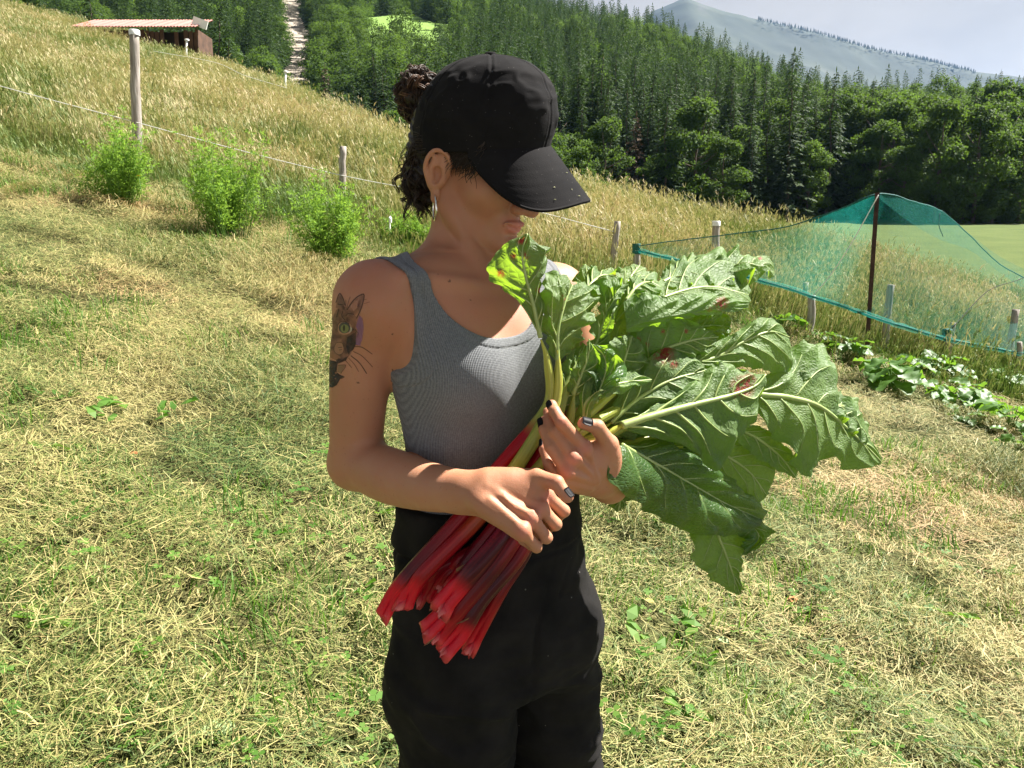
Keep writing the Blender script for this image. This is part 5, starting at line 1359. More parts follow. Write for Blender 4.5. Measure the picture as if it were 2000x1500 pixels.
def curl(p0, d, length, rad, turns, n=44, sag=.0, seed=0, grow=True):
    r_ = np.random.default_rng(seed); d = np.asarray(d, float); d /= np.linalg.norm(d)
    u = np.cross(d, [.3, .2, 1]); u /= np.linalg.norm(u); w = np.cross(d, u)
    s = np.linspace(0, 1, n); ph0 = r_.uniform(0, 6.28); rr = rad * (s ** .6 if grow else np.sin(s * math.pi * .9 + .15))
    a = ph0 + 2 * math.pi * turns * s + .5 * np.sin(s * 5 + ph0)
    p = p0 + d * (length * s)[:, None] + u * (rr * np.cos(a))[:, None] + w * (rr * np.sin(a))[:, None]
    p[:, 2] -= sag * s ** 2
    return p
g = np.random.default_rng(5)
paths, rads, tones = [], [], []
def lock(gp, n, spread, r0, r1, tone, seed):
    """a lock of hair: n strands following one guide"""
    r_ = np.random.default_rng(seed); T, N, B = frames(gp); s = np.linspace(0, 1, len(gp))
    for k in range(n):
        a, q = r_.uniform(0, 6.28), spread * math.sqrt(r_.uniform(0, 1)); tw = r_.uniform(-2.5, 2.5)
        env = (.45 + .9 * np.sin(np.clip(s * 1.15, 0, 1) * math.pi * .8)) * (1 - .6 * s ** 4)
        wav = .0008 * np.sin(s * r_.uniform(6, 16) + a)
        p = gp + N * (q * env * np.cos(a + tw * s) + wav)[:, None] + B * (q * env * np.sin(a + tw * s))[:, None]
        m = len(p) - int(r_.integers(0, 5))
        paths.append(p[:m]); rads.append(r_.uniform(r0, r1)); tones.append(np.clip(tone + r_.normal(0, .12), 0, .9))
for k in range(90):                                  # locks hanging at the nape
    a = -1 + 2 * k / 89 + g.normal(0, .06)
    x0 = H(-.050 - .038 * (1 - a * a) + g.normal(0, .005), -.004 + a * .056, g.uniform(-.02, .04))
    tgt = P(g.normal(832, 24), g.normal(388, 24), g.uniform(1.11, 1.22)); 
    mid = (x0 + tgt) / 2 + np.array([-.012, .004, .004]) * g.uniform(.3, 1.5)
    ax_p = spline([x0, mid, tgt], 56); T, N, B = frames(ax_p); s = np.linspace(0, 1, 56)
    tr = g.uniform(1.6, 3.2); rr = g.uniform(.006, .014) * s ** .7 * (1 - .45 * s ** 3); a0 = g.uniform(0, 6.28); sg = g.choice([-1, 1])
    gp = ax_p + N * (rr * np.cos(a0 + sg * tr * 6.28 * s ** 1.7))[:, None] + B * (rr * np.sin(a0 + sg * tr * 6.28 * s ** 1.7))[:, None]
    lock(gp, 14, .0045, .0005, .0010, g.uniform(.1, .45), 100 + k)
for k in range(44):                                  # thin ringlets standing away from the mass
    x0 = P(g.uniform(818, 838), g.uniform(268, 345), g.uniform(1.13, 1.19))
    tgt = P(g.normal(806, 8), g.normal(372, 36), g.uniform(1.12, 1.18)); ax_p = spline([x0, (x0 + tgt) / 2 + np.array([-.012, 0, 0]), tgt], 60)
    T, N, B = frames(ax_p); s = np.linspace(0, 1, 60); rr = g.uniform(.006, .014) * s ** .6; a0 = g.uniform(0, 6.28); tr = g.uniform(.9, 1.8)
    gp = ax_p + N * (rr * np.cos(a0 + tr * 6.28 * s))[:, None] + B * (rr * np.sin(a0 + tr * 6.28 * s))[:, None]
    lock(gp, 4, .0012, .0003, .0006, g.uniform(.2, .5), 300 + k)
for k in range(420):                                 # in front of the ear, from under the cap
    x0 = H(g.uniform(.012, .056), -.0745 + .0 * g.uniform(), g.uniform(.030, .056)); d = HF * g.uniform(-.55, .25) - HU * 1 - HL * .06
    paths.append(curl(x0, d, g.uniform(.018, .042), g.uniform(.002, .005), g.uniform(.6, 1.4), 24, 0, 1500 + k)); rads.append(g.uniform(.0004, .0008)); tones.append(g.uniform(.05, .3))
for k in range(300):                                 # hair drawn back over the ear under the cap edge
    x0 = H(g.uniform(.0, .030), -.0765 - g.uniform(0, .004), g.uniform(.030, .046)); d = -HF - HU * g.uniform(.15, .75) + HL * .12
    paths.append(curl(x0, d, g.uniform(.045, .075), g.uniform(.001, .004), g.uniform(.5, 1.2), 26, 0, 1900 + k)); rads.append(g.uniform(.0005, .0009)); tones.append(g.uniform(.05, .3))
V, F, T_ = strands(paths, rads, tones)
mesh_obj("nape_curls", V, F, M_HAIR, hair, attrs={"tone": T_})
BUN = P(824, 188, 1.20); paths, rads, tones = [], [], []
bs = Field(BUN - .07, BUN + .07, .003); bs.ell(BUN + np.array([.006, 0, 0]), (.031, .034, .036), None, 0)
for k in range(26):
    q = g.normal(0, 1, 3); q /= np.linalg.norm(q); bs.ell(BUN + q * .027, (.010,) * 3, None, .006)
bs.cone(BUN, BUN + np.array([.04, -.01, -.01]), .020, .02, .02)
V, F = bs.mesh(); mesh_obj("hair_bun", V, F, M_HAIR, hair, attrs={"tone": .08 + .05 * fbm(V * 90, 2, 5)})
for k in range(230):
    q = g.normal(0, 1, 3); q /= np.linalg.norm(q); x0 = BUN + q * g.uniform(.024, .034) * np.array([.9, 1, 1.05])
    d = np.cross(q, g.normal(0, 1, 3)); d /= np.linalg.norm(d); s = np.linspace(0, 1, 40); R0 = g.uniform(.004, .010); tr = g.uniform(.8, 1.5); w = np.cross(d, q)
    gp = x0 + q * (R0 * np.sin(tr * 6.28 * s))[:, None] + w * (R0 * (1 - np.cos(tr * 6.28 * s)))[:, None] + d * (g.uniform(.008, .024) * s)[:, None]
    lock(gp, 8, .0030, .0005, .0011, np.clip(g.normal(.5, .22), .1, .95), 4000 + k)
for k in range(34):                                  # fly-away hairs
    q = np.array([g.normal(-.2, .6), g.normal(0, .4), abs(g.normal(.4, .6))]); q /= np.linalg.norm(q)
    paths.append(curl(BUN + q * .032, q + g.normal(0, .6, 3), g.uniform(.012, .03), g.uniform(.004, .010), g.uniform(.5, 1.3), 30, .0, 5000 + k)); rads.append(.00022); tones.append(g.uniform(.3, .9))
for k in range(22):
    x0 = P(g.uniform(812, 840), g.uniform(225, 300), 1.18); q = np.array([-.6, g.normal(0, .4), g.normal(-.5, .5)])
    paths.append(curl(x0, q, g.uniform(.02, .045), g.uniform(.006, .012), g.uniform(.6, 1.6), 34, .0, 6000 + k)); rads.append(.00026); tones.append(g.uniform(.2, .7))
V, F, T_ = strands(paths, rads, tones)
mesh_obj("bun_curls", V, F, M_HAIR, hair, attrs={"tone": T_})

# ---- ear-ring
t = NT("polished_silver"); M_SILV = t.done(t.pbsdf(Base_Color=(.78, .74, .66), Metallic=1.0, Roughness=.18))
er_c = H(.002, -.0745, -.006) ; lobe = H(.002, -.0735, -.041)
cen = lobe - np.array([0, 0, .0155]); ax1 = np.array([.22, -1.0, 0]); ax1 /= np.linalg.norm(ax1)
rp = [cen + (np.array([0, 0, 1.0]) * math.cos(a) * .0175 + ax1 * math.sin(a) * .0165) for a in np.linspace(0, 2 * math.pi, 41)]
V, F = tube_vf(rp, .0012 + .0006 * np.sin(np.linspace(0, math.pi, 41)), 8, False)
pchild(mesh_obj("earring", V, F, M_SILV))
# ---- tattoo on the upper arm: a cat's face in black line and wash, printed on the skin
nu_, nv_ = 175, 370
uu, vv = np.meshgrid(np.linspace(60, 660, nu_), np.linspace(100, 1440, nv_), indexing="ij")        # drawing coordinates
ppx = 630 + uu.ravel() * .1533; ppy = 540 + vv.ravel() * .1533
Dr = FW + ((ppx - 1000) / FPX)[:, None] * np.array([1.0, 0, 0]) + ((750 - ppy) / FPX)[:, None] * UP
Dr /= np.linalg.norm(Dr, axis=1, keepdims=True); tt_ = np.full(len(Dr), .90)
for _ in range(26): tt_ = tt_ + np.clip(body.sample(CAM + Dr * tt_[:, None]), -.02, .03) * .95
TP = CAM + Dr * tt_[:, None]; TNn = body.grad(TP); okk = (np.abs(body.sample(TP)) < .0015) & (np.sum(TNn * Dr, 1) < -.10)
uv2 = np.c_[uu.ravel(), vv.ravel()]; ink = np.zeros(len(uv2)); icol = np.tile(np.array([.022, .024, .028]), (len(uv2), 1))
def inpoly(poly):
    poly = np.asarray(poly, float); x, y = uv2[:, 0], uv2[:, 1]; r = np.zeros(len(x), bool); j = len(poly) - 1
    for i in range(len(poly)):
        xi, yi, xj, yj = *poly[i], *poly[j]; r ^= ((yi > y) != (yj > y)) & (x < (xj - xi) * (y - yi) / (yj - yi + 1e-9) + xi); j = i
    return r
def sdist(pl):
    pl = spline(np.asarray(pl, float), 26); d = np.full(len(uv2), 1e9)
    for a, b in zip(pl[:-1], pl[1:]):
        ab = b - a; q = np.clip(((uv2 - a) @ ab) / (ab @ ab + 1e-9), 0, 1); d = np.minimum(d, np.linalg.norm(uv2 - a - q[:, None] * ab, axis=1))
    return d
tex = fbm(np.c_[uv2 * .022, np.zeros(len(uv2))], 4, 77)
def fill(poly, a, col=None, grain=.0):
    global ink
    m = inpoly(poly); v = np.clip(a + grain * tex, 0, 1) * m
    if col is not None: icol[m] = icol[m] * (1 - .9) + np.asarray(col) * .9; ink = np.where(m, v, ink)
    else: ink = np.maximum(ink, v)
def stroke(pl, w, a=.9):
    global ink
    v = a * np.clip(1.3 - sdist(pl) / (w / 2), 0, 1); m = v > ink; icol[m & (v > .3)] = (.02, .022, .026); ink = np.maximum(ink, v)
fill([(470, 490), (510, 530), (525, 650), (510, 780), (480, 880), (425, 870), (430, 760), (450, 700), (425, 640), (445, 560)], .62, (.26, .13, .27))
fill([(110, 560), (170, 440), (230, 360), (330, 400), (440, 520), (430, 620), (420, 660), (455, 720), (440, 770), (425, 850), (400, 920), (340, 1010), (250, 1080), (160, 1060), (70, 1000), (90, 700)], .46, None, .38)
fill([(320, 420), (400, 310), (500, 235), (525, 245), (515, 340), (475, 450), (400, 500)], .38, None, .45)
fill([(345, 380), (400, 330), (455, 300), (440, 400), (400, 440)], .22, (.40, .22, .18))
fill([(170, 400), (190, 300), (225, 225), (270, 290), (290, 360), (250, 400)], .45, None, .25)
fill([(320, 770), (430, 700), (432, 850), (400, 920), (330, 990), (300, 880)], .80, None, .25)
fill([(140, 1010), (250, 1060), (340, 1000), (300, 1070), (200, 1110)], .75, None, .2)
fill([(150, 900), (185, 842), (255, 850), (275, 930), (250, 985), (200, 995), (150, 950)], .30, (.36, .24, .13), .1)
fill([(100, 960), (190, 990), (240, 1030), (170, 1060), (90, 1030)], .40, (.30, .15, .07))
fill([(60, 1060), (200, 1085), (180, 1220), (270, 1280), (230, 1300), (185, 1380), (130, 1415), (60, 1400)], .86, None, .22)
fill([(205, 1130), (295, 1130), (235, 1230), (190, 1215)], .42, (.20, .19, .10))
th = np.linspace(0, 6.283, 25)
fill(np.c_[285 + 95 * np.cos(th), 660 + 82 * np.sin(th)], .12, (.55, .47, .36))
fill(np.c_[282 + 74 * np.cos(th), 652 + 72 * np.sin(th)], .93, (.02, .022, .026))
fill(np.c_[285 + 52 * np.cos(th), 662 + 54 * np.sin(th)], .80, (.23, .27, .10))
fill(np.c_[276 + 14 * np.cos(th), 655 + 40 * np.sin(th)], .95, (.015, .015, .018))
fill([(345, 625), (405, 672), (340, 720), (355, 670)], .85)
for pl, w in (([(315, 425), (390, 310), (460, 250), (525, 225), (530, 265), (512, 345), (480, 440), (435, 530)], 15), ([(175, 330), (222, 218), (265, 280), (290, 365)], 13), ([(300, 300), (300, 380)], 8), ([(355, 260), (330, 330), (310, 420)], 7), ([(600, 325), (530, 345)], 5), ([(560, 290), (525, 300)], 5),
              ([(210, 420), (185, 510)], 22), ([(262, 440), (250, 500), (285, 550)], 16), ([(300, 500), (330, 470), (400, 480)], 14), ([(190, 700), (205, 600), (270, 570), (340, 600)], 10), ([(200, 352), (255, 360)], 18), ([(415, 670), (440, 700), (458, 730), (440, 770)], 10),
              ([(150, 900), (185, 842), (255, 850), (275, 930), (250, 985), (200, 995), (150, 950), (150, 900)], 9), ([(205, 905), (250, 900)], 12), ([(215, 935), (250, 930)], 10),
              ([(405, 890), (500, 900), (630, 985)], 10), ([(395, 955), (500, 1010), (635, 1150)], 9), ([(365, 1010), (470, 1100), (560, 1232)], 13), ([(335, 1040), (400, 1110), (460, 1210)], 7), ([(295, 1070), (330, 1110), (370, 1158)], 8), ([(205, 1130), (297, 1130), (235, 1235)], 8), ([(225, 1255), (278, 1280), (215, 1305)], 9)):
    stroke(pl, w)
for cx__, cy__, r__ in ((172, 1228, 14), (166, 1300, 10), (150, 1260, 7)): ink[(np.hypot(uv2[:, 0] - cx__, uv2[:, 1] - cy__) < r__)] *= .35
ink = np.clip(ink, 0, .97) * .88
i, j = np.meshgrid(np.arange(nu_ - 1), np.arange(nv_ - 1), indexing="ij"); a = i * nv_ + j
TFc = np.stack([a, a + 1, a + nv_ + 1, a + nv_], -1).reshape(-1, 4)
TFc = TFc[okk[TFc].all(1) & (ink[TFc].max(1) > .02)]
used = np.unique(TFc); remap = np.full(len(TP), -1); remap[used] = np.arange(len(used))
t = NT("tattoo_ink"); sh = t.pbsdf(Base_Color=t.attr("icol"), Roughness=.55, Specular_IOR_Level=.35)
M_INK = t.done(t.n("ShaderNodeMixShader", {0: t.attr("ink", "Fac"), 1: t.n("ShaderNodeBsdfTransparent").outputs[0], 2: sh}).outputs[0])
pchild(mesh_obj("tattoo", (TP + TNn * .0005)[used], remap[TFc], M_INK, attrs={"ink": ink[used], "icol": icol[used]}))
# ================================================================= rhubarb held in the arms
def leaf_mat():
    t = NT("rhubarb_leaf")
    st = t.attr("st", "Vector"); co = t.coord("Object")
    bk = t.n("ShaderNodeNewGeometry").outputs["Backfacing"]
    n = t.noise(22, 4, .6, co); fine = t.noise(140, 3, .6, co)
    top = t.ramp(n, [(0.3, (.020, .062, .016)), (0.7, (.048, .118, .028))])
    und = t.ramp(n, [(0.3, (.090, .165, .046)), (0.7, (.165, .250, .084))])
    base = t.mix(bk, top, und)
    net = t.n("ShaderNodeTexVoronoi", {"Vector": st, "Scale": 15.0}, feature="DISTANCE_TO_EDGE").outputs["Distance"]
    nline = t.math("SUBTRACT", 1.0, t.math("MULTIPLY", t.math("MINIMUM", net, .10), 10.0))
    vein = t.math("MAXIMUM", t.attr("vein", "Fac"), t.math("MULTIPLY", nline, .30))
    base = t.mix(t.math("MULTIPLY", vein, .65), base, (.24, .34, .12))
    base = t.mix(t.math("MULTIPLY", fine, .25), base, (.10, .15, .04))
    spot = t.math("MULTIPLY", t.attr("spot", "Fac"), t.ramp(t.noise(130, 3, .7, co), [(.40, (0, 0, 0)), (.52, (1, 1, 1))]))
    base = t.mix(spot, base, (.30, .035, .03))
    tr = t.mix(spot, t.mix(t.math("MULTIPLY", vein, .5), (.34, .56, .030), (.17, .30, .03)), (.35, .05, .02))
    hgt = t.math("ADD", t.math("MULTIPLY", vein, -.8), t.math("ADD", t.math("MULTIPLY", t.noise(60, 3, .6, co), 1.4), t.math("MULTIPLY", net, 2.2)))
    nrm = t.bump(hgt, .45, .0022)
    pb = t.pbsdf(Base_Color=base, Roughness=t.math("ADD", .36, t.math("MULTIPLY", bk, .22)), Specular_IOR_Level=.45, Normal=nrm)
    tl_ = t.n("ShaderNodeBsdfTranslucent", {"Color": tr, "Normal": nrm}).outputs[0]
    return t.done(t.n("ShaderNodeMixShader", {0: .42, 1: pb, 2: tl_}).outputs[0])
def stalk_mat():
    t = NT("rhubarb_stalk"); co = t.coord("Object")
    base = t.attr("col"); s = t.attr("str", "Fac")
    base = t.mix(t.math("MULTIPLY", t.noise(55, 4, .65, co), .35), base, t.mix(1.0, base, (.45, .30, .32), "MULTIPLY"))
    strk = t.n("ShaderNodeTexNoise", {"Vector": t.attr("uvw", "Vector"), "Scale": 1.0, "Detail": 3.0}).outputs["Fac"]
    base = t.mix(t.ramp(strk, [(.50, (0, 0, 0)), (.80, (.22,) * 3)]), base, (.55, .06, .05))
    return t.done(t.pbsdf(Base_Color=base, Roughness=.30, Specular_IOR_Level=.25, Subsurface_Weight=.0, Subsurface_Radius=(.8, .2, .1), Subsurface_Scale=.003, Normal=t.bump(t.math("ADD", strk, t.noise(260, 2, .6, co)), .35, .0011)))
M_LEAF, M_STALK = leaf_mat(), stalk_mat()
t = NT("leaf_rib"); M_RIB = t.done(t.pbsdf(Base_Color=t.ramp(t.noise(40), [(.3, (.24, .33, .09)), (.7, (.38, .46, .17))]), Roughness=.45, Subsurface_Weight=.1, Subsurface_Radius=(.5, .5, .1), Subsurface_Scale=.002))
t = NT("dry_husk"); M_HUSK = t.done(t.pbsdf(Base_Color=t.ramp(t.noise(90), [(.3, (.10, .04, .02)), (.7, (.30, .15, .06))]), Roughness=.8))
def back(px, y): return y + .30 * np.clip((px - 1090) / 600, 0, 1.15)     # the bunch points away to her left
def Z4(zx, zy, y): return P(940 + .5068 * zx, 420 + .5068 * zy, back(940 + .5068 * zx, y))
RED, DRED, PINK, GRN, YGR, ORG = (.28, .005, .012), (.060, .004, .012), (.62, .007, .022), (.26, .34, .07), (.46, .50, .08), (.36, .075, .02)
CNT = [0]
def blade(parent, mid, left, right, under=True, bulge=0.0, ruf=.006, rf=5, ns=64, nt=37, spots=(), nv=6, edge=.05, rib=True, ribw=.0030, pk=.0032, seed=None):
    """one leaf blade through its middle rib and two margins (lists of photo places with depth)"""
    CNT[0] += 1; sd = seed or CNT[0]
    m, l, r = (spline([Z4(*q) for q in k], ns) for k in (mid, left, right))
    s = np.linspace(0, 1, ns)[:, None]; t = np.linspace(-1, 1, nt)[None, :]; at = np.abs(t)
    el = 1 + edge * fbm(np.c_[s * 16, s * 0, s * 0 + sd], 3, sd)[:, None] - .04 * np.abs(np.sin(s * 13 * 1.6 + sd)) ** 2
    er = 1 + edge * fbm(np.c_[s * 16, s * 0 + 7, s * 0 + sd], 3, sd + 3)[:, None] - .04 * np.abs(np.sin(s * 12 * 1.6 + sd * 2)) ** 2
    E = np.where((t < 0)[..., None], (m + (l - m) * el)[:, None], (m + (r - m) * er)[:, None])
    Q = m[:, None] + (E - m[:, None]) * at[..., None]
    du = np.gradient(Q, axis=0); dv = np.gradient(Q, axis=1); N = np.cross(du, dv); N /= np.linalg.norm(N, axis=-1, keepdims=True) + 1e-12
    N = np.broadcast_to(N.mean(axis=(0, 1)), N.shape) * .4 + N * .6; N /= np.linalg.norm(N, axis=-1, keepdims=True) + 1e-12
    view = Q.mean(axis=(0, 1)) - CAM
    if np.sum(N.mean(axis=(0, 1)) * view) > 0: N = -N; flip = True     # N points to the camera
    else: flip = False
    env = np.sin(np.clip(s, 0, 1) * math.pi) ** .5
    wrp = lambda s_, sg_: .22 * np.sin(6.5 * s_ + sd * 1.7 + sg_) + .12 * np.sin(15 * s_ + sd + 2 * sg_)
    c = (s - .30 * at ** 1.2) * nv + .25 * np.sign(t) + wrp(s, np.sign(t))
    dvn = np.abs(c - np.round(c)) / nv
    vein = np.exp(-(dvn / (.010 + .004 * (1 - at))) ** 2) * (at > .02) * (1 - .55 * at) * smooth01(1.0, .85, at)
    vein = np.maximum(vein, np.exp(-(at / .035) ** 2) * (1 - .5 * s))
    sgn = 1.0 if under else -1.0
    puck = -sgn * pk * (1 - np.exp(-(dvn / .035) ** 2)) * np.minimum(1, at * 4) + sgn * .0010 * vein
    crk = (pk * 1.2 * fbm(Q * 48 + sd, 3, sd) + .0105 * fbm(Q * 15 + sd * 2.3, 2, sd + 5)) * np.minimum(1, at * 2.2 + .12)
    fphase = 2 * math.pi * rf * s + sd + 1.2 * np.sin(s * 7 + sd) + (t > 0) * 2.1
    ruff = 1.45 * ruf * at ** 2.6 * np.sin(fphase) * (.6 + .6 * fbm(np.c_[s * 4, s * 0 + sd, s * 0], 1, sd)[:, None]) + ruf * .45 * at ** 4 * np.sin(fphase * 2.3 + 1)
    D = bulge * (at * (1 - at) * 4 - .0 * at) * env + (puck + crk + ruff) * env
    Q = Q + N * D[..., None]
    spot = np.zeros(Q.shape[:2])
    for sx, sy, sr in spots:
        c0 = Z4(sx, sy, 1.0); dirc = (c0 - CAM) / np.linalg.norm(c0 - CAM)
        w = Q - CAM; perp = w - (w @ dirc)[..., None] * dirc
        spot = np.maximum(spot, np.clip(1.6 * (1 - np.linalg.norm(perp, axis=-1) / (sr * .5068 / FPX)), 0, 1))
    V = Q.reshape(-1, 3); i, j = np.meshgrid(np.arange(ns - 1), np.arange(nt - 1), indexing="ij"); a = i * nt + j
    F = np.stack([a, a + 1, a + nt + 1, a + nt], -1).reshape(-1, 4)
    # mesh front = upper side of the leaf; N points to the camera
    fn = np.cross(Q[1, 1] - Q[0, 1], Q[0, 2] - Q[0, 1])
    P0 = V[F[:, 0]]; gn = np.cross(V[F[:, 1]] - P0, V[F[:, 3]] - P0).sum(0)
    faces_cam = gn @ (Q.mean(axis=(0, 1)) - CAM) < 0
    if faces_cam == under: F = F[:, ::-1]
    L = np.linalg.norm(np.diff(m, axis=0), axis=1).sum(); W = np.linalg.norm(l - r, axis=1).max()
    st = np.stack(np.broadcast_arrays(s * L / .10 + sd * 3.7, t * W / .2, 0 * s * t), -1).reshape(-1, 3)
    o = mesh_obj("leaf", V, np.ascontiguousarray(F), M_LEAF, parent, attrs={"st": st, "vein": vein.ravel(), "spot": spot.ravel()})
    if rib:
        mb = MB(); jm = nt // 2
        off = N[:, jm] * (.0006 * sgn)
        w = ribw * (1 - .86 * s[:, 0]) + .0004
        mb.tube(Q[:, jm] + off, w, 7)
        for k in range(0, nv):
            for side in (-1, 1):
                pts = []
                for q in np.linspace(0.0, .80, 14):
                    sg = np.linspace(0, 1, 200); ss = float(np.interp(k + .5 + (0 if side > 0 else .0) - .5, (sg - .30 * q ** 1.2) * nv + .25 * side + wrp(sg, side), sg, left=-1, right=2))
                    if 0.02 < ss < .96:
                        pts.append(Q[int(ss * (ns - 1)), int(round((1 + side * q) / 2 * (nt - 1)))])
                if len(pts) > 5:
                    pts = spline(np.array(pts)[[0, len(pts) // 3, 2 * len(pts) // 3, -1]], 12)
                    mb.tube(pts + N[ns // 2, jm] * (.0003 * sgn), np.linspace(ribw * .42, .0003, 12) * (1 - .4 * k / nv), 5)
        mb.build("rib", M_RIB, o)
    return o
def stalk(parent, pts, rad, cols, torn=True, ang=0.0, seg=36, n=60, ridge=5):
    CNT[0] += 1; g = np.random.default_rng(CNT[0] * 13)
    q = spline(np.c_[np.array([P(k[0], k[1], back(k[0], k[2])) for k in pts]), np.array(rad)[:, None]], n); c = q[:, :3]; r = q[:, 3] * smooth01(1.02, .90, np.linspace(0, 1, n)) + .0012
    T, N, B = frames(c); s = np.linspace(0, 1, n)
    a = np.arange(seg) * 2 * math.pi / seg
    prof = (1 + .030 * np.cos(ridge * a + ang) + .028 * np.cos(11 * a + 1.3)) * np.where(np.cos(a - ang) > .25, 1 - .20 * (np.cos(a - ang) - .25), 1.0)
    V = c[:, None] + (r[:, None, None] * prof[None, :, None]) * (np.cos(a)[None, :, None] * N[:, None] + .82 * np.sin(a)[None, :, None] * B[:, None])
    cs = np.array([k[0] for k in cols]); cc = np.array([k[1] for k in cols])
    C = np.stack([np.interp(s, cs, cc[:, k]) for k in range(3)], -1)[:, None] + np.zeros((1, seg, 1))
    C = C * (1 + .08 * g.normal(0, 1, (1, seg, 1)) * np.ones((n, 1, 1))).clip(.5, 1.6)
    U = np.stack(np.broadcast_arrays(np.cos(a)[None] * 3.2 + CNT[0], np.sin(a)[None] * 3.2, (s * 1.6)[:, None]), -1)
    if torn:                                          # ragged, hollow cut end
        V[0] += -T[0] * (.0030 * fbm(np.c_[np.cos(a) * 3.5, np.sin(a) * 3.5, np.full(seg, CNT[0])], 3, 3)[:, None] + .006 * np.sin(a + g.uniform(0, 6))[:, None]) + (V[0] - c[0]) * .10
        V[1] += (V[1] - c[1]) * .06; C[0] = C[0] * .35 + np.array([.78, .17, .15]) * .6; C[1] = C[1] * .7 + np.array([.8, .14, .14]) * .3
        off = V[:9] - c[:9, None]; on = off / (np.linalg.norm(off, axis=-1, keepdims=True) + 1e-9); tc = CAM + np.array([.05, 0, .35]) - c[:9]; tc /= np.linalg.norm(tc, axis=1, keepdims=True)
        w_ = np.clip((np.einsum("ijk,ik->ij", on, tc) - .10) / .75, 0, 1) * smooth01(8.5, 1.0, np.arange(9.0))[:, None]   # the foot opens into a channel
        V[:9] -= off * (w_ * 1.25)[..., None]; C[:9] = C[:9] * (1 - .75 * w_[..., None]) + np.array([.70, .014, .040]) * (.75 * w_[..., None])
        ins = [c[0] + (V[0] - c[0]) * .84 + T[0] * .002, c[0] + (V[0] - c[0]) * .62 + T[0] * .012, c[0] + (V[0] - c[0]) * .10 + T[0] * .017]
        V = np.concatenate([np.stack(ins[::-1]), V]); ci = np.array([(.36, .008, .015), (.55, .02, .04), (.78, .22, .20)])[:, None] + np.zeros((1, seg, 1))
        C = np.concatenate([ci, C]); U = np.concatenate([U[:3], U])
    m = len(V); i, j = np.meshgrid(np.arange(m - 1), np.arange(seg), indexing="ij")
    F = np.stack([i * seg + j, (i + 1) * seg + j, (i + 1) * seg + (j + 1) % seg, i * seg + (j + 1) % seg], -1).reshape(-1, 4)
    return mesh_obj("stalk", V.reshape(-1, 3), F, M_STALK, parent, attrs={"col": C.reshape(-1, 3).clip(0, 1), "uvw": U.reshape(-1, 3)})
def rhub(label):
    o = empty("rhubarb_stalk"); tag(o, label, "rhubarb", "rhubarb stalks held in a bundle"); return o
def zp(zx, zy, y): return (940 + .5068 * zx, 420 + .5068 * zy, y)

# 1 leaf against the chin, red-spotted; its petiole runs down to the hands (red stalk, left-most end)
o = rhub("rhubarb with red-spotted leaf raised against the chin, its bright red foot lowest at left")
stalk(o, [(744, 1208, .955), (780, 1146, .958), (905, 1006, .968), (966, 924, .975), (1045, 832, .985), (1073, 780, .990), (1068, 700, .988), (zp(230, 480, .985))], [.0118, .0125, .0125, .0115, .010, .0068, .0058, .0045],
      [(0, PINK), (.10, PINK), (.16, DRED), (.42, RED), (.70, RED), (.76, GRN), (1, YGR)])
blade(o, [(228, 470, .985), (205, 360, .978), (170, 230, .972), (158, 140, .968), (178, 72, .972)], [(222, 460, .985), (130, 310, .99), (28, 240, .995), (48, 150, .985), (100, 105, .98), (170, 72, .972)],
      [(232, 460, .984), (232, 350, .985), (232, 240, .99), (262, 130, .985), (215, 110, .975), (182, 72, .972)], True, .006, .007, 3, spots=((155, 96, 24), (122, 158, 16), (172, 156, 18), (75, 226, 20), (225, 290, 16)), nv=5)
# 2 pale crinkled leaf beside it
o = rhub("rhubarb with pale crinkled leaf whose forked rib stands upright beside the chin leaf")
stalk(o, [(786, 1190, .950), (812, 1136, .952), (935, 1010, .962), (995, 930, .970), (1058, 832, .980), (1086, 782, .990), (1090, 700, .992), zp(292, 520, .99)], [.0135, .0135, .0125, .0115, .0105, .0070, .0060, .0050],
      [(0, PINK), (.09, PINK), (.13, RED), (.30, RED), (.42, ORG), (.56, YGR), (.66, GRN), (1, YGR)])
blade(o, [(292, 560, .992), (296, 440, .995), (320, 340, 1.0), (350, 270, 1.01)], [(286, 560, .99), (232, 400, .985), (222, 270, .985), (250, 210, 1.0), (330, 230, 1.02)], [(300, 570, .992), (395, 480, .985), (455, 350, .985), (462, 285, 1.0), (400, 255, 1.02)],
      True, .010, .012, 4, spots=((320, 320, 14),), nv=4, pk=.0055)
# 3 dark narrow leaf standing behind
o = rhub("rhubarb with narrow dark leaf folded upright between the two pale clumps")
stalk(o, [(900, 1112, .968), (920, 1085, .966), (968, 1030, .966), (1020, 940, .98), (1075, 850, .99), (1105, 760, 1.01), zp(400, 560, 1.015)], [.011, .0115, .011, .010, .0095, .0075, .005], [(0, RED), (.3, DRED), (.6, RED), (.75, GRN), (1, GRN)])
blade(o, [(420, 560, 1.015), (455, 450, 1.02), (490, 350, 1.02), (500, 275, 1.03)], [(410, 560, 1.015), (425, 430, 1.01), (450, 330, 1.02), (470, 262, 1.035)], [(440, 570, 1.01), (500, 470, 1.005), (528, 340, 1.0), (570, 265, 1.02)], True, .004, .008, 4, nv=5)
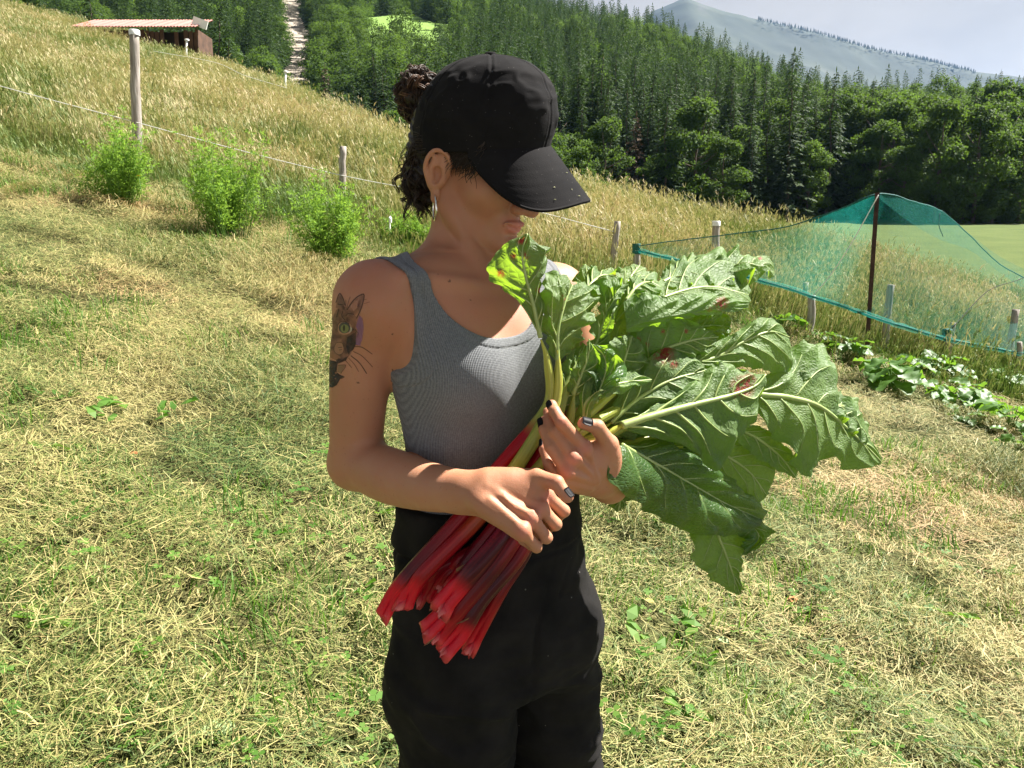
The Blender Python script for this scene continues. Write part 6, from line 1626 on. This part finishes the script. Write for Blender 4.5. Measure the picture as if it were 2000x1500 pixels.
# 4 pale lit leaf at the top, middle
o = rhub("rhubarb with sunlit pale leaf curling over at the top middle of the bunch")
stalk(o, [(915, 1168, .958), (940, 1125, .955), (985, 1050, .955), (1030, 950, .975), (1090, 850, 1.0), (1140, 740, 1.03), zp(470, 420, 1.06)], [.0115, .012, .0115, .0105, .0095, .007, .005], [(0, RED), (.3, DRED), (.6, RED), (.75, GRN), (1, GRN)])
blade(o, [(500, 420, 1.06), (540, 310, 1.07), (575, 240, 1.09), (610, 195, 1.12)], [(480, 400, 1.05), (470, 290, 1.05), (500, 215, 1.08), (590, 188, 1.13)], [(540, 410, 1.05), (620, 320, 1.04), (665, 250, 1.06), (640, 205, 1.12)], True, .008, .014, 3, spots=((522, 240, 22),), nv=5)
o = rhub("rhubarb with small pointed pale leaf standing just right of the far shoulder")
stalk(o, [(905, 1150, .978), (935, 1110, .975), (990, 1040, .98), (1040, 940, .99), (1095, 830, 1.02), zp(380, 400, 1.07)], [.0105, .011, .0105, .010, .0085, .005], [(0, RED), (.3, DRED), (.6, GRN), (1, GRN)])
blade(o, [(375, 420, 1.07), (390, 320, 1.08), (405, 240, 1.09), (400, 190, 1.10)], [(368, 400, 1.07), (355, 320, 1.07), (362, 235, 1.09), (392, 190, 1.10)], [(400, 420, 1.065), (440, 330, 1.06), (455, 260, 1.08), (425, 205, 1.10)], True, .004, .008, 3, nv=5)
blade(o, [(400, 300, 1.03), (440, 255, 1.05), (480, 235, 1.07), (540, 250, 1.06)], [(390, 280, 1.05), (430, 215, 1.10), (490, 205, 1.12), (545, 235, 1.08)], [(410, 320, 1.0), (460, 310, .99), (510, 300, .99), (548, 268, 1.03)], True, .006, .010, 3, nv=4)
blade(o, [(560, 330, 1.02), (600, 280, 1.03), (650, 260, 1.05), (690, 280, 1.04)], [(550, 310, 1.04), (590, 240, 1.09), (655, 225, 1.10), (695, 268, 1.06)], [(575, 345, .99), (625, 330, .98), (670, 320, .98), (700, 295, 1.02)], True, .006, .010, 3, nv=4)
# 5 large sunlit leaf at the top right
o5 = o = rhub("rhubarb with the largest sunlit leaf across the top right, glowing yellow-green along its lower fold")
stalk(o, [(861, 1276, .935), (898, 1236, .938), (937, 1172, .942), (1019, 1073, .950), (1062, 940, .975), (1105, 850, 1.0), (1160, 760, 1.02), zp(570, 470, 1.03)], [.0155, .0150, .0140, .0125, .0115, .0095, .0075, .0055], [(0, PINK), (.08, PINK), (.12, DRED), (.25, DRED), (.4, RED), (.62, GRN), (1, YGR)])
blade(o, [(570, 460, 1.03), (640, 360, 1.04), (760, 300, 1.05), (900, 280, 1.06), (1030, 310, 1.06)], [(560, 440, 1.03), (600, 300, 1.10), (690, 230, 1.14), (830, 150, 1.18), (960, 150, 1.16), (1040, 290, 1.07)],
      [(575, 470, 1.02), (620, 440, .99), (720, 405, .975), (860, 370, .98), (980, 362, 1.0), (1040, 330, 1.05)], True, .010, .010, 4, ns=80, nt=45, spots=((920, 345, 34), (880, 368, 14)), nv=7)
o = rhub("rhubarb with curled leaf tip at the far top right, thin and glowing against the net")
stalk(o, [(916, 1272, .955), (936, 1232, .953), (980, 1150, .952), (1028, 1073, .958), (1070, 950, .985), (1120, 850, 1.02), (1250, 700, 1.07), zp(860, 260, 1.11)], [.0105, .0105, .0105, .010, .0095, .0085, .006, .0045], [(0, PINK), (.08, RED), (.2, DRED), (.5, DRED), (.58, GRN), (1, YGR)])
blade(o, [(860, 260, 1.11), (940, 215, 1.12), (1030, 190, 1.13), (1128, 222, 1.13)], [(860, 250, 1.12), (900, 170, 1.14), (980, 135, 1.17), (1070, 150, 1.17), (1130, 205, 1.14)], [(870, 270, 1.10), (960, 285, 1.07), (1020, 250, 1.07), (1080, 240, 1.09), (1132, 232, 1.12)], True, .012, .012, 3, spots=((1075, 165, 14),), nv=5)
blade(o5, [(560, 440, .985), (640, 410, .965), (760, 385, .955), (900, 360, .965), (1030, 350, 1.0)], [(548, 330, 1.0), (620, 300, .985), (740, 315, .965), (880, 300, .975), (1035, 335, 1.0)], [(556, 455, .99), (640, 445, .985), (740, 415, .98), (880, 385, .985), (1028, 362, 1.0)], True, .006, .006, 5, nv=6, spots=((925, 340, 36), (880, 362, 16)), rib=False)
blade(o5, [(700, 260, 1.10), (800, 215, 1.13), (900, 200, 1.15), (1000, 230, 1.12)], [(690, 240, 1.12), (720, 190, 1.17), (850, 150, 1.22), (980, 180, 1.18)], [(720, 280, 1.06), (820, 270, 1.06), (930, 270, 1.06), (1010, 250, 1.09)], True, .010, .016, 4, nv=6)
# 6 mid-green leaf in the centre, spotted
o = rhub("rhubarb with mid-green leaf dotted red, under the big sunlit leaf")
stalk(o, [(825, 1238, .940), (870, 1195, .942), (930, 1130, .945), (1000, 1040, .952), (1060, 930, .975), (1110, 850, .99), (1180, 780, 1.0), zp(650, 560, 1.005)], [.0145, .014, .0135, .0125, .0115, .009, .007, .005], [(0, PINK), (.09, PINK), (.13, DRED), (.35, DRED), (.5, RED), (.6, GRN), (1, YGR)])
blade(o, [(640, 560, 1.005), (720, 510, .995), (820, 480, .99), (912, 470, .995)], [(620, 550, 1.005), (600, 450, 1.0), (680, 395, .995), (800, 405, .99), (905, 462, .993)], [(670, 570, 1.0), (760, 565, .99), (850, 540, .985), (915, 480, .993)], True, .006, .006, 4, spots=((700, 448, 12), (790, 448, 12), (640, 500, 12), (605, 480, 14)), nv=6, edge=.04)
# 7 right leaf
o = rhub("rhubarb with dark-backed leaf pointing right above the pale drooping one")
stalk(o, [(858, 1196, .930), (874, 1170, .930), (971, 1062, .940), (1050, 950, .97), (1110, 860, .985), (1240, 780, .99), zp(800, 575, .99)], [.0165, .0160, .0145, .0125, .010, .0065, .0050], [(0, PINK), (.08, PINK), (.11, DRED), (.38, DRED), (.5, RED), (.6, GRN), (1, YGR)])
blade(o, [(790, 575, .99), (900, 550, .982), (1010, 488, .975), (1110, 450, .975), (1185, 470, .985)], [(790, 570, .99), (880, 505, .985), (1000, 440, .985), (1090, 388, .99), (1160, 430, 1.0)], [(800, 580, .985), (900, 585, .965), (1040, 592, .96), (1190, 600, .965), (1195, 510, .98)], True, .008, .006, 4, nv=6)
# 8 curled small leaf near the hand
o = rhub("rhubarb with small glowing curled leaf just above the thumb")
stalk(o, [(880, 1144, .955), (905, 1108, .953), (962, 1035, .958), (1040, 930, .975), (1100, 860, .98), zp(400, 800, .975)], [.0085, .010, .0105, .0105, .0085, .0045], [(0, PINK), (.12, DRED), (.5, RED), (.58, GRN), (1, YGR)])
blade(o, [(395, 800, .975), (410, 720, .965), (500, 660, .955), (655, 635, .955)], [(385, 780, .975), (385, 650, .985), (450, 595, .98), (560, 600, .97), (650, 628, .957)], [(420, 790, .965), (440, 725, .945), (530, 690, .94), (610, 655, .945), (655, 642, .953)], True, .006, .006, 3, nv=4, edge=.03)
blade(o, [(440, 720, .95), (480, 600, .96), (470, 540, .97), (430, 500, .98)], [(420, 700, .96), (430, 610, .985), (420, 545, 1.0), (425, 495, .99)], [(480, 700, .935), (560, 610, .935), (530, 540, .95), (450, 500, .975)], False, .006, .010, 3, nv=4)
# 9
o = rhub("rhubarb with broad flat leaf at the very centre of the bunch, above the thumb")
stalk(o, [(895, 1195, .968), (925, 1150, .964), (990, 1060, .962), (1050, 950, .985), (1110, 860, 1.0), zp(530, 640, 1.0)], [.012, .0125, .012, .011, .0085, .0055], [(0, RED), (.3, DRED), (.65, GRN), (1, GRN)])
blade(o, [(520, 640, 1.0), (540, 580, .992), (560, 520, .985), (580, 465, .985)], [(500, 640, 1.0), (450, 570, .99), (455, 515, .985), (530, 465, .985), (575, 462, .985)], [(560, 640, .995), (640, 580, .985), (625, 520, .98), (610, 480, .983)], True, .006, .005, 3, nv=4, edge=.03)
o = rhub("rhubarb with narrow bright leaf tip poking up left of centre")
stalk(o, [(930, 1180, .975), (955, 1130, .970), (1000, 1050, .97), (1060, 940, .99), (1105, 850, 1.0), zp(360, 680, .995)], [.010, .011, .011, .010, .008, .0045], [(0, RED), (.3, DRED), (.65, GRN), (1, GRN)])
blade(o, [(355, 690, .995), (385, 610, .988), (410, 540, .985), (415, 478, .985)], [(330, 680, 1.0), (350, 600, .99), (385, 545, .985), (412, 478, .985)], [(390, 690, .985), (440, 640, .97), (475, 590, .972), (440, 530, .98), (420, 480, .985)], True, .004, .006, 3, nv=4, edge=.03)
# 10 the leaf with the long pale midrib that leaves the hand
o = rhub("rhubarb with long pale midrib running right from the thumb, red blotch near its leaf tip")
stalk(o, [(848, 1250, .940), (884, 1205, .938), (985, 1080, .940), (1060, 955, .968), (1130, 870, .985), zp(470, 850, .965), zp(560, 800, .950)], [.0135, .014, .0135, .012, .0095, .0068, .0060], [(0, PINK), (.08, RED), (.3, DRED), (.52, RED), (.62, GRN), (1, YGR)])
blade(o, [(540, 812, .952), (640, 780, .942), (800, 735, .93), (970, 692, .925), (1060, 655, .93), (1095, 615, .935)], [(540, 805, .955), (640, 745, .965), (790, 650, .965), (930, 560, .96), (1020, 600, .945), (1092, 612, .936)],
      [(545, 820, .95), (620, 850, .945), (800, 900, .935), (910, 985, .925), (985, 870, .92), (1055, 800, .915), (1100, 640, .93)], True, .010, .008, 5, ns=90, nt=49, spots=((1005, 665, 62), (1030, 640, 40)), nv=6, ribw=.0058, pk=.0046)
o = rhub("rhubarb with purplish-brown tinged leaf behind the long pale midrib")
stalk(o, [(915, 1215, .968), (940, 1170, .962), (1005, 1070, .962), (1065, 950, .985), (1130, 870, 1.0), zp(500, 800, .985)], [.0105, .0115, .0115, .011, .009, .0055], [(0, RED), (.3, DRED), (.58, GRN), (1, YGR)])
blade(o, [(500, 800, .985), (600, 710, .975), (720, 640, .968), (860, 600, .968)], [(480, 790, .985), (560, 650, .985), (690, 515, .985), (790, 530, .98), (860, 580, .97)], [(520, 815, .98), (640, 800, .97), (780, 760, .955), (900, 640, .96)], True, .008, .006, 4, spots=((742, 575, 22), (700, 530, 60)), nv=5)
# 11 pale drooping leaf at the far right
o = rhub("rhubarb with the pale leaf drooping farthest to the right, underside showing")
stalk(o, [(870, 1205, .962), (905, 1158, .958), (995, 1055, .958), (1070, 940, .985), (1150, 870, 1.0), (1300, 800, .98), zp(1070, 690, .965)], [.012, .013, .0125, .0115, .009, .0065, .006], [(0, RED), (.25, DRED), (.42, RED), (.50, GRN), (1, YGR)])
blade(o, [(1050, 690, .965), (1190, 705, .955), (1300, 738, .95), (1400, 815, .95), (1480, 890, .955), (1540, 950, .96)], [(1040, 650, .97), (1140, 590, .985), (1250, 490, 1.01), (1345, 560, 1.01), (1320, 660, .99), (1420, 720, .985), (1470, 830, .975), (1545, 945, .962)],
      [(1050, 720, .96), (1090, 820, .945), (1190, 910, .935), (1250, 1015, .93), (1340, 935, .935), (1430, 982, .94), (1540, 962, .957)], True, .010, .009, 5, ns=90, nt=49, nv=6, ribw=.0048)
blade(o, [(1150, 640, .985), (1220, 590, 1.0), (1290, 555, 1.03), (1345, 560, 1.05)], [(1140, 620, .99), (1190, 520, 1.06), (1280, 488, 1.10), (1345, 545, 1.07)], [(1160, 660, .97), (1240, 650, .97), (1310, 640, .98), (1352, 590, 1.03)], True, .010, .012, 4, nv=5)
blade(o, [(1330, 740, .96), (1390, 740, .97), (1430, 780, .97), (1500, 880, .97)], [(1320, 720, .98), (1380, 690, 1.02), (1425, 715, 1.02), (1500, 850, .99)], [(1340, 760, .95), (1390, 790, .94), (1430, 840, .94), (1495, 905, .955)], True, .006, .010, 4, nv=4)
# 13 dark lower leaf, upper side up
o = rhub("rhubarb with dark glossy leaf hanging below the wrist, upper side to the front")
stalk(o, [(945, 1180, .978), (965, 1140, .974), (1010, 1070, .972), (1080, 950, .99), (1150, 890, 1.01), zp(560, 885, .985)], [.0105, .011, .011, .0105, .009, .0055], [(0, RED), (.3, DRED), (.58, GRN), (1, YGR)])
blade(o, [(545, 885, .935), (660, 950, .945), (800, 1030, .96), (940, 1110, .96), (1085, 1175, .965)], [(520, 890, .905), (494, 960, .890), (500, 1040, .892), (600, 1115, .925), (760, 1212, .96), (950, 1238, .955), (1080, 1195, .965)],
      [(570, 885, 1.005), (700, 880, 1.0), (850, 930, .985), (980, 1040, .98), (1105, 1140, .975)], False, .012, .008, 4, ns=84, nt=45, nv=6)
o = rhub("rhubarb with mid-green leaf half hidden under the long pale midrib at lower right")
stalk(o, [(955, 1165, .985), (978, 1125, .98), (1020, 1060, .98), (1085, 950, 1.0), (1160, 890, 1.02), zp(840, 880, 1.01)], [.0095, .0105, .0105, .010, .009, .005], [(0, RED), (.3, DRED), (.58, GRN), (1, YGR)])
blade(o, [(830, 870, 1.01), (930, 920, 1.005), (1030, 990, 1.0), (1100, 1080, 1.0)], [(830, 880, 1.01), (870, 970, .995), (960, 1050, .99), (1060, 1112, .995), (1095, 1090, 1.0)], [(850, 860, 1.01), (980, 850, 1.0), (1090, 900, .995), (1135, 970, .99), (1110, 1075, 1.0)], True, .006, .007, 4, nv=5)
o = rhub("rhubarb with slim dark leaf between the long pale midrib and the drooping leaf")
stalk(o, [(935, 1205, .975), (955, 1160, .970), (1015, 1065, .968), (1078, 948, .99), (1180, 880, 1.01), zp(960, 810, .985)], [.0095, .0105, .0105, .010, .008, .0045], [(0, RED), (.3, DRED), (.58, GRN), (1, YGR)])
blade(o, [(960, 810, .985), (1060, 860, .975), (1150, 930, .97), (1212, 1012, .97)], [(955, 815, .985), (1020, 900, .97), (1120, 965, .962), (1205, 1015, .968)], [(980, 800, .985), (1090, 820, .975), (1190, 890, .968), (1222, 985, .968)], True, .004, .005, 4, nv=5)
# 15 hanging leaf at the bottom
o = rhub("rhubarb with ragged leaf hanging lowest of all, tip pointing at the ground")
stalk(o, [(965, 1150, .99), (988, 1115, .985), (1030, 1050, .985), (1090, 950, 1.005), (1160, 900, 1.03), (1330, 960, 1.02), zp(890, 1180, 1.0)], [.009, .0105, .0105, .010, .0085, .006, .005], [(0, RED), (.3, DRED), (.65, GRN), (1, YGR)])
blade(o, [(890, 1170, 1.0), (920, 1260, .995), (955, 1350, .99), (995, 1462, .985)], [(870, 1160, 1.0), (805, 1230, .995), (810, 1310, .985), (870, 1385, .98), (940, 1440, .98), (990, 1465, .985)], [(930, 1160, 1.0), (1040, 1230, .995), (1015, 1310, .985), (1000, 1390, .98), (1003, 1462, .985)], True, .006, .010, 4, nv=6)
blade(o, [(960, 1150, .99), (1030, 1190, .985), (1070, 1240, .98), (1010, 1310, .975)], [(950, 1160, .99), (985, 1220, .98), (1000, 1270, .975), (1000, 1310, .975)], [(990, 1140, .99), (1090, 1180, .98), (1118, 1225, .975), (1025, 1310, .975)], False, .004, .008, 3, nv=4)
o = rhub("rhubarb with small holed leaf scrap showing just under the wrist")
stalk(o, [(975, 1150, .995), (1002, 1100, .99), (1050, 1020, .99), (1110, 940, 1.01), (1180, 930, 1.03), zp(540, 1060, 1.02)], [.008, .0095, .010, .0095, .008, .004], [(0, RED), (.3, DRED), (.65, GRN), (1, YGR)])
blade(o, [(540, 1050, 1.02), (535, 1090, 1.015), (530, 1120, 1.01), (525, 1145, 1.01)], [(510, 1050, 1.02), (490, 1090, 1.015), (505, 1125, 1.01), (522, 1145, 1.01)], [(580, 1050, 1.02), (600, 1080, 1.01), (570, 1115, 1.01), (530, 1145, 1.01)], True, .003, .004, 3, nv=4)
# dark leaves filling the heart of the bunch
for kk, (lab, dat) in enumerate((
    ("rhubarb with dark leaf deep in the heart of the bunch, right of the thumb", ([(470, 800, 1.02), (600, 760, 1.02), (760, 700, 1.01), (950, 660, 1.01)], [(470, 780, 1.02), (560, 640, 1.03), (740, 540, 1.03), (940, 600, 1.02)], [(480, 820, 1.01), (620, 880, 1.0), (800, 860, .995), (960, 720, 1.0)])),
    ("rhubarb with shaded leaf behind the broad flat one at the centre", ([(420, 620, 1.04), (520, 520, 1.04), (620, 460, 1.04), (760, 420, 1.04)], [(400, 600, 1.04), (480, 440, 1.05), (600, 390, 1.06), (750, 400, 1.05)], [(440, 640, 1.03), (560, 590, 1.02), (700, 540, 1.02), (770, 450, 1.03)])),
    ("rhubarb with shaded leaf under the pale forked one, close to the vest", ([(300, 740, 1.01), (320, 660, 1.01), (360, 580, 1.01), (400, 500, 1.02)], [(290, 740, 1.01), (290, 640, 1.015), (320, 560, 1.02), (390, 490, 1.02)], [(340, 760, 1.0), (420, 700, .995), (450, 620, 1.0), (420, 510, 1.015)])),
    ("rhubarb with leaf shaded under the wrist side of the long pale midrib", ([(520, 850, 1.02), (640, 880, 1.015), (780, 900, 1.01), (900, 930, 1.01)], [(515, 870, 1.02), (600, 960, 1.01), (760, 1000, 1.0), (890, 945, 1.01)], [(530, 830, 1.02), (660, 810, 1.01), (800, 830, 1.0), (905, 915, 1.01)])),
    ("rhubarb with dark leaf edge showing below the big sunlit fold", ([(760, 440, 1.04), (840, 430, 1.04), (900, 425, 1.04), (960, 430, 1.04)], [(750, 420, 1.04), (830, 370, 1.05), (910, 360, 1.05), (965, 400, 1.04)], [(770, 460, 1.03), (840, 480, 1.03), (920, 490, 1.03), (965, 450, 1.04)])))):
    o = rhub(lab); b = dat[0][0]; e0 = zp(*b)
    fx = (815, 838, 862, 925, 948)[kk]; fy = (1172, 1178, 1152, 1175, 1140)[kk]
    stalk(o, [(fx, fy, .975 - .004 * kk), (fx + 45, fy - 65, .972 - .003 * kk), (1000 + 8 * kk, 1050, .975), (1070 + 5 * kk, 945, .995), (1110 + 6 * kk, 865, 1.01), e0], [.0115, .0120, .0115, .0105, .008, .0045], [(0, RED), (.06, RED), (.3, DRED), (.65, GRN), (1, YGR)])
    blade(o, *dat, kk in (0, 1, 2), .006, .006, 4, nv=5)
# scraps of brown husk among the torn ends
h_ = MB(); gh = np.random.default_rng(3)
for px, py, y in ((845, 1186, .952), (905, 1214, .928), (840, 1254, .925), (903, 1108, .940)):
    c = P(px, py, y); d = P(px + gh.uniform(8, 22), py - gh.uniform(4, 24), y) - c; w = np.array([.3, .2, 1]) * gh.uniform(.0012, .0026)
    pts = [c - d * .6, c, c + d * .7]; q = [p + s_ * w * k_ for p, k_ in zip(pts, (.6, 1, .4)) for s_ in (-1, 1)]
    h_.add(np.array(q) + gh.normal(0, .0008, (6, 3)), [(0, 1, 3, 2), (2, 3, 5, 4)])
HUSKS = h_.build("husk_scrap", M_HUSK, o)
